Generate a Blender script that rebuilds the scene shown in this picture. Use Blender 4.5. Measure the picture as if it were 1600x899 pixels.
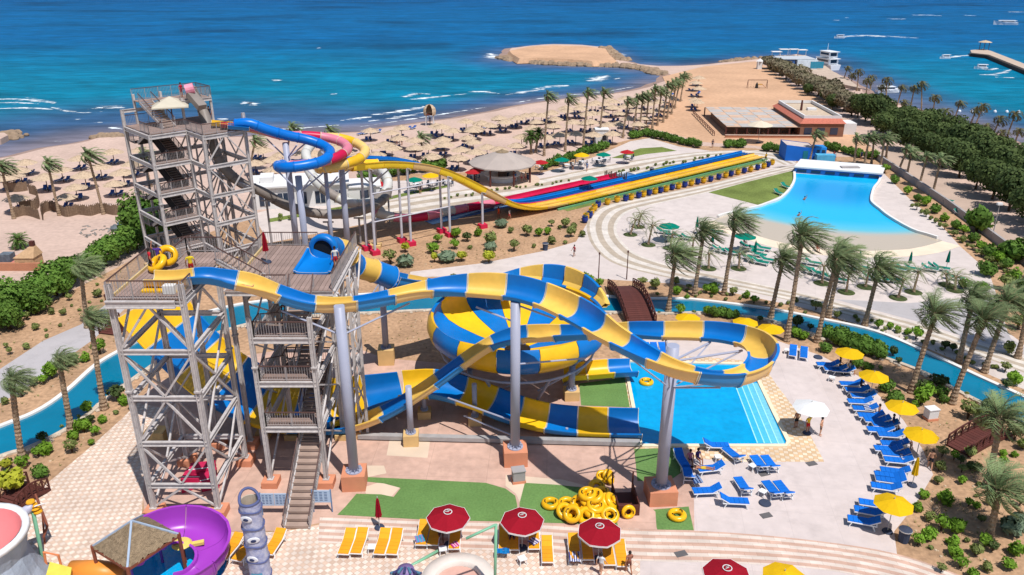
import bpy, math, random
import numpy as np
from mathutils import Vector, Matrix
for o in list(bpy.data.objects): bpy.data.objects.remove(o)
SC = bpy.context.scene
COL = SC.collection
PI = math.pi
R = math.radians
# ---------------------------------------------------------------- camera (drone, 36 m up, looking 22.5 degrees down)
F, HZ, H = 1244.0, -65.0, 36.0
PITCH = math.atan((449.5 - HZ) / F)
CP, SP = math.cos(PITCH), math.sin(PITCH)
cam = bpy.data.cameras.new('camera'); co = bpy.data.objects.new('camera', cam); COL.objects.link(co)
co.location = (0, 0, H); co.rotation_euler = (PI / 2 - PITCH, 0, 0)
cam.sensor_width = 36; cam.lens = 36 * F / 1600; cam.clip_start = 1; cam.clip_end = 20000
SC.camera = co
SC.render.resolution_x, SC.render.resolution_y = 1024, 575
# ---------------------------------------------------------------- sky, sun, exposure
SUN = Vector((.28, -.40, 1.0)).normalized()
w = bpy.data.worlds.new('World'); SC.world = w; w.use_nodes = True
nt = w.node_tree; sky = nt.nodes.new('ShaderNodeTexSky'); sky.sky_type = 'NISHITA'; sky.sun_disc = False
sky.sun_elevation = math.asin(SUN.z); sky.sun_rotation = math.atan2(SUN.x, SUN.y)
sky.air_density = 1.0; sky.dust_density = 0.4
nt.links.new(sky.outputs[0], nt.nodes['Background'].inputs[0]); nt.nodes['Background'].inputs[1].default_value = 0.095
sl = bpy.data.lights.new('sun', 'SUN'); sl.energy = 4.4; sl.angle = R(0.5); sl.color = (1, 0.965, 0.93)
so = bpy.data.objects.new('sun', sl); COL.objects.link(so); so.rotation_euler = SUN.to_track_quat('Z', 'Y').to_euler(); so.location = (40, -60, 150)
vs = SC.view_settings; vs.view_transform = 'Standard'; vs.look = 'None'; vs.exposure = 0.2; vs.gamma = 1.0; vs.use_curve_mapping = False
# ---------------------------------------------------------------- measuring: a photograph pixel to the point of the place it shows
def ray(x, y):
    u = (x - 800) / F; v = (y - 449.5) / F
    return u, CP - v * SP, -SP - v * CP
def G(x, y, z=0.0):                       # on the level plane z
    d = ray(x, y); t = (z - H) / d[2]
    return Vector((d[0] * t, d[1] * t, z))
def PY(x, y, Y):                          # at the distance Y
    d = ray(x, y); t = Y / d[1]
    return Vector((d[0] * t, Y, H + d[2] * t))
def T(x0, y0, s, pts): return [(x0 + s * p[0], y0 + s * p[1]) + tuple(p[2:]) for p in pts]
ORD = ['first', 'second', 'third', 'fourth', 'fifth', 'sixth', 'seventh', 'eighth', 'ninth', 'tenth', 'eleventh', 'twelfth', 'thirteenth',
       'fourteenth', 'fifteenth', 'sixteenth', 'seventeenth', 'eighteenth', 'nineteenth', 'twentieth'] + ['twenty-' + s for s in
       ('first', 'second', 'third', 'fourth', 'fifth', 'sixth', 'seventh', 'eighth', 'ninth')] + ['thirtieth'] + ['thirty-' + s for s in
       ('first', 'second', 'third', 'fourth', 'fifth', 'sixth', 'seventh', 'eighth', 'ninth')]
# ---------------------------------------------------------------- mesh collecting
def frame(a, b):
    d = (Vector(b) - Vector(a)); L = d.length; d = d / L if L else Vector((0, 0, 1))
    s = d.cross(Vector((0, 0, 1)))
    if s.length < 1e-4: s = Vector((1, 0, 0))
    s.normalize(); return d, s, s.cross(d)
class MB:
    def __init__(s): s.v = []; s.f = []; s.m = []; s.uv = {}
    def add(s, vs, fs, mi=0):
        o = len(s.v); s.v += [tuple(v) for v in vs]; s.f += [tuple(i + o for i in f) for f in fs]; s.m += [mi] * len(fs); return s
    def box(s, c, d, rz=0, mi=0):
        x, y, z = d[0] / 2, d[1] / 2, d[2] / 2; cs, sn = math.cos(rz), math.sin(rz)
        vs = []
        for k in (-z, z):
            for i, j in ((-x, -y), (x, -y), (x, y), (-x, y)):
                vs.append((c[0] + i * cs - j * sn, c[1] + i * sn + j * cs, c[2] + k))
        return s.add(vs, [(3, 2, 1, 0), (4, 5, 6, 7), (0, 1, 5, 4), (1, 2, 6, 5), (2, 3, 7, 6), (3, 0, 4, 7)], mi)
    def beam(s, a, b, w, h=None, mi=0):
        h = h or w; d, sd, up = frame(a, b); vs = []
        for p in (Vector(a), Vector(b)):
            for i, j in ((-1, -1), (1, -1), (1, 1), (-1, 1)): vs.append(p + sd * (i * w / 2) + up * (j * h / 2))
        return s.add(vs, [(0, 1, 2, 3), (7, 6, 5, 4), (4, 5, 1, 0), (5, 6, 2, 1), (6, 7, 3, 2), (7, 4, 0, 3)], mi)
    def ibeam(s, a, b, w, h, mi=0):       # an I section: two flanges and a web
        d, sd, up = frame(a, b); a, b = Vector(a), Vector(b); t = h * .16
        s.beam(a + up * (h / 2 - t / 2), b + up * (h / 2 - t / 2), w, t, mi); s.beam(a - up * (h / 2 - t / 2), b - up * (h / 2 - t / 2), w, t, mi)
        return s.beam(a, b, w * .25, h - 2 * t, mi)
    def cyl(s, a, b, r0, r1=None, n=8, mi=0):
        return s.tube([a, b], [r0, r0 if r1 is None else r1], n, mi)
    def tube(s, pts, r, n=6, mi=0, cap=True):
        pts = [Vector(p) for p in pts]; vs = []; fs = []; k = len(pts); ps = None
        for i, p in enumerate(pts):
            d = pts[min(i + 1, k - 1)] - pts[max(i - 1, 0)]; d.normalize()
            if ps is None: _, sd, up = frame((0, 0, 0), d)
            else:
                sd = ps - d * ps.dot(d); sd.normalize(); up = sd.cross(d)
            ps = sd; rr = r[i] if isinstance(r, (list, tuple)) else r
            for j in range(n):
                a = 2 * PI * j / n; vs.append(p + sd * (rr * math.cos(a)) + up * (rr * math.sin(a)))
        for i in range(k - 1):
            for j in range(n):
                j2 = (j + 1) % n; fs.append((i * n + j2, i * n + j, (i + 1) * n + j, (i + 1) * n + j2))
        if cap: fs.append(tuple(range(n))); fs.append(tuple((k - 1) * n + j for j in reversed(range(n))))
        return s.add(vs, fs, mi)
    def lathe(s, prof, n=16, c=(0, 0, 0), a0=0.0, a1=2 * PI, mi=0):
        full = abs(a1 - a0 - 2 * PI) < 1e-6; m = n if full else n + 1; k = len(prof); vs = []; fs = []
        for i in range(m):
            a = a0 + (a1 - a0) * i / n
            for r, z in prof: vs.append((c[0] + r * math.cos(a), c[1] + r * math.sin(a), c[2] + z))
        for i in range(n):
            i2 = (i + 1) % m
            for j in range(k - 1): fs.append((i * k + j, i2 * k + j, i2 * k + j + 1, i * k + j + 1))
        return s.add(vs, fs, mi)
    def sheet(s, poly, z, mi=0): return s.add([(p[0], p[1], z) for p in poly], [tuple(range(len(poly)))], mi)
    def prism(s, poly, z0, z1, mi=0):
        n = len(poly); vs = [(p[0], p[1], z0) for p in poly] + [(p[0], p[1], z1) for p in poly]
        return s.add(vs, [tuple(range(n, 2 * n)), tuple(reversed(range(n)))] + [(i, (i + 1) % n, n + (i + 1) % n, n + i) for i in range(n)], mi)
    def mesh(s, name, mat, smooth=False):
        me = bpy.data.meshes.new(name); me.from_pydata(s.v, [], s.f)
        mats = mat if isinstance(mat, (list, tuple)) else [mat]
        for m in mats: me.materials.append(m)
        if len(mats) > 1: me.polygons.foreach_set('material_index', s.m)
        if smooth: me.polygons.foreach_set('use_smooth', [True] * len(s.f))
        me.update(); return me
    def build(s, name, mat, parent=None, smooth=False):
        return link(name, s.mesh(name, mat, smooth), parent)
def link(name, me, parent=None, loc=None, rz=0.0, sc=None):
    o = bpy.data.objects.new(name, me); COL.objects.link(o)
    if parent: o.parent = parent
    if loc is not None: o.location = loc
    if rz: o.rotation_euler = (0, 0, rz)
    if sc is not None: o.scale = (sc, sc, sc) if not isinstance(sc, (tuple, list)) else sc
    return o
def tag(o, label=None, cat=None, group=None, kind=None):
    if label: o['label'] = label
    if cat: o['category'] = cat
    if group: o['group'] = group
    if kind: o['kind'] = kind
    return o
def thing(name, label, cat, loc=(0, 0, 0), group=None, rz=0.0):
    return tag(link(name, None, None, loc, rz), label, cat, group)
def struct(name, mb, mat, smooth=False): return tag(mb.build(name, mat, None, smooth), kind='structure')
def dup(root, loc, rz=0.0, sc=None, label=None, group=None):
    r = root.copy(); COL.objects.link(r); r.location = loc; r.rotation_euler = (0, 0, rz)
    if sc is not None: r.scale = (sc, sc, sc) if not isinstance(sc, (tuple, list)) else sc
    if label: r['label'] = label
    if group: r['group'] = group
    for ch in root.children:
        c = ch.copy(); COL.objects.link(c); c.parent = r
        for g in ch.children:
            d = g.copy(); COL.objects.link(d); d.parent = c
    return r
class Proto:      # keeps an unplaced first thing; place() uses it once and then copies
    def __init__(s, root): s.root = root; s.used = False
    def place(s, loc, rz=0.0, sc=None, label=None, group=None):
        if s.used: return dup(s.root, loc, rz, sc, label, group)
        s.used = True; r = s.root; r.location = loc; r.rotation_euler = (0, 0, rz)
        if sc is not None: r.scale = (sc, sc, sc) if not isinstance(sc, (tuple, list)) else sc
        if label: r['label'] = label
        if group: r['group'] = group
        return r
def cr(pts, n):                            # Catmull-Rom through points of any dimension, n samples a span
    P = [np.array(p, float) for p in pts]; P = [2 * P[0] - P[1]] + P + [2 * P[-1] - P[-2]]; out = []
    for i in range(1, len(P) - 2):
        a, b, c, d = P[i - 1:i + 3]
        for k in range(n):
            t = k / n
            out.append(.5 * (2 * b + (c - a) * t + (2 * a - 5 * b + 4 * c - d) * t * t + (3 * b - a - 3 * c + d) * t ** 3))
    out.append(P[-2]); return out
# ---------------------------------------------------------------- materials
def S(r, g, b, k=1.0):
    f = lambda c: (c / 255 / 12.92) if c <= 10 else ((c / 255 + .055) / 1.055) ** 2.4
    return (f(r) * k, f(g) * k, f(b) * k, 1)
MATS = {}
def mat(name, col, rough=.7, var=.12, scale=1.5, bump=0.0, bscale=12.0, spec=.3, metal=0.0, orand=0.0, col2=None, fine=0.0, fscale=40.0, coat=0.0, trans=0.0):
    if name in MATS: return MATS[name]
    m = bpy.data.materials.new(name); m.use_nodes = True; n = m.node_tree; L = n.links
    b = n.nodes['Principled BSDF']; b.inputs['Roughness'].default_value = rough; b.inputs['Specular IOR Level'].default_value = spec; b.inputs['Metallic'].default_value = metal
    if coat: b.inputs['Coat Weight'].default_value = coat; b.inputs['Coat Roughness'].default_value = .15
    tc = n.nodes.new('ShaderNodeTexCoord')
    def noise(sc, det=4):
        k = n.nodes.new('ShaderNodeTexNoise'); k.inputs['Scale'].default_value = sc; k.inputs['Detail'].default_value = det
        L.new(tc.outputs['Object'], k.inputs['Vector']); return k
    def mix(kind, fac, a, c):
        k = n.nodes.new('ShaderNodeMix'); k.data_type = 'RGBA'; k.blend_type = kind
        for s, v in ((k.inputs[0], fac), (k.inputs[6], a), (k.inputs[7], c)):
            if hasattr(v, 'is_output'): L.new(v, s)
            else: s.default_value = v
        return k.outputs[2]
    c2 = col2 or tuple(min(1, x * (1 + var)) for x in col[:3]) + (1,)
    c1 = col if col2 else tuple(x * (1 - var) for x in col[:3]) + (1,)
    nz = noise(scale); rp = n.nodes.new('ShaderNodeMapRange'); rp.inputs[1].default_value = .3; rp.inputs[2].default_value = .7
    L.new(nz.outputs[0], rp.inputs[0]); out = mix('MIX', rp.outputs[0], c1, c2)
    if fine:
        f = noise(fscale, 3); r2 = n.nodes.new('ShaderNodeMapRange'); r2.inputs[1].default_value = .3; r2.inputs[2].default_value = .7; r2.inputs[3].default_value = 1 - fine; r2.inputs[4].default_value = 1 + fine
        L.new(f.outputs[0], r2.inputs[0]); out = mix('MULTIPLY', 1.0, out, r2.outputs[0])
    if orand:
        oi = n.nodes.new('ShaderNodeObjectInfo'); r3 = n.nodes.new('ShaderNodeMapRange'); r3.inputs[3].default_value = 1 - orand; r3.inputs[4].default_value = 1 + orand
        L.new(oi.outputs['Random'], r3.inputs[0]); out = mix('MULTIPLY', 1.0, out, r3.outputs[0])
    L.new(out, b.inputs['Base Color'])
    if bump:
        f = noise(bscale, 5); bp = n.nodes.new('ShaderNodeBump'); bp.inputs['Strength'].default_value = bump; bp.inputs['Distance'].default_value = .1
        L.new(f.outputs[0], bp.inputs['Height']); L.new(bp.outputs[0], b.inputs['Normal'])
    if trans:
        b.inputs['Subsurface Weight'].default_value = 0.0
        t = n.nodes.new('ShaderNodeBsdfTranslucent'); L.new(out, t.inputs[0]); mx = n.nodes.new('ShaderNodeMixShader'); mx.inputs[0].default_value = trans
        L.new(b.outputs[0], mx.inputs[1]); L.new(t.outputs[0], mx.inputs[2]); L.new(mx.outputs[0], n.nodes['Material Output'].inputs[0])
    MATS[name] = m; return m
def joints(m, w_, h_, dark=.8, angle=0.0, mort=.02):      # expansion joints and faint slab-to-slab difference in cast concrete
    n, L = m.node_tree.nodes, m.node_tree.links; b = n['Principled BSDF']; src = b.inputs['Base Color'].links[0].from_socket
    tc = n.new('ShaderNodeTexCoord'); mp = n.new('ShaderNodeMapping'); mp.inputs['Rotation'].default_value = (0, 0, angle); L.new(tc.outputs['Object'], mp.inputs[0])
    br = n.new('ShaderNodeTexBrick'); br.offset = 0; br.inputs['Scale'].default_value = 1; br.inputs['Brick Width'].default_value = w_; br.inputs['Row Height'].default_value = h_; br.inputs['Mortar Size'].default_value = mort
    br.inputs['Color1'].default_value = (1, 1, 1, 1); br.inputs['Color2'].default_value = (.95, .945, .94, 1); br.inputs['Mortar'].default_value = (dark, dark, dark, 1); L.new(mp.outputs[0], br.inputs[0])
    nz = n.new('ShaderNodeTexNoise'); nz.inputs['Scale'].default_value = .55; nz.inputs['Detail'].default_value = 8; nz.inputs['Roughness'].default_value = .7; L.new(tc.outputs['Object'], nz.inputs[0])
    rg = n.new('ShaderNodeMapRange'); rg.inputs[1].default_value = .5; rg.inputs[2].default_value = .72; rg.inputs[3].default_value = 1.0; rg.inputs[4].default_value = .86; L.new(nz.outputs[0], rg.inputs[0])
    for o in (br.outputs[0], rg.outputs[0]):
        k = n.new('ShaderNodeMix'); k.data_type = 'RGBA'; k.blend_type = 'MULTIPLY'; k.inputs[0].default_value = 1; L.new(src, k.inputs[6]); L.new(o, k.inputs[7]); src = k.outputs[2]
    L.new(src, b.inputs['Base Color']); return m
def nodes_of(m): return m.node_tree.nodes, m.node_tree.links, m.node_tree.nodes['Principled BSDF']
def tiles(name, ca, cb, size, rough=.8, jit=.12, grout=None, angle=0.0, mortar=.03):   # small paving slabs seen from far above
    m = mat(name, ca, rough); n, L, b = nodes_of(m)
    tc = n.new('ShaderNodeTexCoord'); mp = n.new('ShaderNodeMapping'); mp.inputs['Rotation'].default_value = (0, 0, angle); L.new(tc.outputs['Object'], mp.inputs[0])
    br = n.new('ShaderNodeTexBrick'); br.offset = 0; br.squash = 1
    br.inputs['Scale'].default_value = 1; br.inputs['Brick Width'].default_value = size; br.inputs['Row Height'].default_value = size; br.inputs['Mortar Size'].default_value = mortar * size
    L.new(mp.outputs[0], br.inputs[0])
    ck = n.new('ShaderNodeTexChecker'); ck.inputs['Scale'].default_value = 1 / size; ck.inputs['Color1'].default_value = ca; ck.inputs['Color2'].default_value = cb; L.new(mp.outputs[0], ck.inputs[0])
    wn = n.new('ShaderNodeTexWhiteNoise'); wn.noise_dimensions = '3D'; sp = n.new('ShaderNodeVectorMath'); sp.operation = 'SNAP'; sp.inputs[1].default_value = (size, size, size)
    L.new(mp.outputs[0], sp.inputs[0]); L.new(sp.outputs[0], wn.inputs[0])
    rg = n.new('ShaderNodeMapRange'); rg.inputs[3].default_value = 1 - jit; rg.inputs[4].default_value = 1 + jit; L.new(wn.outputs[0], rg.inputs[0])
    nz = n.new('ShaderNodeTexNoise'); nz.inputs['Scale'].default_value = .35; nz.inputs['Detail'].default_value = 6; L.new(tc.outputs['Object'], nz.inputs[0])
    r2 = n.new('ShaderNodeMapRange'); r2.inputs[1].default_value = .3; r2.inputs[2].default_value = .7; r2.inputs[3].default_value = .86; r2.inputs[4].default_value = 1.1; L.new(nz.outputs[0], r2.inputs[0])
    def mul(a, c):
        k = n.new('ShaderNodeMix'); k.data_type = 'RGBA'; k.blend_type = 'MULTIPLY'; k.inputs[0].default_value = 1; L.new(a, k.inputs[6]); L.new(c, k.inputs[7]); return k.outputs[2]
    o = mul(mul(ck.outputs[0], rg.outputs[0]), r2.outputs[0])
    k = n.new('ShaderNodeMix'); k.data_type = 'RGBA'; L.new(br.outputs['Fac'], k.inputs[0]); L.new(o, k.inputs[6]); k.inputs[7].default_value = grout or tuple(x * .6 for x in ca[:3]) + (1,)
    L.new(k.outputs[2], b.inputs['Base Color']); return m
def stripes(name, ca, cb, count, rough=.8):              # bands of coloured paving along a path (UV v runs across it)
    m = mat(name, ca, rough); n, L, b = nodes_of(m)
    uv = n.new('ShaderNodeUVMap'); sx = n.new('ShaderNodeSeparateXYZ'); L.new(uv.outputs[0], sx.inputs[0])
    m1 = n.new('ShaderNodeMath'); m1.operation = 'MULTIPLY'; m1.inputs[1].default_value = count; L.new(sx.outputs[1], m1.inputs[0])
    m2 = n.new('ShaderNodeMath'); m2.operation = 'PINGPONG'; m2.inputs[1].default_value = 1; L.new(m1.outputs[0], m2.inputs[0])
    m3 = n.new('ShaderNodeMapRange'); m3.inputs[1].default_value = .45; m3.inputs[2].default_value = .55; L.new(m2.outputs[0], m3.inputs[0])
    tc = n.new('ShaderNodeTexCoord'); br = n.new('ShaderNodeTexBrick'); br.offset = .5
    br.inputs['Scale'].default_value = 1; br.inputs['Brick Width'].default_value = .8; br.inputs['Row Height'].default_value = .4; br.inputs['Mortar Size'].default_value = .012
    br.inputs['Color1'].default_value = (1, 1, 1, 1); br.inputs['Color2'].default_value = (.86, .85, .84, 1); br.inputs['Mortar'].default_value = (.72, .7, .68, 1)
    L.new(tc.outputs['Object'], br.inputs[0])
    k = n.new('ShaderNodeMix'); k.data_type = 'RGBA'; L.new(m3.outputs[0], k.inputs[0]); k.inputs[6].default_value = ca; k.inputs[7].default_value = cb
    k2 = n.new('ShaderNodeMix'); k2.data_type = 'RGBA'; k2.blend_type = 'MULTIPLY'; k2.inputs[0].default_value = 1; L.new(k.outputs[2], k2.inputs[6]); L.new(br.outputs[0], k2.inputs[7])
    nz = n.new('ShaderNodeTexNoise'); nz.inputs['Scale'].default_value = .6; nz.inputs['Detail'].default_value = 6; L.new(tc.outputs['Object'], nz.inputs[0])
    r2 = n.new('ShaderNodeMapRange'); r2.inputs[1].default_value = .3; r2.inputs[2].default_value = .7; r2.inputs[3].default_value = .85; r2.inputs[4].default_value = 1.08; L.new(nz.outputs[0], r2.inputs[0])
    k3 = n.new('ShaderNodeMix'); k3.data_type = 'RGBA'; k3.blend_type = 'MULTIPLY'; k3.inputs[0].default_value = 1; L.new(k2.outputs[2], k3.inputs[6]); L.new(r2.outputs[0], k3.inputs[7])
    L.new(k3.outputs[2], b.inputs['Base Color']); return m
def ribbon(a, b, z, n=4):                  # a sheet between two edge lines, with UV across
    A = [Vector((p[0], p[1], z)) for p in cr([tuple(q[:2]) for q in a], n)]; B = [Vector((p[0], p[1], z)) for p in cr([tuple(q[:2]) for q in b], n)]
    m = MB(); k = len(A); m.add(A + B, [(i, i + 1, k + i + 1, k + i) for i in range(k - 1)]); m.uvs = [0.0] * k + [1.0] * k; return m
def ribbon_obj(name, a, b, z, mt, n=4):
    m = ribbon(a, b, z, n); me = m.mesh(name, mt); uv = me.uv_layers.new(name='UVMap')
    for lp in me.loops: uv.data[lp.index].uv = (me.vertices[lp.vertex_index].co.x * .1, m.uvs[lp.vertex_index])
    return tag(link(name, me), kind='structure')
def gpoly(pts, z=0.0): return [G(p[0], p[1], z) for p in pts]
def kerb(line, w, z0, z1, closed=False):   # a low wall along a line of ground points
    P = [Vector((p[0], p[1], 0)) for p in line]; n = len(P); m = MB(); vs = []
    for i, p in enumerate(P):
        a = P[(i - 1) % n] if closed or i else p; b = P[(i + 1) % n] if closed or i < n - 1 else p
        d = (b - a).normalized(); s = Vector((-d.y, d.x, 0)) * (w / 2)
        vs += [(p.x + s.x, p.y + s.y, z0), (p.x + s.x, p.y + s.y, z1), (p.x - s.x, p.y - s.y, z1), (p.x - s.x, p.y - s.y, z0)]
    fs = []
    for i in range(n if closed else n - 1):
        j = (i + 1) % n
        for k in range(3): fs.append((i * 4 + k, j * 4 + k, j * 4 + k + 1, i * 4 + k + 1))
    if not closed: fs += [(0, 1, 2, 3), ((n - 1) * 4 + 3, (n - 1) * 4 + 2, (n - 1) * 4 + 1, (n - 1) * 4)]
    return m.add(vs, fs)
# ================================================================ SETTING
SEA = -0.5
SHORE = [(-500, 315), (-150, 272), (0, 246), (30, 238), (60, 232), (100, 226), (125, 220), (150, 215), (190, 212), (230, 212), (300, 214), (390, 213), (480, 209), (560, 205),
         (620, 196), (660, 190), (700, 184), (760, 174), (830, 160), (900, 152), (960, 146), (1000, 137), (1022, 128), (1031, 119), (1012, 111.5), (987, 107), (950, 105), (887, 103),
         (820, 99), (784, 93), (779, 85), (790, 76.5), (825, 72), (865, 69.5), (912, 71), (950, 75), (966, 85), (976, 95), (1000, 100.5), (1030, 103.5), (1060, 103.5), (1100, 101),
         (1140, 96.5), (1185, 91), (1215, 87), (1250, 86), (1272, 92), (1298, 111), (1330, 124), (1345, 133), (1370, 148), (1400, 159), (1440, 171), (1500, 190), (1560, 208), (1600, 224), (1900, 335)]
shore = [G(x, y, SEA) for x, y in SHORE]
random.seed(4)
fine = []
for i in range(len(shore) - 1):
    a, b = shore[i], shore[i + 1]; k = max(1, int((b - a).length / 5))
    for j in range(k): fine.append(a.lerp(b, j / k))
fine.append(shore[-1])
fine = [p + Vector((random.uniform(-.7, .7), random.uniform(-.7, .7), 0)) for p in fine]
nf = len(fine)
def shift(d, z):
    out = []
    for i, p in enumerate(fine):
        t = (fine[min(i + 2, nf - 1)] - fine[max(i - 2, 0)]).normalized(); out.append(Vector((p.x - t.y * d, p.y + t.x * d, z)))
    return out
inn, out1 = shift(-3.5, 0.0), shift(9, -1.6)
m = MB()
land = inn + [Vector((400, -60, 0)), Vector((-400, -60, 0))]
m.add(land, [tuple(reversed(range(len(land))))])
m.add(inn + fine + out1, [(i, i + 1, nf + i + 1, nf + i) for i in range(nf - 1)] + [(nf + i, nf + i + 1, 2 * nf + i + 1, 2 * nf + i) for i in range(nf - 1)], 1)
sand = mat('beach_sand', S(210, 182, 166, .78), .95, .1, .12, .5, 1.2, .1, fine=.1, fscale=1.5)
wet = mat('wet_sand', S(178, 146, 130, .7), .6, .15, .3, .3, 3, .3)
struct('beach', m, [sand, wet], False)
# ---- sea: colour by the depth of the seabed (distance from the shore) with reefs and wind streaks
ys = [60 * 1.022 ** i for i in range(236)]; us = np.linspace(-1, 1, 190); xs = np.sinh(us * 3.6) / np.sinh(3.6) * 4500
XX, YY = np.meshgrid(xs, np.array(ys)); pts = np.stack([XX.ravel(), YY.ravel()], 1)
seg = np.array([(p.x, p.y) for p in shore]); dist = np.full(len(pts), 1e9)
for a, b in zip(seg[:-1], seg[1:]):
    ab = b - a; t = np.clip(((pts - a) @ ab) / (ab @ ab), 0, 1); dist = np.minimum(dist, np.linalg.norm(pts - (a + t[:, None] * ab), axis=1))
def sm(x, a, b): x = np.clip((x - a) / (b - a), 0, 1); return (x * x * (3 - 2 * x))[:, None]
cA = np.array(S(118, 112, 122, .9)[:3]); cB = np.array(S(58, 98, 138, .75)[:3]); cT = np.array(S(0, 126, 158, .72)[:3]); cM = np.array(S(0, 104, 160, .68)[:3]); cD = np.array(S(0, 70, 142, .66)[:3])
left = sm(-pts[:, 0], 20, 70)
dd = dist / (1 + 1.6 * left[:, 0])
c = cA + (cB - cA) * sm(dd, 1, 8); c = c + (cT - c) * sm(dd, 9, 26); c = c + (cM - c) * sm(pts[:, 1], 230, 420); c = c + (cD - c) * sm(pts[:, 1], 480, 1300)
nx, ny = len(xs), len(ys)
me = bpy.data.meshes.new('sea')
me.from_pydata([(x, y, SEA) for x, y in pts], [], [(j * nx + i, j * nx + i + 1, (j + 1) * nx + i + 1, (j + 1) * nx + i) for j in range(ny - 1) for i in range(nx - 1)])
at = me.attributes.new('depth_colour', 'FLOAT_COLOR', 'POINT'); at.data.foreach_set('color', np.concatenate([c, np.ones((len(c), 1))], 1).astype(np.float32).ravel())
seam = mat('sea_water', (0, .1, .3, 1), .5, spec=.02); n, L, b = nodes_of(seam)
av = n.new('ShaderNodeAttribute'); av.attribute_name = 'depth_colour'; tc = n.new('ShaderNodeTexCoord')
def nzs(sx, sy, sc, det, lo, hi, a, bb):
    mp = n.new('ShaderNodeMapping'); mp.inputs['Scale'].default_value = (sx, sy, 1); L.new(tc.outputs['Object'], mp.inputs[0])
    k = n.new('ShaderNodeTexNoise'); k.inputs['Scale'].default_value = sc; k.inputs['Detail'].default_value = det; L.new(mp.outputs[0], k.inputs[0])
    r = n.new('ShaderNodeMapRange'); r.inputs[1].default_value = lo; r.inputs[2].default_value = hi; r.inputs[3].default_value = a; r.inputs[4].default_value = bb; L.new(k.outputs[0], r.inputs[0]); return r.outputs[0]
def mulc(a, c_):
    k = n.new('ShaderNodeMix'); k.data_type = 'RGBA'; k.blend_type = 'MULTIPLY'; k.inputs[0].default_value = 1; L.new(a, k.inputs[6]); L.new(c_, k.inputs[7]); return k.outputs[2]
o = mulc(av.outputs['Color'], nzs(.45, .9, .02, 6, .54, .68, 1.0, .58))      # reefs and sea grass
o = mulc(o, nzs(.35, 1, .07, 5, .35, .65, .82, 1.14))
o = mulc(o, nzs(.4, 1, .28, 6, .3, .7, .74, 1.26))                             # chop
L.new(o, b.inputs['Base Color'])
bp = n.new('ShaderNodeBump'); bp.inputs['Strength'].default_value = .55; bp.inputs['Distance'].default_value = .5
L.new(nzs(.45, 1, .8, 6, 0, 1, 0, 1), bp.inputs['Height']); L.new(bp.outputs[0], b.inputs['Normal'])
me.materials.append(seam); tag(link('sea', me), kind='structure')
# ---- foam of breaking waves and wakes: ragged sheets on the water
foam = mat('foam', S(235, 242, 245, .9), .7); n, L, b = nodes_of(foam)
tr = n.new('ShaderNodeBsdfTransparent'); mx = n.new('ShaderNodeMixShader'); tc = n.new('ShaderNodeTexCoord'); uvn = n.new('ShaderNodeUVMap'); sx = n.new('ShaderNodeSeparateXYZ'); L.new(uvn.outputs[0], sx.inputs[0])
mp = n.new('ShaderNodeMapping'); mp.inputs['Scale'].default_value = (.25, .7, 1); L.new(tc.outputs['Object'], mp.inputs[0])
k = n.new('ShaderNodeTexNoise'); k.inputs['Scale'].default_value = 1; k.inputs['Detail'].default_value = 6; k.inputs['Roughness'].default_value = .7; L.new(mp.outputs[0], k.inputs[0])
pp = n.new('ShaderNodeMath'); pp.operation = 'PINGPONG'; pp.inputs[1].default_value = .5; L.new(sx.outputs[1], pp.inputs[0])
ad = n.new('ShaderNodeMath'); ad.operation = 'MULTIPLY_ADD'; ad.inputs[1].default_value = .5; L.new(pp.outputs[0], ad.inputs[0]); L.new(k.outputs[0], ad.inputs[2])
rg = n.new('ShaderNodeMapRange'); rg.inputs[1].default_value = .66; rg.inputs[2].default_value = .78; L.new(ad.outputs[0], rg.inputs[0])
L.new(rg.outputs[0], mx.inputs[0]); L.new(tr.outputs[0], mx.inputs[1]); L.new(b.outputs[0], mx.inputs[2]); L.new(mx.outputs[0], n['Material Output'].inputs[0])
def foam_strips(name, strips, label=None, cat=None):
    m = MB(); uvv = []
    for pts_, wd in strips:
        P = cr([tuple(G(x, y, SEA)[:2]) for x, y in pts_], 8); k = len(P); vs = []
        for i, p in enumerate(P):
            d = P[min(i + 1, k - 1)] - P[max(i - 1, 0)]; d = d / np.linalg.norm(d); ww = wd * (.25 + .75 * math.sin(PI * (i + .5) / k)); q = (-d[1] * ww / 2, d[0] * ww / 2)
            vs += [(p[0] + q[0], p[1] + q[1], SEA + .05), (p[0] - q[0], p[1] - q[1], SEA + .05)]; uvv += [0.0, 1.0]
        m.add(vs, [(2 * i, 2 * i + 1, 2 * i + 3, 2 * i + 2) for i in range(k - 1)])
    me = m.mesh(name, foam); uv = me.uv_layers.new(name='UVMap')
    for lp in me.loops: uv.data[lp.index].uv = (0, uvv[lp.vertex_index])
    return tag(link(name, me), label, cat, kind='stuff')
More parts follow.
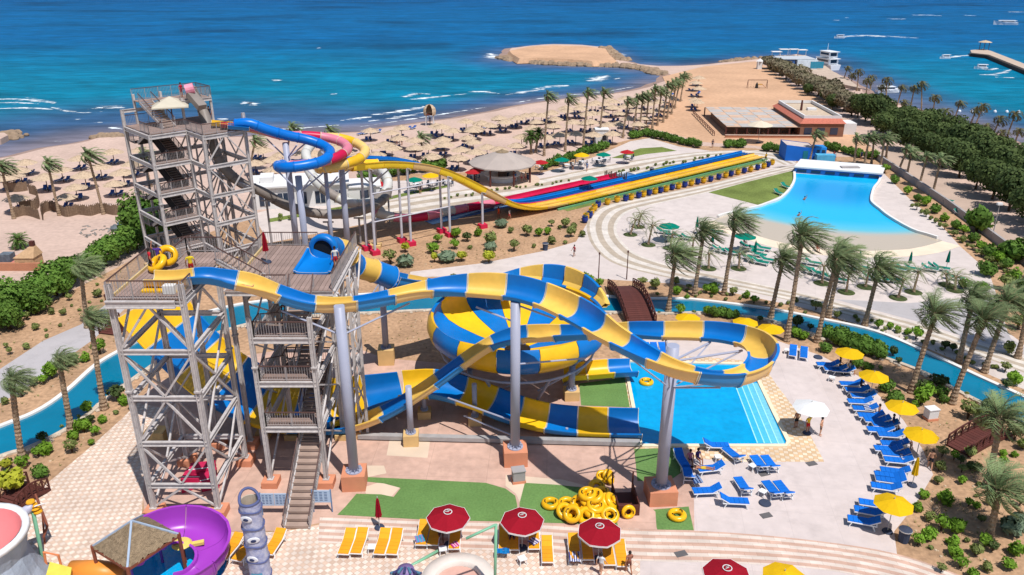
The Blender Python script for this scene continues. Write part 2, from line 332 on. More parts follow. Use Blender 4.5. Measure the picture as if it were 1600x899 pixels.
foam_strips('breaking_foam', [([(530, 189), (555, 186), (580, 183)], 5), ([(580, 180), (620, 175), (665, 167)], 7), ([(575, 190), (620, 184), (665, 176)], 5), ([(0, 155), (40, 156), (85, 162)], 9),
    ([(0, 161), (30, 161), (60, 163)], 5), ([(135, 171), (165, 168), (198, 170)], 10), ([(160, 166), (190, 167)], 5), ([(630, 152), (650, 147), (672, 148)], 9), ([(640, 156), (680, 152), (730, 147)], 6), ([(730, 144), (755, 144), (780, 147)], 6),
    ([(790, 149), (820, 144), (850, 140)], 6), ([(830, 140), (860, 136), (890, 134)], 7), ([(918, 127), (935, 124), (951, 118)], 11), ([(960, 124), (972, 122)], 4), ([(376, 163), (390, 161), (400, 165)], 8), ([(425, 125), (440, 126)], 6),
    ([(515, 148), (527, 147)], 5), ([(495, 76), (500, 75)], 4), ([(766, 84), (774, 90), (780, 92)], 14), ([(965, 84), (972, 88)], 10), ([(120, 186), (126, 187)], 3), ([(145, 192), (160, 192)], 3), ([(175, 199), (190, 203)], 5),
    ([(70, 221), (95, 222)], 3), ([(395, 205), (440, 202), (480, 200), (530, 196)], 3), ([(560, 199), (620, 190), (690, 179), (760, 168)], 2.2), ([(800, 162), (860, 152), (940, 144), (990, 136)], 2.2), ([(0, 170), (40, 169), (90, 172)], 4),
    ([(80, 168), (120, 176), (160, 175)], 4), ([(340, 186), (356, 187)], 4)], 'white surf foam along the bay', 'foam')
foam_strips('boat_wake', [([(1309, 59), (1345, 56), (1380, 57), (1435, 60)], 16), ([(1385, 30), (1400, 30), (1416, 30)], 12), ([(1425, 24), (1450, 24), (1471, 25)], 14), ([(1506, 24), (1525, 25)], 8), ([(1575, 19), (1610, 19)], 12), ([(1302, 32), (1312, 32)], 8),
    ([(1472, 92), (1500, 88), (1528, 86)], 6), ([(1530, 105), (1545, 109), (1558, 107)], 7), ([(1530, 117), (1555, 117), (1580, 109)], 6), ([(1555, 121), (1585, 122)], 4), ([(1570, 36), (1590, 39)], 12), ([(1320, 28), (1326, 28)], 6)], 'white wakes of boats off the right shore', 'foam')
# ---- inland sheets, each a few millimetres above the one below
soil = mat('park_soil', S(196, 158, 124, .72), .95, .2, .25, .8, 2.5, .1, fine=.22, fscale=2.5)
paleplaza = mat('plaza_concrete', S(226, 212, 204, .74), .85, .05, .15, .1, 6, .2, fine=.05, fscale=.8)
deckc = mat('deck_concrete', S(226, 211, 205, .74), .85, .06, .2, .1, 6, .2, fine=.05, fscale=1.2)
greyroad = mat('grey_road', S(196, 190, 190, .75), .9, .06, .2, .1, 6, .2, fine=.05)
slabc = mat('slab_concrete', S(210, 174, 156, .8), .9, .12, .25, .15, 5, .15, fine=.1, fscale=1.5)
joints(paleplaza, 4, 4, .9, R(20)); joints(deckc, 3.2, 3.2, .88, R(8)); joints(greyroad, 5, 5, .88, R(30)); joints(slabc, 4.5, 4.5, .8, R(3))
cream = S(228, 206, 184, .8); pinkb = S(222, 182, 158, .8)
checker = tiles('checker_paving', S(224, 194, 172, .78), S(236, 218, 202, .8), .33, jit=.1, angle=R(38))
tilebord = tiles('pool_tiles', S(224, 188, 146, .8), S(236, 214, 186, .8), .36, jit=.1, angle=R(10))
bandp = stripes('banded_paving', S(220, 182, 162, .78), S(236, 220, 206, .8), 9)
bandw = stripes('banded_plaza', S(196, 180, 160, .82), S(230, 220, 208, .82), 5)
turf = mat('artificial_turf', S(112, 148, 84, .78), .95, .12, .3, .5, 30, .1, fine=.12, fscale=6)
lawn = mat('lawn', S(124, 138, 72, .75), .95, .25, .2, .6, 10, .1, fine=.2, fscale=3)
def sheet(name, pts_, z, mt): return struct(name, MB().sheet(gpoly(pts_), z), mt)
sheet('park_ground', [(-300, 560), (0, 505), (60, 482), (130, 445), (215, 402), (300, 372), (430, 330), (560, 290), (640, 272), (720, 270), (850, 258), (905, 238), (1010, 212), (1090, 228), (1180, 232), (1240, 243), (1300, 245), (1372, 246), (1413, 278), (1475, 320), (1550, 375), (1600, 413), (1900, 640), (2600, 1500), (-900, 1500)], .004, soil)
sheet('sand_field', [(1035, 120), (1100, 104), (1180, 96), (1200, 105), (1240, 135), (1290, 158), (1330, 200), (1370, 240), (1240, 236), (1180, 228), (1095, 222), (1035, 205), (1010, 200), (1050, 150)], .004, mat('orange_sand', S(212, 170, 136, .8), .95, .12, .08, .5, 1.5, .1, fine=.1, fscale=1))
sheet('service_road', [(1372, 244), (1385, 225), (1430, 232), (1500, 285), (1600, 372), (1750, 500), (1750, 560), (1600, 409), (1475, 316), (1413, 274)], .008, mat('service_asphalt', S(196, 172, 154, .8), .9, .1, .2, .2, 6, .15, fine=.08))
sheet('footpath', [(-80, 690), (-80, 622), (0, 577), (67, 533), (127, 507), (175, 468), (215, 430), (238, 430), (200, 478), (147, 530), (100, 563), (33, 613), (0, 630)], .008, greyroad)
# northern promenade and plaza
sheet('promenade', [(395, 335), (520, 300), (610, 283), (720, 280), (840, 272), (890, 258), (930, 245), (985, 221), (1015, 216), (1060, 229), (1110, 236), (1184, 235), (1240, 247), (1250, 262), (1210, 262), (1120, 262), (1050, 262), (960, 282), (890, 297), (800, 318), (690, 330), (560, 352), (420, 380)], .008, paleplaza)
ribbon_obj('promenade_bands', [G(*p) for p in [(560, 322), (700, 300), (830, 282), (930, 262), (1010, 248), (1090, 238), (1160, 235), (1215, 240), (1248, 256)]], [G(*p) for p in [(560, 348), (700, 326), (830, 308), (900, 294), (960, 280), (1040, 258), (1130, 247), (1195, 249), (1222, 258)]], .012, bandw)
sheet('plaza', [(641, 425), (751, 412), (847, 393), (900, 378), (917, 350), (925, 328), (1000, 310), (1100, 290), (1205, 262), (1250, 258), (1330, 258), (1376, 266), (1420, 310), (1470, 352), (1500, 385), (1545, 425), (1560, 470), (1575, 520), (1700, 610), (1700, 650), (1560, 592), (1450, 545), (1350, 510), (1250, 480), (1150, 459), (1060, 444), (950, 437), (870, 431), (640, 433)], .008, paleplaza)
ribbon_obj('plaza_bands', [G(*p) for p in [(1246, 257), (1200, 266), (1100, 289), (1000, 309), (940, 323), (918, 345), (921, 375), (940, 400), (970, 416), (1020, 429), (1074, 440), (1154, 453), (1260, 476), (1364, 504), (1442, 528), (1529, 556), (1640, 598)]],
    [G(*p) for p in [(1258, 264), (1240, 267), (1110, 300), (1030, 318), (985, 330), (967, 345), (964, 364), (978, 384), (999, 399), (1047, 415), (1100, 426), (1180, 443), (1259, 460), (1348, 483), (1442, 508), (1516, 533), (1640, 570)]], .012, bandw)
sheet('grey_pavement', [(1305, 468), (1420, 474), (1520, 466), (1548, 462), (1566, 505), (1580, 530), (1640, 566), (1516, 530), (1442, 505), (1348, 480)], .016, greyroad)
sheet('lawn', [(1107, 301), (1170, 284), (1238, 267), (1243, 280), (1228, 303), (1186, 321)], .016, lawn)
sheet('promenade_lawn', [(977, 240), (1000, 232), (1034, 230), (1058, 236), (1010, 241), (975, 248), (955, 247)], .016, lawn)
sheet('racer_lawn', [(972, 286), (985, 274), (1040, 259), (1095, 252), (1160, 243), (1180, 243), (1100, 261), (1020, 279)], .016, lawn)
ribbon_obj('gazebo_lawn', [G(*p) for p in [(420, 342), (560, 318), (640, 300), (700, 289)]], [G(*p) for p in [(420, 348), (560, 323), (640, 305), (700, 293)]], .016, lawn)
# island between the river: concrete slab, pool deck, tiles, turf
sheet('slab', [(205, 640), (240, 600), (330, 565), (450, 545), (560, 545), (600, 560), (720, 570), (905, 560), (980, 560), (990, 700), (1085, 702), (1086, 832), (810, 818), (540, 809), (440, 830), (230, 830)], .008, slabc)
sheet('pool_deck', [(985, 532), (1100, 524), (1215, 533), (1283, 556), (1345, 590), (1372, 617), (1411, 656), (1442, 703), (1458, 742), (1430, 790), (1397, 831), (1402, 870), (1494, 899), (1560, 960), (1300, 1000), (1000, 1000), (1000, 870), (1085, 835), (1083, 700), (1000, 700)], .012, deckc)
sheet('pool_tile_border', [(968, 556), (1100, 558), (1190, 566), (1212, 600), (1250, 650), (1288, 722), (1150, 722), (1082, 716), (1082, 702), (990, 702)], .016, tilebord)
sheet('tile_paving', [(52, 774), (90, 742), (140, 700), (190, 655), (215, 630), (262, 640), (228, 700), (220, 830), (440, 832), (540, 812), (1000, 826), (1000, 1000), (-300, 1100), (-300, 960), (20, 860)], .012, checker)
ribbon_obj('striped_path', [G(*p) for p in [(500, 807), (560, 809), (680, 814), (810, 817), (980, 827), (1130, 832), (1280, 846), (1397, 865), (1494, 897), (1620, 950)]], [G(*p) for p in [(497, 848), (560, 851), (680, 857), (810, 862), (980, 876), (1130, 880), (1280, 890), (1397, 912), (1480, 940), (1580, 990)]], .018, bandp)
TURF = [('turf', [(527, 805), (540, 792), (557, 772), (595, 773), (615, 777), (626, 763), (600, 756), (572, 753), (575, 746), (660, 750), (759, 755), (790, 764), (805, 775), (808, 789), (810, 816), (672, 813)]),
        ('turf', [(820, 755), (870, 758), (945, 766), (966, 780), (966, 823), (874, 818), (810, 816), (812, 786)]), ('turf', [(991, 702), (1060, 700), (1070, 735), (1046, 752), (996, 752)]),
        ('turf', [(1018, 797), (1076, 792), (1084, 829), (1027, 828)]), ('turf', [(905, 600), (976, 590), (984, 637), (908, 634)])]
for nm, ps in TURF: sheet(nm, ps, .022, turf)
pale = mat('pale_concrete', S(222, 200, 176, .8), .9, .08, .5)
for ps in ([(609, 686), (672, 690), (668, 716), (604, 712)], [(568, 762), (596, 753), (625, 762), (612, 776), (572, 772)], [(790, 742), (880, 750), (925, 762), (820, 757), (812, 785), (806, 772), (790, 760)], [(562, 728), (600, 728), (604, 740), (575, 746)]):
    sheet('slab_patch', ps, .014, pale)
sheet('bin_patch', [(960, 790), (1000, 780), (1024, 800), (1026, 828), (966, 826)], .026, slabc)
# ---- lazy river
waterr = mat('river_water', S(0, 126, 160, .75), .12, .1, .3, .25, 2.5, .4)
FAR = [(-140, 722), (0, 668), (60, 643), (105, 612), (150, 572), (190, 548), (240, 522), (300, 497), (360, 480), (430, 470), (560, 462), (690, 457), (850, 457), (940, 464), (1012, 468), (1060, 468), (1100, 471), (1202, 484), (1283, 500), (1367, 519), (1450, 553), (1534, 592), (1600, 622), (1760, 700)]
NEAR = [(-140, 770), (0, 715), (40, 703), (90, 680), (130, 655), (170, 622), (225, 582), (270, 552), (330, 525), (400, 505), (480, 495), (600, 489), (700, 485), (850, 485), (950, 489), (1047, 491), (1100, 490), (1191, 499), (1228, 511), (1292, 530), (1381, 560), (1442, 583), (1484, 606), (1548, 639), (1600, 670), (1760, 760)]
fa = [Vector((p[0], p[1], 0)) for p in cr([tuple(G(*q)[:2]) for q in FAR], 5)]; ne = [Vector((p[0], p[1], 0)) for p in cr([tuple(G(*q)[:2]) for q in NEAR], 5)]
mm = MB(); poly = fa + list(reversed(ne)); mm.sheet(poly, .03); struct('river', mm, waterr)
rimm = mat('white_rim', S(232, 228, 222, .85), .7, .06, 1)
struct('river_edge', kerb(fa, .45, 0, .2), rimm); struct('river_edge', kerb(ne, .45, 0, .16), mat('stone_rim', S(206, 190, 170, .8), .85, .2, 2))
# rounded stones along the near bank of the river
random.seed(8); st = MB()
for i in range(len(ne) - 1):
    a, b = ne[i], ne[i + 1]; L_ = (b - a).length
    for k in range(int(L_ / .45)):
        p = a.lerp(b, (k + random.random()) / max(1, L_ / .45)); s = random.uniform(.14, .3); ang = random.random() * 6
        d = (b - a).normalized(); p = p + Vector((d.y, -d.x, 0)) * random.uniform(-.1, .55)
        st.lathe([(s, 0), (s * 1.05, s * .35), (s * .6, s * .8), (.01, s * .9)], 5, (p.x, p.y, .02), ang, ang + 2 * PI)
tag(st.build('bank_stones', mat('bank_stone', S(212, 196, 176, .75), .9, .25, 1.2, .5, 8)), 'pale stones edging the near bank of the river', 'stones', kind='stuff')
# ---- splash pool with steps
pw = mat('pool_water', S(0, 158, 214, .9), .08, .1, .35, .35, 2.2, .5, fine=.09, fscale=1.6)  # fine tone paints caustic light into the water colour
PL = [G(*p) for p in [(976, 566), (1165, 570), (1186, 598), (1210, 648), (1232, 692), (1228, 698), (1003, 698), (1000, 694)]]
struct('splash_pool', MB().sheet(PL, .04), pw); struct('splash_pool_edge', kerb(PL, .35, 0, .16, True), mat('cream_rim', S(240, 222, 190, .85), .7, .05))
sa = G(1188, 600); sb = G(1230, 695); dv = (sb - sa); sd = Vector((-dv.y, dv.x, 0)).normalized(); sd = -sd if sd.x > 0 else sd
stepm = [mat('pool_step_%d' % i, S(60 + 20 * i, 180 + 6 * i, 222, .9), .12, .1, 3, .25, 4, .4) for i in range(4)]; nosing = mat('pool_nosing', S(160, 226, 240, .9), .2, .1, 4)
for i in range(4):
    d0, d1 = .2 + .55 * (3 - i), .2 + .55 * (4 - i)
    struct('pool_step', MB().prism([sa + sd * d0, sb + sd * d0, sb + sd * d1, sa + sd * d1], .04, .05 + .006 * i), stepm[i])
    struct('pool_step_nosing', MB().prism([sa + sd * (d1 - .1), sb + sd * (d1 - .1), sb + sd * d1, sa + sd * d1], .05, .06 + .006 * i), nosing)
# ---- wave pool: deep end at the back, a beach at the front (floor colour from the depth)
WL = [(1241, 271), (1241, 283), (1236, 294), (1227, 305), (1215, 314), (1200, 319), (1186, 324), (1160, 330), (1127, 338), (1116, 345)]
WR = [(1376, 280), (1372, 288), (1365, 297), (1361, 314), (1366, 322), (1375, 329), (1390, 341), (1425, 361), (1450, 369), (1472, 376)]
WB = [(1116, 345), (1135, 354), (1180, 368), (1220, 379), (1257, 386), (1325, 392), (1400, 391), (1440, 386), (1472, 377)]
wl = [Vector(p) for p in cr([tuple(G(*q)) for q in WL], 3)]; wr = [Vector(p) for p in cr([tuple(G(*q)) for q in WR], 3)]; wb = [Vector(p) for p in cr([tuple(G(*q)) for q in WB], 4)]
N_ = len(wl); rows = []
for i in range(N_): rows.append([wl[i].lerp(wr[i], j / 24) for j in range(25)])
nb = len(wb)
for k in range(1, 7):
    rows.append([rows[N_ - 1][j].lerp(wb[min(nb - 1, int(round(j / 24 * (nb - 1))))], k / 6) for j in range(25)])
vsx = [p for r in rows for p in r]; nr = len(rows)
me = bpy.data.meshes.new('wave_pool'); me.from_pydata([(p.x, p.y, .03) for p in vsx], [], [(r * 25 + j, r * 25 + j + 1, (r + 1) * 25 + j + 1, (r + 1) * 25 + j) for r in range(nr - 1) for j in range(24)])
at = me.attributes.new('depth_colour', 'FLOAT_COLOR', 'POINT'); cols = []
yb = np.array([p.y for p in vsx]); xb = np.array([p.x for p in vsx])
cx, cy = G(1300, 300).x, G(1300, 300).y; ring = np.hypot(xb - cx, yb - cy)
A_, B_, C_, D_ = [np.array(S(*q)[:3]) for q in ((0, 158, 224, .85), (16, 182, 232, .9), (96, 196, 214, .85), (204, 188, 166, .8))]
cc = A_ + (B_ - A_) * sm(ring, 3, 12); cc = cc + (C_ - cc) * sm(ring, 16, 21.5); cc = cc + (D_ - cc) * sm(ring, 20.5, 23)
at.data.foreach_set('color', np.concatenate([cc, np.ones((len(cc), 1))], 1).astype(np.float32).ravel())
wpm = mat('wave_pool_water', (0, .3, .7, 1), .12, bump=.2, bscale=2, spec=.35); n, L, b = nodes_of(wpm); av = n.new('ShaderNodeAttribute'); av.attribute_name = 'depth_colour'; L.new(av.outputs['Color'], b.inputs['Base Color'])
me.materials.append(wpm); tag(link('wave_pool', me), kind='structure')
struct('wave_pool_wall', kerb(wl[:-2], .4, 0, .35), rimm); struct('wave_pool_wall', kerb(wr[:-1], .4, 0, .4), rimm)
struct('wave_pool_beach', ribbon(wb, [p + (p - G(1300, 330)).normalized() * 2.6 for p in wb], .026, 1), mat('beach_rim', S(238, 218, 192, .82), .9, .08, .6))
# ================================================================ STEEL TOWERS
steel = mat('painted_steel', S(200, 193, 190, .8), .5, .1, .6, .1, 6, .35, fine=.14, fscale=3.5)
steel2 = mat('darker_rail_steel', S(176, 168, 166, .75), .5, .12, 1)  # a slightly darker steel for rails, posts and props
railm = mat('rail_brown', S(112, 84, 78, .6), .6, .1, 2)
woodd = mat('deck_boards', S(166, 142, 132, .7), .85, .18, .8, .3, 10, .15, orand=.16)
stepw = mat('stair_boards', S(176, 152, 138, .72), .85, .15, 1, orand=.1)
terra = mat('terracotta_footing', S(228, 152, 116, .75), .85, .1, .8, .1, 8)
tancon = mat('tan_footing', S(232, 192, 130, .75), .85, .1, .8, .1, 8)
pinkf = mat('crimson_footing', S(214, 36, 76, .75), .7, .1, 1)
colm = mat('column_paint', S(176, 180, 200, .75), .45, .06, .5, spec=.35, fine=.04)
def ib(par, a, b, w=.22, h=.34, nm='beam'): return MB().ibeam(a, b, w, h).build(nm, steel, par)
def br(par, a, b, w=.13): return MB().beam(a, b, w, w).build('brace', steel, par)
def leg(par, x, y, z0, z1, w=.4, ft=None):
    m = MB().box((x, y, (z0 + z1) / 2), (w, w * .35, z1 - z0)); m.box((x - w * .42, y, (z0 + z1) / 2), (w * .18, w, z1 - z0 - .004)); m.box((x + w * .42, y, (z0 + z1) / 2), (w * .18, w, z1 - z0 - .004))
    m.box((x, y, z0 + .04), (w * 1.5, w * 1.5, .08))
    for zz in (z0 + 9.3, ): m.box((x, y, zz), (w * 1.4, w * 1.3, .12))
    m.build('leg', steel, par)
    if ft: MB().box((x, y, z0 / 2), (1.15, 1.15, z0 - .004)).build('footing', ft, par)
def railing(par, path, h=1.15, sp=.17, nm='railing'):
    m = MB(); up = Vector((0, 0, 1))
    for a, b in zip(path[:-1], path[1:]):
        a, b = Vector(a), Vector(b); L_ = (b - a).length; k = max(1, round(L_ / 1.5))
        m.beam(a + up * h, b + up * h, .07, .07, 1); m.beam(a + up * .12, b + up * .12, .04, .04)
        for i in range(k + 1): p = a.lerp(b, i / k); m.beam(p, p + up * h, .065, .065)
        kb = int(L_ / sp)
        for i in range(1, kb): p = a.lerp(b, i / kb); m.beam(p + up * .12, p + up * h, .022, .022)
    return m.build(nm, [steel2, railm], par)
def planks(par, x0, x1, y0, y1, z, along='y', w=.3, mt=None, th=.06):
    n_ = max(1, round(((x1 - x0) if along == 'y' else (y1 - y0)) / w)); cache = None
    for i in range(n_):
        if along == 'y': ww = (x1 - x0) / n_; loc = (x0 + ww * (i + .5), (y0 + y1) / 2, z - th / 2); dim = (ww - .03, y1 - y0, th)
        else: ww = (y1 - y0) / n_; loc = ((x0 + x1) / 2, y0 + ww * (i + .5), z - th / 2); dim = (x1 - x0, ww - .03, th)
        if cache is None: cache = MB().box((0, 0, 0), dim).mesh('plank', mt or woodd)
        link('plank', cache, par, loc)
def stair(par, a, b, wd, n=None, rails=(1, 1), mt=None, sub=None):   # a bottom, b top (middle line)
    a, b = Vector(a), Vector(b); d = Vector((b.x - a.x, b.y - a.y, 0)); run = d.length; d.normalize(); s = Vector((-d.y, d.x, 0)); n = n or max(3, round((b.z - a.z) / .19)); rz = math.atan2(d.y, d.x)
    me = MB().box((0, 0, 0), (run / n * 1.02, wd, .06)); me.box((-run / n * .5 + .02, 0, .035 - (b.z - a.z) / n * .4), (.03, wd, (b.z - a.z) / n * .7)); me = me.mesh('step', mt or stepw)
    for i in range(n): link('step', me, par, a + d * (run * (i + .5) / n) + Vector((0, 0, (b.z - a.z) * (i + 1) / n - .03)), rz)
    for k in (-1, 1):
        MB().beam(a + s * (k * wd / 2), b + s * (k * wd / 2), .07, .34).build('stringer', steel, par)
        if rails[0 if k < 0 else 1]: railing(par, [a + s * (k * (wd / 2 + .05)), b + s * (k * (wd / 2 + .05))], 1.1, .2)
LV = [0, 2.4, 5.8, 9.3, 12.7, 16.1]
# ---- near launch tower
t1 = thing('slide_tower', 'near beige steel launch tower with square open deck at the left', 'tower', (-22.8, 48.6, 0))
t1.location = (0, 0, 0)
X0, X1, Y0, Y1 = -25.0, -20.5, 45.5, 51.6
for x, y in ((X0, Y0), (X1, Y0), (X0, Y1), (X1, Y1)): leg(t1, x, y, .55, 17.4 if y == Y0 else 16.1, .32, terra)
def face(par, a, b, levels, flip=0, beams=True):
    a, b = Vector(a + (0,)), Vector(b + (0,)); up = Vector((0, 0, 1)); mid = (a + b) / 2
    for i, z in enumerate(levels[1:]):
        if beams: ib(par, a + up * z, b + up * z)
        z0 = levels[i] + (.6 if i == 0 else .15); z1 = z - .15; t, l = (mid, None), None
        if (i + flip) % 2 == 0: br(par, mid + up * z1, a + up * z0); br(par, mid + up * z1, b + up * z0)
        else: br(par, a + up * z1, mid + up * z0); br(par, b + up * z1, mid + up * z0)
face(t1, (X0, Y0), (X1, Y0), LV); face(t1, (X0, Y1), (X1, Y1), LV); face(t1, (X0, Y0), (X0, Y1), LV); face(t1, (X1, Y0), (X1, Y1), LV)
ib(t1, (X1 - .4, Y0 - .3, 16.15), (X0 - .2, Y0 - .3, 16.15), .2, .5)
planks(t1, X0, X1, Y0 - .1, Y1 + .1, 16.42)
planks(t1, -23.4, -20.7, Y1 + .13, 54.0, 16.42)
MB().box((-22, 53, 16.2), (2.7, .2, .3)).build('beam', steel, t1)
for x, y in ((-23.4, 53.9), (-20.8, 53.9)): leg(t1, x, y, .55, 16.2, .3, terra)
railing(t1, [(X0 - .1, Y0 - .1, 16.42), (X0 - .1, Y1, 16.42), (-23.4, Y1, 16.42), (-23.4, 54, 16.42), (-20.8, 54, 16.42)])
railing(t1, [(X0, Y0 - .12, 16.42), (X1, Y0 - .12, 16.42)], 1.25); railing(t1, [(X1 + .1, Y0, 16.42), (X1 + .1, Y0 + 1.4, 16.42)])
MB().box((X0 + .05, 48.5, 16.5), (.12, 6, .2)).build('toe_board', mat('tan_board', S(226, 196, 140, .7), .8), t1)
stair(t1, (-17.6, 53, 14.45), (-20.7, 53, 16.42), 1.5, 10)
MB().box((-21.6, 46.4, 16.72), (.75, .5, .55)).build('supply_box', mat('white_gear', S(226, 224, 220, .8), .6), t1)
# ---- stair tower in the middle
t2 = thing('stair_tower', 'tall steel stair tower with zigzag flights beside the near launch tower', 'tower')
ax, bx_ = -17.8, -13.7
for x, y in ((ax, 48.9), (bx_, 48.9), (ax, 55.2), (bx_, 55.2), (-20.2, 61), (-13, 61), (-12.8, 55.4), (-20.2, 55.4)): leg(t2, x, y, .5, 13.6 if y < 50 else 14.0, .3, terra if y < 50 else tancon)
FL = [4.9, 8.6, 12.0]
for z in FL:
    ib(t2, (ax, 48.9, z - .15), (bx_, 48.9, z - .15), .2, .42); ib(t2, (ax, 50.4, z - .15), (bx_, 50.4, z - .15), .16, .3); ib(t2, (ax, 48.9, z - .15), (ax, 55.2, z - .15), .2, .36); ib(t2, (bx_, 48.9, z - .15), (bx_, 55.2, z - .15), .2, .36)
    planks(t2, ax + .2, bx_ - .2, 49.05, 50.45, z + .08, 'x', .28)
    railing(t2, [(ax + .2, 50.4, z + .08), (ax + .2, 48.95, z + .08), (bx_ - .2, 48.95, z + .08)])
for z in (6.7, 10.3):
    planks(t2, ax + .2, bx_ - .2, 54.4, 55.6, z + .08, 'x', .28); railing(t2, [(ax + .2, 54.4, z + .08), (ax + .2, 55.6, z + .08), (bx_ - .2, 55.6, z + .08), (bx_ - .2, 54.4, z + .08)]); ib(t2, (ax, 55.2, z - .15), (bx_, 55.2, z - .15), .16, .3)
for z0, z1 in ((4.98, 6.78), (8.68, 10.38)):
    stair(t2, (-14.75, 50.4, z0), (-14.75, 54.4, z1), 1.5, 11); stair(t2, (-16.7, 54.4, z1), (-16.7, 50.4, z1 + (z1 - z0)), 1.5, 11)
stair(t2, (-15.0, 50.4, 12.08), (-15.0, 52.6, 14.2), 1.6, 11)
stair(t2, (-14.65, 43.9, 0), (-14.65, 49.9, 3.3), 1.65, 13); stair(t2, (-14.65, 49.9, 3.3), (-14.65, 54.2, 6.7), 1.6, 17)
for (a, b) in (((ax, 48.9), (ax, 55.2)), ((bx_, 48.9), (bx_, 55.2)), ((-20.2, 61), (-13, 61)), ((-13, 55.4), (-13, 61)), ((-20.2, 55.4), (-20.2, 61))):
    for i, (z0, z1) in enumerate(((.6, 4.7), (4.9, 8.4), (8.6, 11.8))):
        A, B = Vector(a + (z0,)), Vector(b + (z1,)); C, D = Vector(a + (z1,)), Vector(b + (z0,))
        br(t2, A, B, .12); br(t2, C, D, .12); ib(t2, C + Vector((0, 0, .2)), B + Vector((0, 0, .2)), .16, .26)
planks(t2, -20.3, -12.7, 51.9, 61.5, 14.3, 'y', .34)
for y in (52.0, 55.2, 58.4, 61.3): ib(t2, (-20.3, y, 14.05), (-12.7, y, 14.05), .2, .38)
ib(t2, (-20.35, 52, 14.05), (-20.35, 61.4, 14.05), .2, .38); ib(t2, (-12.62, 52, 14.05), (-12.62, 61.4, 14.05), .2, .38)
MB().box((-20.15, 57, 14.4), (.14, 9, .22)).build('toe_board', mat('tan_board', S(226, 196, 140, .7), .8), t2)
railing(t2, [(-20.2, 54, 14.3), (-20.2, 61.4, 14.3), (-15.8, 61.4, 14.3)]); railing(t2, [(-12.7, 61.4, 14.3), (-12.7, 52, 14.3)], 1.25); railing(t2, [(-17.6, 52, 14.3), (-15.9, 52, 14.3)])
# lattice ramp truss on the right of the platform
for k in range(4): br(t2, (-12.4, 52.2 + 2.3 * k, 14 - 2.6 * (k % 2)), (-12.4, 54.5 + 2.3 * k, 14 - 2.6 * ((k + 1) % 2)), .13)
for x in (-12.3, -11.7):
    MB().box((x, 55.2, 7), (.2, .2, 14)).build('leg', steel, t2)
    for k in range(6): br(t2, (x, 55.2, 1 + 2.1 * k), (-12.0 + (.35 if x < -12 else -.35), 55.4, 3.1 + 2.1 * k), .09)
# ---- tall far tower, turned 44 degrees
t3 = thing('tall_slide_tower', 'tallest steel tower with wide viewing deck and cream parasol by the beach', 'tower', (-40.6, 88.8, 0), rz=R(44))
def W3(u, w_, z): c, s = math.cos(R(44)), math.sin(R(44)); return Vector((-40.6 + u * c - w_ * s, 88.8 + u * s + w_ * c, z))
L3 = [.5, 4.0, 7.4, 10.8, 14.2, 17.6]
U1, U2, WN, WB_ = 4.3, 9.3, -4.3, 7.4
legs3 = [(0, 0), (0, WB_), (U1, 0), (U1, WN), (U2, WN), (U2, 2), (U1, WB_), (U2, WB_)]
for u, w_ in legs3: leg(t3, u, w_, .4, 19.6 if (u, w_) in ((0, WB_), (U2, WN)) else 17.7, .32, tancon)
for z in L3[1:]:
    for a, b in (((0, 0), (U1, 0)), ((0, 0), (0, WB_)), ((U1, WN), (U2, WN)), ((U1, 0), (U1, WN)), ((U2, WN), (U2, WB_)), ((0, WB_), (U2, WB_))):
        ib(t3, a + (z - .2,), b + (z - .2,), .24, .46)
face(t3, (U1, WN), (U2, WN), L3, 0, False); face(t3, (U2, WN), (U2, 2), L3, 1, False); face(t3, (U1, 0), (U1, WB_), L3, 1, False); face(t3, (U2, 2), (U2, WB_), L3, 0, False); face(t3, (U1, WB_), (U2, WB_), L3, 0, False)
for z in L3[1:5]:
    planks(t3, .2, U1 - .2, .15, 1.9, z + .08, 'x', .3); railing(t3, [(.25, 1.9, z + .08), (.25, .2, z + .08), (U1 - .2, .2, z + .08), (U1 - .2, 1.6, z + .08)])
    planks(t3, .2, U1 - .2, 5.6, 7.2, z + 1.7, 'x', .3); railing(t3, [(.2, 5.6, z + 1.7), (.2, 7.2, z + 1.7), (U1 - .2, 7.2, z + 1.7)])
darkstep = mat('stair_netting', S(46, 42, 50, .5), .9, .1)  # near-black netting under and between the flights
for z in L3[1:5]:
    stair(t3, (3.4, 1.9, z + .08), (3.4, 5.6, z + 1.7), 1.7, 9, (1, 1)); stair(t3, (1.4, 5.6, z + 1.7), (1.4, 1.9, z + 3.45), 1.7, 9, (0, 1))
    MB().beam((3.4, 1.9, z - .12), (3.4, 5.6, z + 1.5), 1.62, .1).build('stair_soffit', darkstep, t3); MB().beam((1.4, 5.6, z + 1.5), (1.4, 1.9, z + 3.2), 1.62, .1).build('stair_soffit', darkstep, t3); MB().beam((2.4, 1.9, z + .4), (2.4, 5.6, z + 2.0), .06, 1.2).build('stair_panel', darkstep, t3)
stair(t3, (1.4, -3.4, .1), (1.4, .1, 4.0), 1.6, 18)
planks(t3, .1, U1 + .05, .1, WB_, 17.75, 'x', .34); planks(t3, U1 + .1, U2 - .1, WN + .1, WB_, 17.75, 'x', .34)
railing(t3, [(.1, 2.6, 17.75), (.1, .1, 17.75), (U1, .1, 17.75), (U1, WN, 17.75), (U2, WN, 17.75)]); railing(t3, [(.1, WB_, 17.75), (U1, WB_, 17.75)])
ib(t3, (0, WB_, 19.4), (3.4, WB_, 19.4), .2, .4)
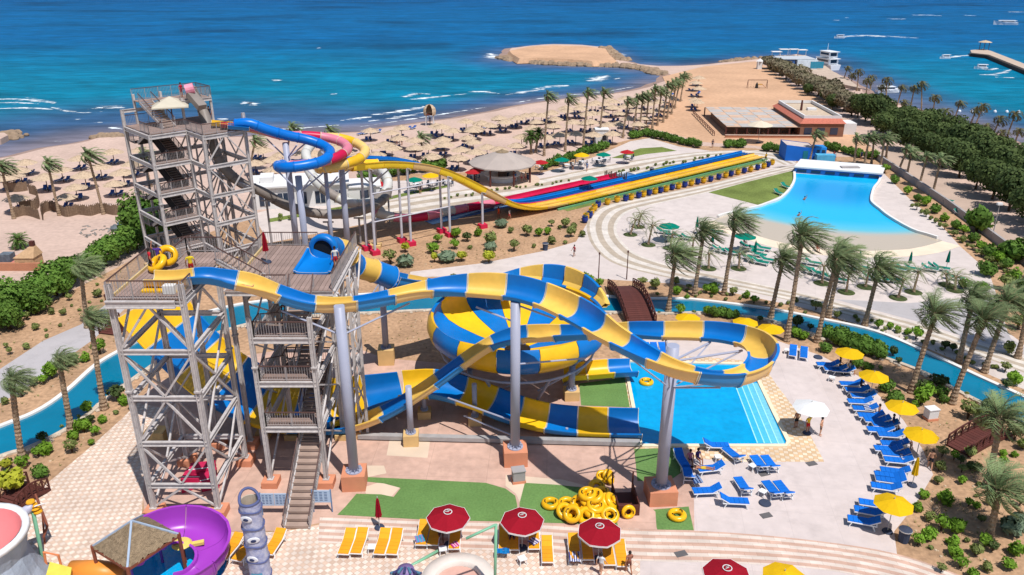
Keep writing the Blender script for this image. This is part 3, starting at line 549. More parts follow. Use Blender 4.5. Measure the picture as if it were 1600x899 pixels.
# upper deck with its own stair
stair(t3, (3.3, 2.4, 17.8), (2.4, 6.0, 20.4), 1.6, 12)
planks(t3, 1.5, U2, 6.0, 7.6, 20.5, 'x', .32); planks(t3, 5.6, U2, 3.6, 5.95, 20.5, 'x', .32)
for u, w_ in ((1.6, 7.5), (U2 - .1, 7.5), (5.7, 3.7), (U2 - .1, 3.7), (4.8, 7.5)): MB().box((u, w_, 10.6), (.26, .26, 21.2 - (.9 if w_ < 5 else 0))).build('post', steel, t3)
railing(t3, [(1.5, 7.6, 20.5), (U2, 7.6, 20.5), (U2, 3.6, 20.5), (5.6, 3.6, 20.5)], 1.3); ib(t3, (5.6, 3.55, 20.3), (U2, 3.55, 20.3), .2, .4)
for k in range(5):
    for s_ in (-1, 1): br(t3, (U2 - 2.4 + 1.6 * s_, 3.2, 1 + 3.3 * k), (U2 - 2.4 - 1.6 * s_, 3.6, 4.3 + 3.3 * k), .14)
    br(t3, (U1 + 1.2, -1, 1 + 3.3 * k), (U1 + 3.8, 1.5, 4.3 + 3.3 * k), .14)
for u in (5.4, 6.6, 7.8): MB().box((u, .8, 8.9), (.16, .16, 17.4)).build('post', steel2, t3)
# square cream parasol on the tall deck
ps = thing('square_parasol', 'cream square parasol on the deck of the tallest tower', 'parasol', W3(4.6, 4.4, 17.75), rz=R(20))
m = MB(); q = [(-2, -2), (2, -2), (2, 2), (-2, 2)]
for i in range(4): a, b = q[i], q[(i + 1) % 4]; m.add([a + (2.25,), b + (2.25,), (0, 0, 3.25)], [(0, 1, 2)]); m.add([a + (2.19,), b + (2.19,), (0, 0, 3.19)], [(2, 1, 0)]); m.add([a + (2.25,), b + (2.25,), b + (2.1,), a + (2.1,)], [(3, 2, 1, 0)])
m.build('canopy', mat('cream_canvas', S(232, 222, 200, .8), .9, .05, trans=.25), ps); MB().cyl((0, 0, 0), (0, 0, 3.2), .07).build('pole', mat('parasol_wood', S(140, 90, 60, .6)), ps); MB().box((0, 0, .1), (.9, .9, .2)).build('base', slabc, ps)
# ---- round columns carrying the slides
def column(px, py, top, r, ft, fh, fw, label, Ytop=None):
    g = G(px, py, fh); t = thing('slide_column', label, 'column', (g.x, g.y, 0), 'columns carrying the slides')
    z = PY(px, top, g.y).z; d = (g.x, g.y)
    MB().cyl((0, 0, fh), (0, 0, z), r, r, 20).build('shaft', colm, t, False); m = MB().cyl((0, 0, fh), (0, 0, fh + .08), r * 1.7, r * 1.7, 20)
    for k in range(10): a = k * PI / 5; m.beam((math.cos(a) * r, math.sin(a) * r, fh + .15), (math.cos(a) * r * 1.55, math.sin(a) * r * 1.55, fh + .15), .04, .22)
    m.build('base_flange', colm, t); m = MB().box((0, 0, fh / 2), (fw, fw, fh - .004), R(4)); m.build('footing', ft, t)
    for o_ in t.children:
        if o_.name.startswith('shaft'):
            o_.data.polygons.foreach_set('use_smooth', [len(p.vertices) == 4 for p in o_.data.polygons])
    return t, z
C1, zc1 = column(553, 735, 478, .36, terra, 1.3, 1.7, 'thick lilac grey column on a terracotta block right of the stairs')
C2, zc2 = column(805, 698, 472, .36, terra, 1.3, 1.8, 'thick lilac grey column in front of the bowl on a terracotta block')
C3, zc3 = column(1033, 757, 540, .42, terra, 1.2, 2.0, 'thick grey column beside the tube stack carrying the ring of the slide')
C4, zc4 = column(603, 543, 428, .3, tancon, 1.6, 1.5, 'slim column on a tan block left behind the bowl')
C5, zc5 = column(642, 676, 604, .25, tancon, 1.0, 1.2, 'short column on a tan block under the diagonal flume')
column(742, 650, 600, .2, tancon, .7, 1.1, 'low column on a tan block under the exit flume')
column(663, 640, 600, .2, tancon, .7, 1.1, 'low column left of centre under the exit flume')
column(893, 608, 570, .28, tancon, .9, 1.3, 'stub column on a tan block right under the bowl')
column(735, 606, 578, .25, tancon, .9, 1.2, 'stub column shaded under the left of the bowl')
def arm(t, a, b, w=.14): return MB().cyl(Vector(a) - t.location, Vector(b) - t.location, w / 2, w / 2, 6).build('arm', colm, t)
# ---- rack columns under the yellow racing slide (white posts on crimson blocks)
RK = [(573, 384), (586, 391), (628, 372), (642, 377), (690, 357), (703, 363), (754, 350)]
def racer_z(x): return 0
# ================================================================ SLIDES
yel = mat('slide_yellow', S(248, 194, 30, .78), .38, .1, .3, .04, 20, .4, orand=.09, fine=.06, fscale=1.6)
yelp = mat('slide_yellow_faded', S(244, 198, 92, .8), .42, .1, .3, .04, 20, .4, orand=.09, fine=.05, fscale=2)
blu = mat('slide_blue', S(0, 114, 194, .85), .38, .14, .3, .04, 20, .4, orand=.12, fine=.04, fscale=2)
bluf = mat('slide_blue_faded', S(70, 150, 214, .75), .4, .08, .25, .02, 30, .4, orand=.05)
crims = mat('slide_crimson', S(206, 24, 74, .78), .35, .1, .25, orand=.06); pinkt = mat('slide_pink', S(226, 130, 150, .78), .4, .1, .4, orand=.05); creamt = mat('slide_cream', S(246, 206, 120, .78), .4, .06, .4, orand=.05)
tubeb = mat('tube_blue', S(0, 112, 204, .85), .33, .05, .3, orand=.05); greyt = mat('tube_grey', S(150, 140, 132, .7), .5, .2, .5, orand=.08); whitet = mat('tube_white', S(214, 212, 206, .78), .45, .08, .5, orand=.05)
OUTER = {'slide_yellow': mat('slide_yellow_back_painted_sun', S(255, 214, 50, .9), .4, .08, .4, orand=.05), 'slide_yellow_faded': mat('slide_yellow_back', S(250, 208, 140, .8), .45, .06, .4, orand=.05), 'slide_blue': mat('slide_blue_back', S(56, 144, 210, .8), .42, .08, .4, orand=.06)}  # bright yellow back has sunlight painted into its colour
joint = mat('joint_sealant', S(226, 216, 190, .75), .6, .1)
def sweep(par, pts, cols, seclen, prof, n=8, nm='slide_section', start=0, smooth=True, rib=.07, seal=None):
    """prof(row) -> closed list of (side, up) points, inner first; one mesh per section of the slide"""
    P = cr(pts, n); k = len(P); pos = [Vector(p[:3]) for p in P]; acc = [0.0]
    for i in range(1, k): acc.append(acc[-1] + (pos[i] - pos[i - 1]).length)
    ns = max(1, round(acc[-1] / seclen)); sl_ = acc[-1] / ns
    def atd(d):
        i = max(0, min(k - 2, int(np.searchsorted(acc, d)) - 1)); t = (d - acc[i]) / max(1e-6, acc[i + 1] - acc[i]); return P[i] + (P[i + 1] - P[i]) * t
    def ring(d, grow=0.0):
        r = atd(d); a, b = atd(max(0, d - .25)), atd(min(acc[-1], d + .25)); dd = Vector((b - a)[:3]).normalized()
        s = dd.cross(Vector((0, 0, 1))); s.normalize(); u = s.cross(dd); p = Vector(r[:3])
        return [p + s * x + u * y for x, y in prof(r, grow)]
    objs = []
    for q in range(ns):
        d0, d1 = q * sl_ + .012, (q + 1) * sl_ - .012; mb = MB(); kk = max(3, round(sl_ / .55)); ds = [(d0, 1), (d0 + .045, 1), (d0 + .07, 0)] + [(d0 + .07 + (d1 - d0 - .14) * i / kk, 0) for i in range(1, kk)] + [(d1 - .07, 0), (d1 - .045, 1), (d1, 1)]
        rs = [ring(d, rib * g) for d, g in ds]; m_ = len(rs[0]); vs = [v for r in rs for v in r]
        fs = [(i * m_ + j, i * m_ + (j + 1) % m_, (i + 1) * m_ + (j + 1) % m_, (i + 1) * m_ + j) for i in range(len(rs) - 1) for j in range(m_)]
        fs += [tuple(range(m_)), tuple((len(rs) - 1) * m_ + j for j in reversed(range(m_)))]
        mb.add(vs, fs); o_ = mb.build(nm, [cols[(q + start) % len(cols)], seal or joint], par); me = o_.data
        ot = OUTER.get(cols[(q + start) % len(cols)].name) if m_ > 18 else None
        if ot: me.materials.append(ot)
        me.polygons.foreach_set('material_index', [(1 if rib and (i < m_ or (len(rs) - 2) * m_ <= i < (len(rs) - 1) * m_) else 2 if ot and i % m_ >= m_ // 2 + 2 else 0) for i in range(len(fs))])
        if smooth:
            me.polygons.foreach_set('use_smooth', [len(p.vertices) == 4 for p in me.polygons])
            try: me.set_sharp_from_angle(angle=R(38))
            except Exception: pass
        objs.append(o_)
    return objs
def uprof(r, grow=0.0, seg=9, e=.72, t=.06):
    w_, hl, hr = r[3], r[4], r[5]; a = []
    for i in range(seg + 1):
        f = PI * i / seg; c, s = math.cos(f), math.sin(f); h = hl if c > 0 else hr
        a.append((-w_ * math.copysign(abs(c) ** e, c), h * (1 - abs(s) ** e)))
    o_ = [(x * (1 + (t + grow) / w_), y - (t + grow) * (1 if .15 < i / seg < .85 else .3)) for i, (x, y) in enumerate(a)]
    lipL = [(-w_ - .17, hl - .03), (-w_ - .17, hl + .03)]; lipR = [(w_ + .17, hr + .03), (w_ + .17, hr - .03)]
    a[0] = (a[0][0], hl + .03); a[-1] = (a[-1][0], hr + .03)
    return lipL + a + lipR + [(x, y) for x, y in reversed(o_)]
def tprof(r, grow=0.0, seg=14):
    rr = r[3] + grow; return [(rr * math.cos(2 * PI * i / seg), rr * math.sin(2 * PI * i / seg)) for i in range(seg)]
def at3(x, y, Y, *rest): return tuple(PY(x, y, Y)) + rest
BY = [blu, yelp]
# ---- tube ride from the near tower: arc, ring, crossing over the bowl, steep drop into the wave wall, exit to the pool
sA = thing('tube_slide', 'long blue and yellow open tube slide winding from the near tower round a ring', 'slide')
W_, A_h = 1.05, .85
pA = [(-23.4, 47.6, 16.6, 1.0, .7, .7), (-22.0, 47.6, 16.55, 1.0, .75, .75), at3(318, 440, 47.8, 1.0, .8, .8), at3(352, 446, 48.2, 1.05, .95, .7), at3(395, 456, 48.6, 1.05, 1.1, .75), at3(440, 472, 49.2, 1.05, 1.0, .9), at3(490, 484, 49.7, 1.05, .8, 1.0), at3(545, 484, 50.2, 1.05, .7, 1.15), at3(600, 475, 51.2, 1.05, .7, 1.1),
      at3(650, 464, 52.2, 1.05, .8, .95), at3(700, 459, 53.0, 1.1, 1.2, .7), at3(755, 461, 53.0, 1.15, 1.65, .6), at3(810, 467, 52.6, 1.15, 1.7, .6), at3(860, 482, 51.4, 1.15, 1.6, .6), at3(910, 507, 49.0, 1.15, 1.5, .6), at3(950, 532, 46.6, 1.12, 1.0, .7), at3(990, 555, 44.6, 1.1, .8, .9),
      at3(1040, 580, 43.0, 1.08, .6, 1.1), at3(1090, 595, 42.3, 1.06, .55, 1.25), at3(1140, 600, 42.9, 1.06, .55, 1.35), at3(1178, 588, 44.4, 1.06, .55, 1.4), at3(1191, 565, 46.7, 1.06, .55, 1.45), at3(1174, 543, 48.9, 1.06, .5, 1.3), at3(1130, 531, 50.4, 1.06, .5, 1.15), at3(1080, 527, 51.3, 1.06, .5, 1.05), at3(1030, 526, 51.9, 1.06, .55, .95), at3(985, 525, 52.6, 1.05, .7, .9), at3(935, 527, 53.5, 1.05, .8, .8),
      at3(885, 529, 54.4, 1.05, .8, .9), at3(845, 531, 55.2, 1.05, .7, 1.1), at3(805, 534, 55.9, 1.05, .7, 1.1), at3(770, 544, 56.0, 1.05, .8, .8), at3(730, 570, 55.9, 1.05, .8, .8), at3(680, 606, 55.7, 1.05, .8, .8), at3(630, 638, 55.5, 1.05, .8, .8), at3(585, 660, 55.3, 1.05, .85, .85), at3(545, 672, 55.4, 1.1, .9, .9), at3(505, 675, 55.9, 1.2, .9, .9)]
pA = [p[:3] + (p[3] * .76, p[4] * .8, p[5] * .8) for p in pA]
secA = sweep(sA, pA, BY, 2.75, uprof, 8, start=1)
# wide wave wall rising behind the near tower
pW = [at3(630, 620, 59.2, 1.6, 1.5, 1.0), at3(575, 634, 58.6, 2.0, 1.8, 1.0), at3(520, 648, 57.8, 2.6, 2.0, .9), at3(460, 652, 57.2, 3.1, 1.9, .8), at3(400, 634, 57.3, 3.2, 1.6, .7), at3(340, 600, 57.6, 3.2, 1.4, .6), at3(290, 556, 57.9, 3.2, 1.2, .55), at3(250, 510, 58.2, 3.2, 1.0, .5), at3(222, 474, 58.5, 3.2, .9, .5)]
pW = [p[:4] + (p[5], p[4]) for p in pW]
sweep(sA, pW, [blu, yel], 3.0, lambda r, g=0: uprof(r, g, 11, .6), 8, 'wave_wall_section')
pE = [at3(628, 619, 59.2, 1.6, 1.5, 1.0), at3(680, 615, 59.2, 1.5, 1.4, .9), at3(740, 630, 58.4, 1.45, 1.3, .8), at3(790, 650, 57.4, 1.4, 1.35, .75), at3(840, 664, 56.4, 1.4, 1.3, .75), at3(890, 671, 56.0, 1.4, 1.3, .7), at3(945, 674, 55.8, 1.4, 1.3, .7), at3(1000, 675, 55.7, 1.4, 1.3, .7)]
sweep(sA, pE, [blu, yel], 2.6, uprof, 8, 'exit_section', start=1)
MB().box((-22.2, 47.6, 16.5), (2.6, 2.3, .12)).build('start_pad', yel, sA)
# steel carrying the wave wall
for x, y0, y1, z in ((-20, 54.2, 60.2, 1.2), (-24, 54.2, 60.6, 4.0), (-27.5, 54.5, 61, 7.0)):
    for yy in (y0, y1): MB().cyl((x, yy, 0), (x, yy, z + .4), .14, .14, 8).build('support_post', steel, sA)
    MB().beam((x, y0, z - .5), (x, y1, z - .5), .2, .3).build('support_beam', steel, sA)
for x, y in ((-7.5, 59), (-3, 58.4), (1, 57), (4.5, 56)):
    MB().cyl((x, y, 0), (x, y, max(.35, .95 - .06 * (x + 7))), .12, .12, 8).build('support_post', colm, sA)
MB().beam(G(560, 681, .3), G(1000, 692, .3), .5, .35).build('water_pipe', mat('pipe_grey', S(176, 172, 170, .75), .5), sA)
# arms from the columns to the flume
ax_, bx2 = C2.location, zc2
arm(C2, (C2.location.x, C2.location.y, zc2 - 1.6), at3(744, 480, 53)); arm(C2, (C2.location.x, C2.location.y, zc2 - .2), at3(866, 498, 51.6)); arm(C2, (C2.location.x, C2.location.y, zc2 - 5.0), at3(915, 560, 55)); arm(C2, (C2.location.x, C2.location.y, zc2 - .1), at3(808, 474, 52.6), .3)
arm(C2, (C2.location.x, C2.location.y, 3.5), at3(700, 622, 56)); arm(C2, (C2.location.x, C2.location.y, 2.2), at3(725, 650, 57))
arm(C1, (C1.location.x, C1.location.y, zc1 - 2.2), at3(440, 486, 49.4)); arm(C1, (C1.location.x, C1.location.y, zc1 - 2.2), at3(640, 474, 52.4)); arm(C1, (C1.location.x, C1.location.y, zc1 - .1), at3(545, 482, 50.2), .3)
c3 = C3.location
for q_ in ((985, 560, 45.0), (1045, 590, 43.3), (1125, 606, 43.2), (1172, 594, 45), (1160, 548, 48.6), (1110, 535, 50.2), (1040, 530, 51.4)): arm(C3, (c3.x, c3.y, zc3 - 1.2), at3(*q_), .16); arm(C3, (c3.x, c3.y, zc3 - 3.2), at3(*q_), .12)
arm(C4, (C4.location.x, C4.location.y, zc4 - .6), at3(575, 470, 52)); arm(C4, (C4.location.x, C4.location.y, zc4), at3(640, 446, 65), .2)
# ---- bowl ride
sB = thing('bowl_slide', 'big blue and yellow spinning bowl in the middle with its tube entry', 'slide', (.5, 65.4, 0))
NW = 14; R0 = 7.9
prof_in = [(7.55, 6.5), (7.9, 6.1), (8.02, 5.5), (7.8, 4.9), (7.2, 4.35), (6.0, 3.85), (4.0, 3.35), (1.2, 2.9)]
prof_out = [(1.2, 2.78), (4.0, 3.2), (6.1, 3.7), (7.35, 4.2), (7.98, 4.8), (8.18, 5.5), (8.06, 6.18), (7.75, 6.63)]
for i in range(NW):
    a0, a1 = 2 * PI * i / NW + .004, 2 * PI * (i + 1) / NW - .004; mb = MB(); k = 8
    hi = [0.0] * len(prof_in)
    for part in (prof_in + prof_out + [prof_in[0]],): mb.lathe(part, k, (0, 0, 0), a0, a1)
    o_ = mb.build('bowl_panel', (blu, yel)[i % 2] if True else blu, sB); o_.data.polygons.foreach_set('use_smooth', [True] * len(o_.data.polygons))
    try: o_.data.set_sharp_from_angle(angle=R(40))
    except Exception: pass
# raised entry wall along the back right of the bowl
for i in range(6):
    a0, a1 = R(8 + 16 * i) + .006, R(24 + 16 * i) - .006
    h0 = lambda a: .2 + 1.5 * math.sin(PI * (a - R(8)) / R(96)); mb = MB(); vs = []; K = 6
    for j in range(K + 1):
        a = a0 + (a1 - a0) * j / K; hh = 6.6 + h0(a)
        for r_, z_ in ((7.6, 6.5), (8.1, 6.9), (8.3, hh), (8.55, hh), (8.55, hh - .1), (8.4, hh - .12), (8.25, 6.5)): vs.append((r_ * math.cos(a), r_ * math.sin(a), z_))
    mb.add(vs, [(j * 7 + q_, (j + 1) * 7 + q_, (j + 1) * 7 + (q_ + 1) % 7, j * 7 + (q_ + 1) % 7) for j in range(K) for q_ in range(7)]); mb.build('entry_wall', (yelp, blu)[i % 2], sB)
off = Vector((.5, 65.4, 0))
def loc(p): return (p[0] - off.x, p[1] - off.y) + tuple(p[2:])
pT = [(-14.55, 58.0, 15.15, .98), (-14.35, 59.4, 14.7, .98), (-13.6, 60.9, 13.9, 1.0), at3(553, 414, 62.6, 1.0), at3(585, 424, 64.2, 1.0), at3(612, 434, 65.2, 1.02)]
sweep(sB, [loc(p) for p in pT], [blu, yelp], 2.0, tprof, 6, 'tunnel_section')
pT2 = [at3(610, 446, 65.1, 1.1, 1.1, 1.1), at3(640, 451, 66.2, 1.1, 1.0, 1.1), at3(675, 455, 67.6, 1.15, .9, 1.3), at3(710, 458, 69.4, 1.2, .8, 1.4), at3(750, 458, 71.2, 1.25, .6, 1.5), at3(800, 459, 72.2, 1.3, .5, 1.5)]
sweep(sB, [loc(p) for p in pT2], [blu, yelp], 2.4, uprof, 6, 'flume_section')
# mouth of the tunnel on the platform: apron, and a black disc painting the darkness inside
apr = [(-14.85, 55.0, 14.42, 1.25, .12, .12), (-14.8, 56.0, 14.45, 1.2, .25, .25), (-14.7, 57.0, 14.5, 1.12, .5, .5), (-14.6, 57.9, 14.55, 1.05, .8, .8)]
sweep(sB, [loc(p) for p in apr], [blu], 4, uprof, 6, 'tunnel_apron')
mo = MB(); ctr = Vector((-14.6, 57.9, 15.2)) - off
mo.lathe([(.78, 0), (1.0, -.12), (1.2, .02), (1.2, .5), (1.05, .6), (.8, .5)], 22); o_ = mo.build('tunnel_collar', blu, sB, True); o_.location = ctr; o_.rotation_euler = (R(-90), 0, R(-12))
mo = MB(); mo.lathe([(.01, 0), (.82, .0)], 20); o_ = mo.build('tunnel_dark_disc', mat('painted_tunnel_dark', (.004, .005, .008, 1), .9), sB); o_.location = ctr + Vector((0, .06, 0)); o_.rotation_euler = (R(-90), 0, R(-12))
pX = [at3(880, 592, 64.5, 1.1, .9, .9), at3(920, 588, 64.3, 1.1, .9, .8), at3(955, 585, 64.6, 1.1, .9, .8), at3(990, 583, 65.0, 1.15, .8, .8)]
sweep(sB, [loc(p) for p in pX], [yel, yel, blu], 2.0, uprof, 6, 'exit_section')
m = MB()
for i in range(32):
    a, b = 2 * PI * i / 32, 2 * PI * (i + 1) / 32
    m.cyl((7.0 * math.cos(a), 7.0 * math.sin(a), 3.2), (7.0 * math.cos(b), 7.0 * math.sin(b), 3.2), .11, .11, 6)
m.build('ring_truss', colm, sB)
for i in range(8):
    a = 2 * PI * (i + .5) / 8; p = (7.0 * math.cos(a), 7.0 * math.sin(a), 3.2); q_ = (4.6 * math.cos(a), 4.6 * math.sin(a), 0)
    MB().cyl(q_, p, .14, .14, 8).build('support_leg', colm, sB); MB().cyl((q_[0], q_[1], .9), (6.9 * math.cos(a + .38), 6.9 * math.sin(a + .38), 3.2), .09, .09, 6).build('support_strut', colm, sB)
# ---- three enclosed tubes and the racing lanes from the tallest tower
def tube_slide(nm, label, pts, col, r, seclen=2.4):
    t = thing(nm, label, 'slide', group='tube slides of the tallest tower')
    sweep(t, [tuple(p[:3]) + (r,) for p in pts], col, seclen, tprof, 8, 'tube_section', seal=col[0] if len(col) == 1 else None, rib=.05); return t
sBlue = tube_slide('enclosed_slide', 'blue enclosed tube slide looping out from the tallest tower', [at3(368, 194, 91.5), at3(390, 193, 91.6), at3(418, 203, 92.2), at3(450, 212, 93.2), at3(482, 219, 94.0), at3(508, 229, 93.6), at3(516, 241, 91.2), at3(503, 252, 88.6), at3(475, 259, 87.2), at3(445, 262, 87.0), at3(434, 260, 89.5), at3(450, 257, 94), at3(500, 256, 98), at3(550, 254, 102.5)], [tubeb], .58)
sPink = tube_slide('enclosed_slide', 'pink enclosed tube slide running behind the blue tube', [at3(372, 196, 93.0), at3(400, 200, 93.6), at3(440, 212, 94.6), at3(480, 212, 96.0), at3(515, 216, 96.6), at3(537, 224, 95.8), at3(543, 234, 93.6), at3(528, 245, 91.0), at3(500, 254, 89.4), at3(470, 258, 88.8), at3(455, 259, 90.6), at3(480, 258, 95.5), at3(540, 256, 100)], [pinkt, pinkt, pinkt, crims], .55)
sYel = tube_slide('enclosed_slide', 'cream yellow enclosed tube slide curling outermost of three', [at3(375, 196, 94.2), at3(420, 206, 95.4), at3(470, 216, 97.2), at3(520, 215, 98.6), at3(552, 222, 98.4), at3(570, 234, 96.4), at3(563, 247, 94.0), at3(540, 256, 92.2), at3(510, 262, 91.2), at3(500, 264, 93.2), at3(530, 262, 96.5), at3(565, 257, 98.8), at3(590, 256, 100)], [creamt, creamt, yel], .58)
for nm, px, c_ in (('yellow', 341, yel), ('red', 355, mat('start_red', S(206, 40, 44, .75), .4)), ('blue', 366, blu)):
    t = thing('slide_start', nm + ' slide starting trough on the deck of the tallest tower', 'slide start')
    q_ = PY(px, 196, 91.4 + {'yellow': 1.6, 'red': .6, 'blue': -.3}[nm]); q_.z = 17.9
    d_ = Vector((.94, .3, 0)); sweep(t, [tuple(q_ + d_ * k * .8 + Vector((0, 0, .05 - .12 * k))) + (.62, .45, .45) for k in range(-1, 3)], [c_], 4, uprof, 4, 'trough')
# racing lanes: profile down from the tower then a long run-out
ed = Vector((G(1193, 251).x - G(863, 331).x, G(1193, 251).y - G(863, 331).y, 0)); Lr = ed.length; ed.normalize(); es = Vector((ed.y, -ed.x, 0))
S0 = G(863, 331)         # near front edge of the run-out
RZ = [(-33, 11.75), (-30, 11.55), (-28, 11.35), (-26, 11.0), (-24, 10.55), (-22, 10.0), (-20, 9.25), (-18, 8.3), (-16, 7.2), (-14, 6.0), (-12, 4.8), (-10, 3.6), (-8, 2.5), (-6, 1.65), (-4, 1.05), (-2, .7), (1, .5)]
def lane_pts(off_, dz=0.0):
    base = S0 + es * -off_; out = []
    for s_, z_ in RZ + [(6, .42), (20, .42), (35, .42), (Lr + 1, .42)]:
        p = base + ed * s_; out.append((p.x, p.y, z_ + dz))
    return out
def lane(nm, label, off_, wd, col, seclen, i0=0, walls=(.32, .32), near=0.0):
    t = thing(nm, label, 'slide', group='lanes of the racing slide')
    hw_ = lambda k: float(np.interp(RZ[k][0], (-12, 0), (.95, .35))) if k < 17 else walls[1]
    sweep(t, [p[:2] + (p[2] - (hw_(k) - walls[1]) * .5 * near, wd, walls[0], walls[1] + (hw_(k) - walls[1]) * near) for k, p in enumerate(lane_pts(off_))][i0:], col, seclen, lambda r, g=0: uprof(r, g * .4, 8, .35), 5, 'lane_section', seal=col[0]); return t
lane('racing_slide', 'sunny yellow racing slide sweeping down to the row of flower pots', 1.5, 1.4, [yel, yel, yelp], 4.2, near=1.0)
lane('racing_slide', 'blue racing slide lane behind the yellow one', 4.5, 1.3, [blu], 4.2, 0)
t = thing('lane_divider', 'thin crimson ridge between yellow and blue racing lanes', 'divider'); q_ = lane_pts(3.05)[12:]
m = MB(); [m.beam(Vector(a) + Vector((0, 0, .15)), Vector(b) + Vector((0, 0, .15)), .3, .4) for a, b in zip(q_[:-1], q_[1:])]; m.build('ridge', crims, t)
for k_, of_ in enumerate((1.0, 2.0, 2.4, 3.9, 4.5, 5.1)):
    q_ = lane_pts(of_, .1); m = MB(); [m.beam(a, b, .09, .1) for a, b in zip(q_[:-1], q_[1:])]; m.build('lane_rib', yelp if k_ < 3 else mat('lane_rib_blue', S(0, 84, 160, .75), .4), t)
t = thing('racing_slide', 'crimson racing lane with high side wall ending under the green parasol', 'slide', group='lanes of the racing slide'); q_ = [p[:2] + (.5,) for p in lane_pts(7.4)[9:19]]
q_[-1] = tuple(S0 + es * -7.4 + ed * 22) [:2] + (.45,)
sweep(t, [p + (.6, .55, .25) for p in q_], [crims], 4, lambda r, g=0: uprof(r, g * .4, 8, .4), 5, 'lane_section', seal=crims)
shal = mat('lane_water', S(96, 140, 190, .8), .15, .15, .4, .2, 3, .4)
m = MB(); a = S0 + es * -5.95 + ed * -18; b = S0 + es * -5.95 + ed * 26; c_ = S0 + es * -9.6 + ed * 26; d_ = S0 + es * -8.2 + ed * -18; struct('landing_pool', m.sheet([a, b, c_, d_], .05), shal)
struct('landing_pool_edge', kerb([b, c_, d_], .4, 0, .35), rimm)
struct('racer_edge', kerb([S0 + es * .1 + ed * 1, S0 + es * .1 + ed * (Lr + 1)], .25, 0, .3), mat('racer_green', S(110, 170, 120, .75), .6)); struct('racer_edge', kerb([S0 + es * -6.0 + ed * 26.3, S0 + es * -6.0 + ed * (Lr + 2)], .4, 0, .6), rimm)
struct('racer_verge', MB().sheet([S0 + es * .3 + ed * 2, S0 + es * 1.3 + ed * 2, S0 + es * 1.3 + ed * Lr, S0 + es * .3 + ed * Lr], .03), lawn)
# posts of the racing slide
for i, (px, py) in enumerate(RK):
    g = G(px, py, .6); s_ = (Vector((g.x, g.y, 0)) - S0).dot(ed); LP = RZ
    z = np.interp(s_, [q[0] for q in LP], [q[1] for q in LP]) - .15
    t = thing('racer_post', 'pale round post on a crimson block, %s from the left under the yellow racing slide' % ORD[i], 'post', (g.x, g.y, 0), 'posts under the racing slide')
    MB().cyl((0, 0, .6), (0, 0, z), .17, .17, 10).build('shaft', mat('post_white', S(206, 204, 212, .78), .5), t); MB().box((0, 0, .3), (1.1, 1.1, .596), R(30)).build('footing', pinkf, t)
    MB().beam(tuple(es * .9 + Vector((0, 0, z - .08))), tuple(es * -.9 + Vector((0, 0, z - .08))), .16, .2).build('cross_beam', steel2, t)
for zf in (.42, .78):
    A = G(586, 391, .6); B = G(703, 363, .6); t = thing('rail_pipe', ('lower' if zf < .5 else 'upper') + ' horizontal pipe linking the posts of the yellow racing slide', 'pipe')
    MB().cyl((A.x, A.y, 10.5 * zf), (B.x, B.y, 10.3 * zf), .09, .09, 6).build('pipe', mat('post_white', S(206, 204, 212, .78), .5), t)
# columns of the three tubes
for i, (px, py, top, Y, lb) in enumerate(((445, 425, 214, 93.2, 'thick column under the blue tube nearest the tallest tower'), (465, 425, 266, 88, 'column under the near bend of the blue tube'), (531, 420, 234, 94.5, 'column amid the bends of the three tubes'), (508, 420, 262, 92, 'slim column under the pink tube bend'), (578, 420, 258, 101, 'slim column where the yellow racing slide begins'))):
    g = PY(px, top, Y); b_ = g.copy(); b_.z = 0; t = thing('tube_column', lb, 'column', (g.x, g.y, 0), 'columns of the three tube slides')
    rr = .38 if i < 3 else .24; MB().cyl((0, 0, .5), (0, 0, g.z - .7), rr, rr, 14).build('shaft', colm, t, True); MB().box((0, 0, .25), (1.5, 1.5, .5)).build('footing', tancon, t)
    for q_ in ((2.6, 1.2), (-2.6, 1.5), (1.8, -1.8)): MB().cyl((0, 0, g.z - 2.6), (q_[0], q_[1], g.z - .6), .09, .09, 6).build('arm', colm, t)
# ---- grey and white twisting tube behind, ending crimson on the ground
tg = tube_slide('twisting_tube', 'weathered grey and white tube spiralling down behind the three tubes', [at3(298, 140, 97), at3(306, 152, 97.5), at3(318, 175, 97), at3(330, 215, 95.5), at3(345, 255, 95), at3(375, 285, 95.5), at3(410, 300, 97), at3(445, 320, 98), at3(490, 333, 99), at3(540, 334, 101), at3(585, 322, 106), at3(606, 300, 112), at3(600, 276, 118), at3(575, 262, 122), at3(545, 258, 121), at3(500, 240, 118)], [greyt], .62, 3)
tw = tube_slide('twisting_tube', 'white ribbed tube bending beside the yellow racing slide', [at3(486, 262, 112), at3(478, 240, 114), at3(490, 222, 117)], [whitet], .68, 2.6)
tw2 = tube_slide('twisting_tube', 'long white tube dropping left of the racing posts', [at3(480, 262, 112), at3(495, 285, 109), at3(520, 305, 107), at3(550, 318, 107), at3(580, 316, 109), at3(602, 300, 112), at3(606, 282, 114), at3(596, 264, 116)], [whitet, whitet, greyt], .68, 2.6)
tr_ = tube_slide('twisting_tube', 'faded red and white tube lying low along the ground to the landing pool', [at3(570, 322, 108), at3(590, 316, 110), at3(584, 330, 108), at3(600, 336, 108.5), at3(630, 341, 109.5), at3(665, 338, 111), at3(700, 330, 114), at3(735, 324, 117), at3(770, 318, 119.5)], [crims, pinkt, whitet, pinkt], .65, 2.6)
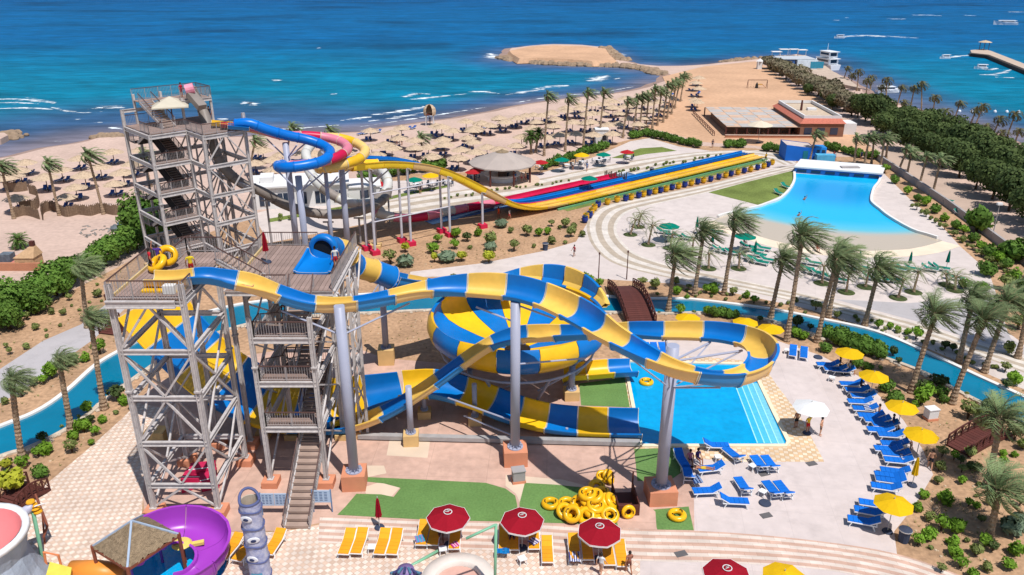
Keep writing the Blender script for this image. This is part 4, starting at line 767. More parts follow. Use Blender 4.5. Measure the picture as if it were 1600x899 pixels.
for i, (px, py, top, Y) in enumerate(((415, 345, 304, 97), (512, 372, 338, 99.5), (560, 365, 332, 103), (606, 350, 300, 112))):
    g = PY(px, top, Y); t = thing('tube_prop', ORD[i] + ' thin steel prop from the left under the weathered tube', 'prop', (g.x, g.y, 0), 'props of the weathered tube'); MB().cyl((0, 0, 0), (0, 0, g.z - .7), .14, .14, 8).build('shaft', steel2, t); MB().beam((-.7, 0, g.z - .8), (.7, 0, g.z - .8), .14, .2).build('saddle', steel2, t)
# pink drum at the head of the steep slide on the tallest tower
t = thing('speed_slide_head', 'pink drum at the head of the steep slide on the tallest tower', 'slide start'); a = PY(290, 141, 95.5); b = PY(303, 138, 95.8)
MB().cyl(a, b, .62, .62, 14).build('drum', mat('drum_pink', S(236, 150, 170, .8), .5), t, False); MB().beam(a.lerp(b, .5) - Vector((0, 0, .5)), PY(316, 168, 94.5), 1.1, .7).build('chute', greyt, t)
# ================================================================ VEGETATION
bark = mat('palm_bark', S(176, 150, 124, .72), .95, .25, 2, 1.0, 9, .1, fine=.38, fscale=7)
barkd = mat('tree_bark', S(104, 84, 66, .6), .95, .3, 3, .6, 10, .1)
def leafm(nm, c, c2, tr=.22): return mat(nm, c, .75, .2, .6, 0, 1, .15, orand=.18, col2=c2, trans=tr)
frond = leafm('palm_frond', S(98, 126, 82, .78), S(148, 162, 114, .82)); frondy = leafm('young_frond', S(176, 180, 140, .85), S(136, 152, 104, .8)); frondb = leafm('dry_frond', S(138, 126, 94, .8), S(112, 120, 78, .75))
lg1 = leafm('leaf_bright', S(140, 176, 58, .85), S(98, 142, 46, .8)); lg2 = leafm('leaf_mid', S(122, 140, 74, .76), S(158, 164, 98, .78)); lg3 = leafm('leaf_dark', S(66, 88, 50, .68), S(106, 122, 68, .74)); lg4 = leafm('leaf_grey', S(156, 140, 118, .8), S(122, 122, 88, .75)); lgy = leafm('leaf_yellow', S(206, 200, 60, .85), S(146, 164, 54, .8)); lga = leafm('leaf_blue', S(142, 160, 132, .78), S(116, 138, 106, .76)); lgh = leafm('leaf_hedge', S(84, 124, 50, .75), S(124, 156, 66, .82))
def palm_crown(seed, n, ln, wind, spread=1.0, leaf=.55, lw=.085, up=1.0):
    rnd = random.Random(seed); m = MB()
    for i in range(n):
        a = i * 2.39996 + rnd.uniform(-.3, .3); el = R(-38 + 112 * ((i + .5) / n) ** 1.0 * up); L_ = ln * rnd.uniform(.8, 1.08); K = 9; pts_ = []; p = Vector((.12 * math.cos(a), .12 * math.sin(a), 0)); e = el
        for k in range(K + 1):
            pts_.append(p.copy()); d = Vector((math.cos(a) * math.cos(e), math.sin(a) * math.cos(e), math.sin(e))); d += Vector((wind * (.22 + k / K * 1.1), wind * .12, 0)); d.normalize(); p = p + d * (L_ / K); e -= R(9 + 5 * rnd.random()) * spread
        m.tube(pts_, [.035 * (1 - .8 * k / K) + .006 for k in range(K + 1)], 3, 1, False)
        for k in range(1, K + 1):
            for sub in (0, .5):
                if k == K and sub: continue
                t = (k + sub) / K; c = pts_[k].lerp(pts_[min(K, k + 1)], sub); d = (pts_[min(K, k + 1)] - pts_[k - 1]).normalized(); s = d.cross(Vector((0, 0, 1)))
                if s.length < .05: s = Vector((1, 0, 0))
                s.normalize(); u = s.cross(d)
                for sg in (-1, 1):
                    ll = leaf * (1 - .6 * abs(t - .45)) * rnd.uniform(.75, 1.1); q = (s * sg * .72 + d * .66 + u * rnd.uniform(-.05, .35) + Vector((wind * .35, 0, -.12))).normalized() * ll; wv = d * lw
                    m.add([c - wv * .5, c + wv * .5, c + q + wv * .1, c + q - wv * .1], [(0, 1, 2, 3)], 1 if i < n * .14 else 0)
    return m
CROWN = [palm_crown(s_, 62, 2.5, 1.4, .85, .62, .09).mesh('crown', [frond, frondb]) for s_ in (1, 2, 3)]
CROWNF = [palm_crown(s_, 30, 2.2, 1.3, 1.0, .6, .16).mesh('crown', [frond, frondb]) for s_ in (11, 12)]
CROWNB = [palm_crown(s_, 22, 2.2, .8, 1.2, .6, .16).mesh('crown', [frondb, frondb]) for s_ in (21, 22)]
CROWNY = [palm_crown(s_, 17, 2.3, .7, .75, .42, .05, .9).mesh('crown', [frondy, frondb]) for s_ in (31, 32, 33)]
CROWNS = [palm_crown(s_, 34, 2.0, .15, .7, .6, .13).mesh('crown', [leafm('fan_frond', S(74, 116, 50, .55), S(112, 142, 62, .58)), frondb]) for s_ in (41,)]
def palm(bx, by, tx, ty, crowns, label, group, r=.27, sc=1.0, k=0, nm='palm_tree'):
    b = G(bx, by); t_ = PY(tx, ty, b.y); h = max(.6, t_.z); dx = t_.x - b.x; rnd = random.Random(int(bx * 7 + by)); t = thing(nm, label, 'palm', b, group)
    m = MB(); K = max(8, int(h / .17)); pts_ = []; rs = []
    for i in range(K + 1):
        f = i / K; pts_.append((dx * f ** 1.25, rnd.uniform(-.02, .02), h * f)); rr = r * (1.25 - .45 * min(1, f * 5)) * (1 - .22 * f) * (1.1 if i % 2 else .92)
        if f > .86: rr *= 1.0 + 1.1 * (f - .86) / .14 * (.5 if sc < .75 else .8)
        rs.append(rr)
    m.tube(pts_, rs, 9); m.build('trunk', bark, t, False)
    link('crown', crowns[k % len(crowns)], t, (dx, 0, h - .05), rnd.uniform(-.5, .5), sc * rnd.uniform(.92, 1.08))
    return t
# tall palms round the river and the plaza (base pixel, crown pixel)
TP = [(1044, 487, 1056, 398, 'first'), (1085, 462, 1100, 362, ''), (1131, 461, 1150, 343, ''), (1204, 497, 1224, 405, ''), (1229, 533, 1254, 368, ''), (1276, 535, 1308, 405, ''), (1294, 496, 1316, 396, ''), (1351, 509, 1374, 420, ''), (1423, 614, 1462, 490, ''), (1498, 566, 1520, 468, ''), (1487, 631, 1538, 500, ''), (1538, 582, 1576, 472, ''), (1542, 761, 1564, 652, ''), (1545, 842, 1562, 765, ''), (1590, 560, 1612, 448, '')]
TPL = ['tall palm right of the brown footbridge', 'tall palm between footbridge and young palms with lawn behind', 'tall palm in front of the curved plaza bands left of the wave pool', 'tall palm on the far river bank above the yellow parasols', 'tallest palm rising in front of the wave pool, on the near bank', 'leaning palm left of the pair by the wave pool', 'straight palm behind the leaning one below the wave pool', 'palm standing alone between river and grey pavement', 'thick leaning palm crossing the river on the right', 'slender palm of a trio right of the river', 'leaning palm of the trio standing on the near river bank', 'palm at the right end of the plaza bands', 'thick palm behind the little dark footbridge at right', 'short thick palm at the lower right edge', 'palm cut by the right picture edge']
for i, q in enumerate(TP): palm(q[0], q[1], q[2], q[3], CROWN, TPL[i], 'tall palms round the river', .3, 1.15, i)
for i, (q, lb) in enumerate(zip([(137, 512, 126, 415), (163, 640, 141, 497), (112, 673, 92, 560), (37, 730, 18, 592)], ['palm by the hedge left of the near tower', 'tall palm between footpath and near tower', 'palm in the middle of the left river bend', 'palm leaning over the river at the left edge'])):
    palm(q[0], q[1], q[2], q[3], CROWN, lb, 'palms along the left river bend', .3, .62 if i else .9, i)
# windswept row behind the beach
RB = [(850, 244, 857, 150), (883, 237, 889, 154), (911, 234, 919, 145), (936, 222, 944, 144), (973, 216, 982, 158), (989, 206, 997, 154), (999, 206, 1005, 150), (1009, 200, 1014, 149), (1019, 202, 1024, 139), (1027, 197, 1034, 143), (1036, 192, 1044, 134), (1042, 186, 1052, 130), (1049, 179, 1057, 128), (1054, 170, 1064, 121), (1063, 159, 1070, 118)]
for i, q in enumerate(RB): palm(*q, CROWNF, '%s palm from the left in the windswept row behind the beach' % ORD[i], 'windswept palm row behind the beach', .26, 1.0, i)
for i, q in enumerate([(830, 241, 829, 212), (837, 239, 842, 207)]): palm(*q, CROWNS, ('left', 'right')[i] + ' of two stout green palms left of the windswept row', 'two stout palms', .3, .95, i)
# palms beside the service wall and the pump house
WP = [(1265, 252, 1276, 210), (1334, 260, 1339, 216), (1350, 261, 1358, 216), (1361, 259, 1366, 214), (1375, 264, 1382, 218), (1384, 248, 1388, 214), (1404, 268, 1418, 234), (1416, 278, 1424, 240), (1436, 293, 1448, 245), (1457, 305, 1470, 249)]
for i, q in enumerate(WP): palm(*q, CROWNF, '%s palm from left between blue pump house and service wall' % ORD[i], 'palms by the service wall', .26, .92, i)
# thin brownish palms on the right shore
SH = T(1200, 0, .25, [(470, 510, 497, 425), (520, 520, 530, 470), (555, 570, 568, 445), (612, 600, 622, 505), (640, 560, 648, 482), (695, 640, 715, 545), (735, 650, 742, 500), (800, 690, 840, 545), (828, 730, 850, 640), (882, 715, 915, 550), (955, 720, 960, 525), (1025, 735, 1045, 610), (1095, 780, 1115, 695), (1160, 770, 1200, 645), (1260, 800, 1300, 690), (1285, 820, 1345, 665), (1395, 880, 1450, 745), (1345, 870, 1370, 790), (1480, 900, 1545, 715), (1530, 930, 1570, 820), (1440, 900, 1465, 830)])
for i, q in enumerate(SH):
    x, y, tx, ty = q[0], q[1], 1200 + .25 * q[2], .25 * q[3]
    palm(x, y, tx, ty, CROWNB, '%s thin palm from the left along the right shore' % ORD[i], 'thin palms on the right shore', .22, .9, i)
# young palms on the plaza, each in a round grass ring
YP = [(985, 367, 994, 343), (997, 355, 1002, 334), (1013, 383, 1020, 352), (1047, 388, 1051, 366), (1081, 397, 1084, 372), (1107, 420, 1108, 396), (1154, 420, 1156, 396), (1284, 443, 1288, 415), (1322, 457, 1327, 426), (1352, 449, 1358, 424), (1403, 466, 1413, 436), (1427, 457, 1436, 424), (1492, 454, 1494, 432), (1480, 446, 1478, 428)]
ringm = mat('tree_ring_grass', S(96, 110, 60, .55), .95, .3, 2, .5, 20)
for i, q in enumerate(YP):
    t = palm(*q, CROWNY, '%s young palm from the left on the pale plaza' % ORD[i], 'young palms on the plaza', .17, .95, i, 'young_palm'); MB().lathe([(.01, .06), (.9, .05), (1.0, .0)], 18, (0, 0, .02)).build('grass_ring', ringm, t)
# palms of the beach, left and behind the tubes
for i, (q, lb) in enumerate(zip([(22, 342, 1, 258), (93, 337, 74, 255), (162, 335, 137, 242), (236, 292, 222, 240), (391, 268, 399, 220), (447, 262, 455, 199), (508, 256, 514, 203), (660, 232, 656, 214)], ['palm at the left picture edge on the beach', 'palm leaning over the reed fence on the left beach', 'tallest palm of the left beach by the reed fence', 'palm half hidden behind the tallest tower', 'palm right behind the tallest tower', 'palm behind the blue tube', 'palm behind the pink tube bend', 'low palm behind the racing slide'])):
    palm(*q, CROWNF if i else CROWNF, lb, 'palms on the beach', .26, 1.0, i)
palm(27, 388, 28, 374, CROWNS, 'small fan palm on the sand by the brick oven', 'small fan palms', .3, .8); 
rockm0 = mat('pebble', S(206, 182, 152, .75), .95, .25, 1)
# ---- leafy things
def leafball(seed, n, rx, ry, rz, sz, core=.5, cz=0.0, lump=0.0):
    rnd = random.Random(seed); m = MB(); lum = [(Vector((rnd.gauss(0, 1), rnd.gauss(0, 1), rnd.gauss(0, .8))).normalized(), rnd.uniform(.3, 1)) for _ in range(9)]
    for i in range(n):
        d = Vector((rnd.gauss(0, 1), rnd.gauss(0, 1), rnd.gauss(0, 1))).normalized(); f = rnd.uniform(core, 1) ** .5
        if lump: f *= 1 - lump + lump * max(max(0, d.dot(v)) ** 2 * w_ * 1.2 for v, w_ in lum)
        p = Vector((d.x * rx * f, d.y * ry * f, cz + d.z * rz * f)); nrm = (d + Vector((rnd.gauss(0, .45), rnd.gauss(0, .45), rnd.gauss(0, .45)))).normalized()
        a = nrm.cross(Vector((rnd.gauss(0, 1), rnd.gauss(0, 1), rnd.gauss(0, 1)))).normalized(); b = nrm.cross(a); s = sz * rnd.uniform(.6, 1.25)
        m.add([p - a * s, p - b * s * .55, p + a * s, p + b * s * .55], [(0, 1, 2, 3)])
    return m
def shrub_proto(nm, seed, mt, n=230, sz=.13, stem=.35, r=.5, rz=None, lump=.35):
    t = link(nm, None); leafball(seed, n, r, r, rz or r * .82, sz, .35, stem + r * .7, lump).build('foliage', mt, t)
    m = MB()
    for a in range(3): m.cyl((0, 0, 0), (.12 * math.cos(a * 2.1), .12 * math.sin(a * 2.1), stem + r * .5), .035, .02, 5)
    m.build('stem', barkd, t); return Proto(t)
SHR = {'b': [shrub_proto('garden_shrub', 50 + i, lg1, 200 + 50 * i, .12 + .015 * (i % 3), .3 - .08 * i, .5, .38 + .05 * i, .35 + .12 * i) for i in range(4)], 'm': [shrub_proto('garden_shrub', 60 + i, lg2, 180 + 50 * i, .12 + .02 * (i % 2), .34 - .1 * i, .5, .36 + .07 * i, .4 + .12 * i) for i in range(3)], 'd': [shrub_proto('dark_shrub', 70, lg3)], 'y': [shrub_proto('yellow_shrub', 80, lgy)], 'a': [shrub_proto('agave_bush', 90, lga, 150, .24, .05, .55, .4)], 'h': [shrub_proto('leafy_bush', 95, lgh, 420, .12, .05, .55, .5, .5)], 's': [shrub_proto('small_shrub', 97, lg2, 90, .13, .08, .3)]}
CNT = {}
def shrubs(lst, where, grp):
    """lst of (px, py, diameter in photo pixels, kind); py is the middle of the foliage"""
    for (x, y, d, k) in lst:
        b0 = G(x, y + d * .55); sc_ = d * math.hypot(b0.y, H) * 1.2 * random.uniform(.82, 1.16) / F
        b = G(x, y + d * .6); c = CNT.get((grp, k), 0); CNT[(grp, k)] = c + 1; pr = SHR[k][c % len(SHR[k])]
        o = pr.place(b, random.uniform(0, 6), (sc_ * random.uniform(.88, 1.12), sc_, sc_ * random.uniform(.8, 1.12)), {'b': 'rounded bright green shrub ', 'm': 'rounded olive green shrub ', 'd': 'dark green shrub ', 'y': 'yellow flecked shrub ', 'a': 'blue green spiky bush ', 'h': 'dense leafy bush ', 's': 'tiny sprouting shrub '}[k] + where, grp); o['category'] = 'shrub'
random.seed(21)
# bed below the racing slide
shrubs([q + ('mbmdb'[i % 5],) for i, q in enumerate(T(560, 340, .2125, [(235, 275, 0), (345, 215, 0), (585, 150, 0), (550, 215, 0), (725, 105, 0), (800, 140, 0), (885, 95, 0), (710, 190, 0), (980, 160, 0), (970, 205, 0), (965, 270, 0), (1050, 35, 0), (1120, 85, 0), (1145, 200, 0), (1240, 90, 0), (1320, 100, 0), (1385, 92, 0), (1425, 150, 0), (1420, 32, 0), (1560, 105, 0), (1520, 165, 0), (1585, 60, 0), (1480, 60, 0)]))] and
    [(560 + .2125 * x, 340 + .2125 * y, d, k) for x, y, d, k in [(235, 275, 24, 'm'), (345, 215, 15, 'y'), (350, 300, 22, 'a'), (585, 150, 13, 'b'), (550, 215, 18, 'b'), (725, 105, 15, 'b'), (800, 140, 13, 'd'), (885, 95, 15, 'b'), (710, 190, 15, 'b'), (650, 260, 24, 'a'), (980, 160, 17, 'm'), (970, 205, 14, 'a'), (960, 275, 22, 'y'), (1050, 35, 14, 'a'), (1120, 85, 11, 'm'), (1145, 200, 18, 'm'), (1240, 90, 16, 'm'), (1325, 100, 14, 'b'), (1385, 92, 13, 'b'), (1425, 150, 17, 'm'), (1420, 32, 12, 'm'), (1560, 105, 14, 'm'), (1520, 165, 11, 's'), (1585, 60, 12, 'm'), (1480, 60, 10, 's'), (760, 280, 15, 'y'), (820, 195, 14, 's'), (1290, 190, 12, 's'), (560, 300, 11, 'y'), (700, 430, 10, 'm'), (1520, 40, 13, 'm'), (1650, 110, 12, 'm')]], 'in the sandy bed under the racing slide', 'shrubs below the racing slide')
# both sides of the right hand river
shrubs([(860 + .267 * x, 300 + .267 * y, d, k) for x, y, d, k in [(65, 515, 17, 'b'), (135, 515, 14, 'b'), (210, 500, 23, 'b'), (175, 548, 14, 'b'), (285, 525, 17, 'b'), (285, 580, 15, 'b'), (540, 520, 14, 'm'), (615, 530, 18, 'm'), (730, 515, 12, 'm'), (740, 570, 13, 'b'), (800, 605, 11, 'b'), (810, 548, 11, 'm'), (910, 560, 14, 'b'), (950, 545, 15, 'b'), (960, 575, 12, 'b'), (1065, 575, 14, 'm'), (1150, 585, 15, 'b'), (1190, 620, 15, 'b'), (625, 580, 11, 's'), (850, 600, 8, 's')]], 'on the far bank near the footbridge', 'shrubs by the brown footbridge')
shrubs([(860 + .267 * x, 300 + .267 * y, d, k) for x, y, d, k in [(635, 695, 8, 's'), (760, 680, 18, 'b'), (840, 690, 9, 's'), (915, 690, 13, 'b'), (1225, 740, 10, 'd'), (1440, 765, 14, 'd'), (1435, 815, 15, 'b'), (1480, 830, 14, 'b')]], 'on the near bank behind the ring', 'shrubs on the near bank behind the ring')
shrubs([(1180 + .2625 * x, 370 + .2625 * y, d, k) for x, y, d, k in [(360, 405, 14, 'm'), (295, 435, 11, 's'), (485, 465, 10, 'm'), (600, 470, 9, 's'), (730, 520, 13, 'b'), (800, 525, 11, 'b'), (845, 540, 11, 'b'), (905, 555, 13, 'b'), (955, 575, 16, 'b'), (1130, 640, 13, 'd'), (1175, 655, 11, 'd'), (250, 505, 12, 'd'), (285, 575, 17, 'b'), (325, 530, 12, 'd'), (240, 545, 14, 'b'), (415, 645, 17, 'h'), (820, 685, 10, 'd')]], 'beside the river below the wave pool', 'shrubs beside the river below the wave pool')
shrubs([(1200 + .2782 * x, 500 + .2782 * y, d, k) for x, y, d, k in [(700, 180, 11, 'd'), (730, 225, 11, 'd'), (560, 250, 14, 'h'), (630, 255, 10, 's'), (660, 360, 20, 'h'), (715, 410, 26, 'h'), (950, 330, 28, 'd'), (965, 385, 22, 'h'), (860, 370, 22, 'd'), (890, 395, 18, 'b'), (855, 425, 24, 'b'), (980, 430, 16, 'h'), (1120, 500, 26, 'm'), (1190, 520, 26, 'm'), (1230, 500, 22, 'd'), (1200, 560, 20, 'm'), (1115, 400, 10, 's'), (990, 140, 12, 'd'), (1035, 155, 10, 'd'), (1330, 265, 13, 'm'), (1380, 315, 20, 'b'), (1335, 355, 16, 'd'), (1210, 235, 8, 's'), (1380, 620, 26, 'd'), (1430, 690, 18, 'm'), (1260, 560, 20, 'd'), (500, 225, 18, 'h'), (820, 460, 12, 'b')]], 'between the river and the blue loungers', 'shrubs between river and loungers')
shrubs([(1430 + .267 * x, 620 + .267 * y, d, k) for x, y, d, k in [(155, 315, 17, 'm'), (225, 335, 16, 'b'), (315, 318, 16, 'm'), (135, 390, 19, 'm'), (265, 365, 12, 'd'), (270, 415, 13, 'm'), (130, 480, 14, 'm'), (270, 482, 13, 'b'), (360, 400, 15, 'm'), (320, 405, 12, 'd'), (45, 560, 14, 'b'), (165, 565, 24, 'b'), (370, 495, 12, 's'), (310, 615, 13, 'b'), (355, 628, 13, 'b'), (430, 605, 13, 'm'), (385, 700, 14, 'm'), (465, 555, 14, 'b'), (10, 640, 14, 'b'), (80, 690, 18, 'm'), (150, 735, 22, 'b'), (75, 780, 27, 'b'), (245, 745, 25, 'b'), (225, 820, 22, 'b'), (15, 820, 22, 'b'), (355, 565, 10, 's'), (510, 370, 14, 'b'), (515, 315, 13, 'b'), (580, 325, 13, 'b'), (620, 275, 13, 'b'), (610, 600, 18, 'm'), (405, 830, 22, 'b'), (230, 890, 18, 'b'), (560, 750, 24, 'a'), (610, 700, 20, 'a'), (590, 880, 22, 'b'), (450, 860, 20, 'd'), (350, 890, 18, 'm'), (90, 860, 14, 's'), (300, 820, 14, 's'), (260, 960, 18, 'b'), (420, 980, 20, 'm'), (540, 960, 22, 'b'), (150, 990, 16, 'm'), (330, 1030, 16, 'b')]], 'in the sandy garden at the lower right', 'shrubs in the lower right garden')
# left garden
shrubs([(x * .3338, 500 + y * .3338, d, k) for x, y, d, k in [(105, 330, 16, 'm'), (160, 285, 13, 'm'), (205, 270, 16, 'b'), (245, 235, 21, 'b'), (330, 180, 18, 'b'), (405, 160, 18, 'b'), (470, 125, 20, 'b'), (30, 375, 12, 'm'), (410, 405, 15, 'b'), (395, 490, 21, 'b'), (425, 460, 14, 'd'), (480, 450, 16, 'b'), (450, 515, 15, 'b'), (430, 565, 12, 'b'), (345, 540, 16, 'b'), (340, 585, 22, 'm'), (210, 590, 20, 'b'), (180, 615, 15, 'b'), (110, 660, 18, 'b'), (197, 690, 25, 'h'), (35, 665, 20, 'y'), (80, 760, 34, 'y'), (30, 725, 20, 'b'), (550, 340, 20, 'd'), (580, 365, 18, 'b'), (545, 420, 12, 's'), (500, 390, 14, 's'), (205, 555, 12, 'd'), (40, 660, 12, 'd'), (290, 490, 8, 's'), (370, 440, 10, 's'), (30, 115, 9, 'm'), (125, 115, 12, 'm'), (50, 145, 10, 'm'), (95, 20, 12, 'm'), (170, 30, 11, 'm'), (220, 70, 8, 's'), (0, 185, 8, 's')]], 'along the left river bend', 'shrubs along the left river bend')
shrubs([(x * .2225, 330 + y * .2225, d, k) for x, y, d, k in [(490, 600, 11, 'm'), (505, 645, 10, 's'), (450, 700, 12, 'm'), (370, 700, 10, 'm'), (425, 790, 9, 's'), (355, 660, 12, 'm'), (685, 500, 9, 's'), (690, 575, 12, 'm'), (645, 665, 9, 's'), (630, 625, 9, 's'), (715, 615, 9, 's'), (250, 800, 10, 'm'), (190, 735, 11, 'm'), (325, 820, 9, 's'), (330, 860, 9, 's'), (250, 700, 9, 's'), (140, 790, 10, 'm'), (560, 680, 9, 's'), (470, 575, 8, 's')]], 'in the bare bed beside the left hedge', 'shrubs in the bare bed on the left')
# strip by the wave pool wall
WS = [(1385, 259), (1400, 275), (1420, 292), (1436, 302), (1450, 309), (1464, 320), (1478, 333), (1495, 345), (1508, 352), (1522, 365), (1535, 378), (1548, 388), (1560, 396), (1572, 405), (1588, 425), (1600, 440)]
shrubs([(x - 3, y + 4, 13 + i * .5, 'bh'[i % 2]) for i, (x, y) in enumerate(WS)], 'in the strip under the grey service wall', 'shrubs under the service wall')
shrubs([(1425 + i * 7.2, 318 + i * 5.1, 9 + .1 * i, 'sm'[i % 2]) for i in range(22)], 'in the strip right of the wave pool', 'dry plants right of the wave pool')
shrubs([(1505, 440, 18, 'h'), (1530, 445, 20, 'h'), (1555, 475, 26, 'h'), (1540, 415, 26, 'h'), (1570, 440, 22, 'm'), (1590, 500, 24, 'm'), (1575, 540, 20, 'm'), (1598, 468, 26, 'h')], 'in the planted corner right of the plaza', 'bushes right of the plaza')
for q, lb in (((1525, 338, 40), 'upper big ball clipped bush on the service road'), ((1583, 382, 44), 'lower big ball clipped bush on the service road')): shrubs([(q[0], q[1], q[2], 'h')], '', 'ball bushes on the service road'); [o for o in COL.objects if o.get('group') == 'ball bushes on the service road' and o.parent is None][-1]['label'] = lb
# hedges and rows of bushes (each bush its own thing)
def bush_row(line, n, d, k, where, grp, jit=.35, rows=1):
    P = [G(*q) for q in line]; acc = [0.0]
    for a, b in zip(P[:-1], P[1:]): acc.append(acc[-1] + (b - a).length)
    for i in range(n):
        s = acc[-1] * (i + .5) / n; j = max(q for q in range(len(P) - 1) if acc[q] <= s); p = P[j].lerp(P[j + 1], (s - acc[j]) / (acc[j + 1] - acc[j]))
        for r_ in range(rows):
            pr = SHR[k][i % len(SHR[k])]; o = pr.place(p + Vector((random.uniform(-jit, jit), random.uniform(-jit, jit) + r_ * d * .7, 0)), random.uniform(0, 6), d * random.uniform(.8, 1.2), where, grp); o['category'] = 'bush'
bush_row([(565, 284), (640, 272), (700, 264)], 9, 2.6, 'h', 'low green bush in the hedge behind the racing slide start', 'hedge behind the racing slide')
bush_row([(845, 266), (905, 246), (950, 232)], 13, 1.9, 'h', 'low green bush under the windswept palm row', 'bushes under the windswept palm row')
bush_row([(985, 218), (1012, 213), (1050, 222), (1092, 232)], 16, 1.9, 'h', 'low green bush in the hedge between sand and promenade', 'hedge at the end of the promenade')
bush_row([(1132, 231), (1160, 231)], 5, 2.0, 'h', 'clipped bush in the short hedge by the sand field', 'short hedge by the sand field'); bush_row([(1192, 236), (1222, 239), (1236, 243)], 7, 2.0, 'h', 'clipped bush in the hedge left of the blue pump house', 'hedge left of the pump house')
bush_row([(1290, 232), (1330, 244), (1372, 250)], 9, 2.0, 'h', 'bush in the hedge right of the blue pump house', 'hedge right of the pump house')
bush_row([(1300, 537), (1345, 550), (1378, 560)], 11, 1.7, 'h', 'dense bush in the long low hedge behind the yellow parasols', 'hedge behind the yellow parasols', .3, 2); bush_row([(1110, 494), (1150, 497)], 6, 1.3, 'h', 'dense bush in the short hedge behind the ring', 'hedge behind the ring', .2)
bush_row([(690, 312), (800, 296), (890, 284)], 22, .9, 's', 'dry tuft in the strip between promenade and racing lanes', 'tufts along the racing lanes', .5); bush_row([(960, 272), (1040, 258), (1130, 244), (1160, 244)], 26, 1.1, 's', 'dry tuft in the bed above the racing lanes', 'tufts above the racing lanes', .9)
bush_row([(1240, 470), (1340, 500), (1440, 535), (1560, 585)], 26, .8, 's', 'dry tuft on the far river bank', 'tufts on the far river bank', .8); bush_row([(1060, 455), (1150, 468), (1240, 484)], 16, .9, 's', 'dry tuft beside the river near the footbridge', 'tufts near the footbridge', .9)
bush_row([(430, 345), (520, 335), (600, 320)], 14, 1.2, 's', 'scrubby tuft behind the tube columns', 'tufts behind the tubes', 1.5)
# ---- dry ground cover, twigs and pebbles on the beds
def inside(p, poly):
    c = False; j = len(poly) - 1
    for i in range(len(poly)):
        a, b = poly[i], poly[j]
        if (a.y > p[1]) != (b.y > p[1]) and p[0] < (b.x - a.x) * (p[1] - a.y) / (b.y - a.y) + a.x: c = not c
        j = i
    return c
gc = MB(); pb = MB(); rnd = random.Random(77)
for poly, dens in (([(1402, 835), (1460, 745), (1500, 700), (1600, 690), (1640, 899), (1500, 895)], .9), ([(1290, 562), (1390, 572), (1480, 622), (1560, 662), (1500, 700), (1462, 735), (1404, 648), (1350, 595)], .8), ([(60, 765), (195, 640), (170, 640), (110, 690), (20, 735), (10, 790)], .9), ([(0, 650), (60, 625), (150, 560), (190, 530), (140, 537), (60, 597), (0, 632)], .9), ([(-20, 570), (60, 500), (205, 410), (213, 428), (120, 503), (0, 573)], .5), ([(560, 410), (700, 375), (800, 350), (908, 335), (905, 370), (840, 392), (750, 410), (640, 424)], .45), ([(1060, 460), (1200, 478), (1300, 500), (1450, 545), (1600, 616), (1600, 606), (1450, 540), (1300, 494), (1200, 470), (1060, 450)], .9), ([(560, 495), (680, 492), (668, 545), (610, 548), (560, 540)], .5), ([(860, 445), (960, 443), (960, 460), (860, 455)], .6)):
    P = [G(*q) for q in poly]; x0, x1 = min(p.x for p in P), max(p.x for p in P); y0, y1 = min(p.y for p in P), max(p.y for p in P)
    for _ in range(int((x1 - x0) * (y1 - y0) * dens * 1.6)):
        q = (rnd.uniform(x0, x1), rnd.uniform(y0, y1))
        if not inside(q, P): continue
        if rnd.random() < .62:
            mi = 0 if rnd.random() < .6 else 1; s = rnd.uniform(.08, .26)
            for b_ in range(5):
                a = rnd.uniform(0, 6.28); l_ = s * rnd.uniform(.6, 1.3); gc.add([(q[0] - .03, q[1], .01), (q[0] + .03, q[1], .01), (q[0] + l_ * math.cos(a) * .8, q[1] + l_ * math.sin(a) * .8, l_)], [(0, 1, 2)], mi)
        else:
            r = rnd.uniform(.04, .13); a = rnd.uniform(0, 6); pb.lathe([(r, 0), (r * .8, r * .5), (.01, r * .7)], 5, (q[0], q[1], .005), a, a + 2 * PI)
tag(gc.build('ground_cover', [leafm('dry_grass', S(190, 168, 120, .75), S(160, 146, 96, .7)), lg2]), 'sparse dry grass and sprouts on the sandy garden beds', 'grass', kind='stuff'); tag(pb.build('pebbles', rockm0), 'pebbles scattered on the sandy garden beds', 'pebbles', kind='stuff')
# ---- trees
def tree_proto(nm, seed, mt, n, rx, rz, h, sz):
    t = link(nm, None); leafball(seed, n, rx, rx, rz, sz, .3, h, .45).build('crown', mt, t); m = MB(); m.cyl((0, 0, 0), (.1, 0, h * .8), .2, .11, 7)
    for a in range(4): m.cyl((.05, 0, h * .45), (rx * .6 * math.cos(a * 1.7), rx * .6 * math.sin(a * 1.7), h * 1.05), .09, .03, 5)
    m.build('trunk', barkd, t); return Proto(t)
TR = {'dark': [tree_proto('evergreen_tree', 200 + i, lg3, 2100, 3.6, 3.1, 3.9, .32) for i in range(3)], 'grey': [tree_proto('tamarisk_bush', 210 + i, lg4, 700, 2.6, 2.0, 2.2, .4) for i in range(2)], 'left': [tree_proto('leafy_tree', 220 + i, lgh, 1300, 2.1, 1.8, 1.9, .22) for i in range(3)]}
tc_ = {}
def trees(kind, pts_, label, grp, sc=1.0, cat='tree'):
    for q in pts_:
        i = tc_.get(kind, 0); tc_[kind] = i + 1; o = TR[kind][i % len(TR[kind])].place(G(q[0], q[1]), random.uniform(0, 6), (q[2] if len(q) > 2 else 1) * sc * random.uniform(.88, 1.12), label, grp); o['category'] = cat
f_ = [(1352, 212), (1388, 232), (1418, 246), (1446, 258), (1472, 274), (1498, 292), (1524, 308), (1550, 326), (1578, 346), (1606, 366), (1640, 392)]
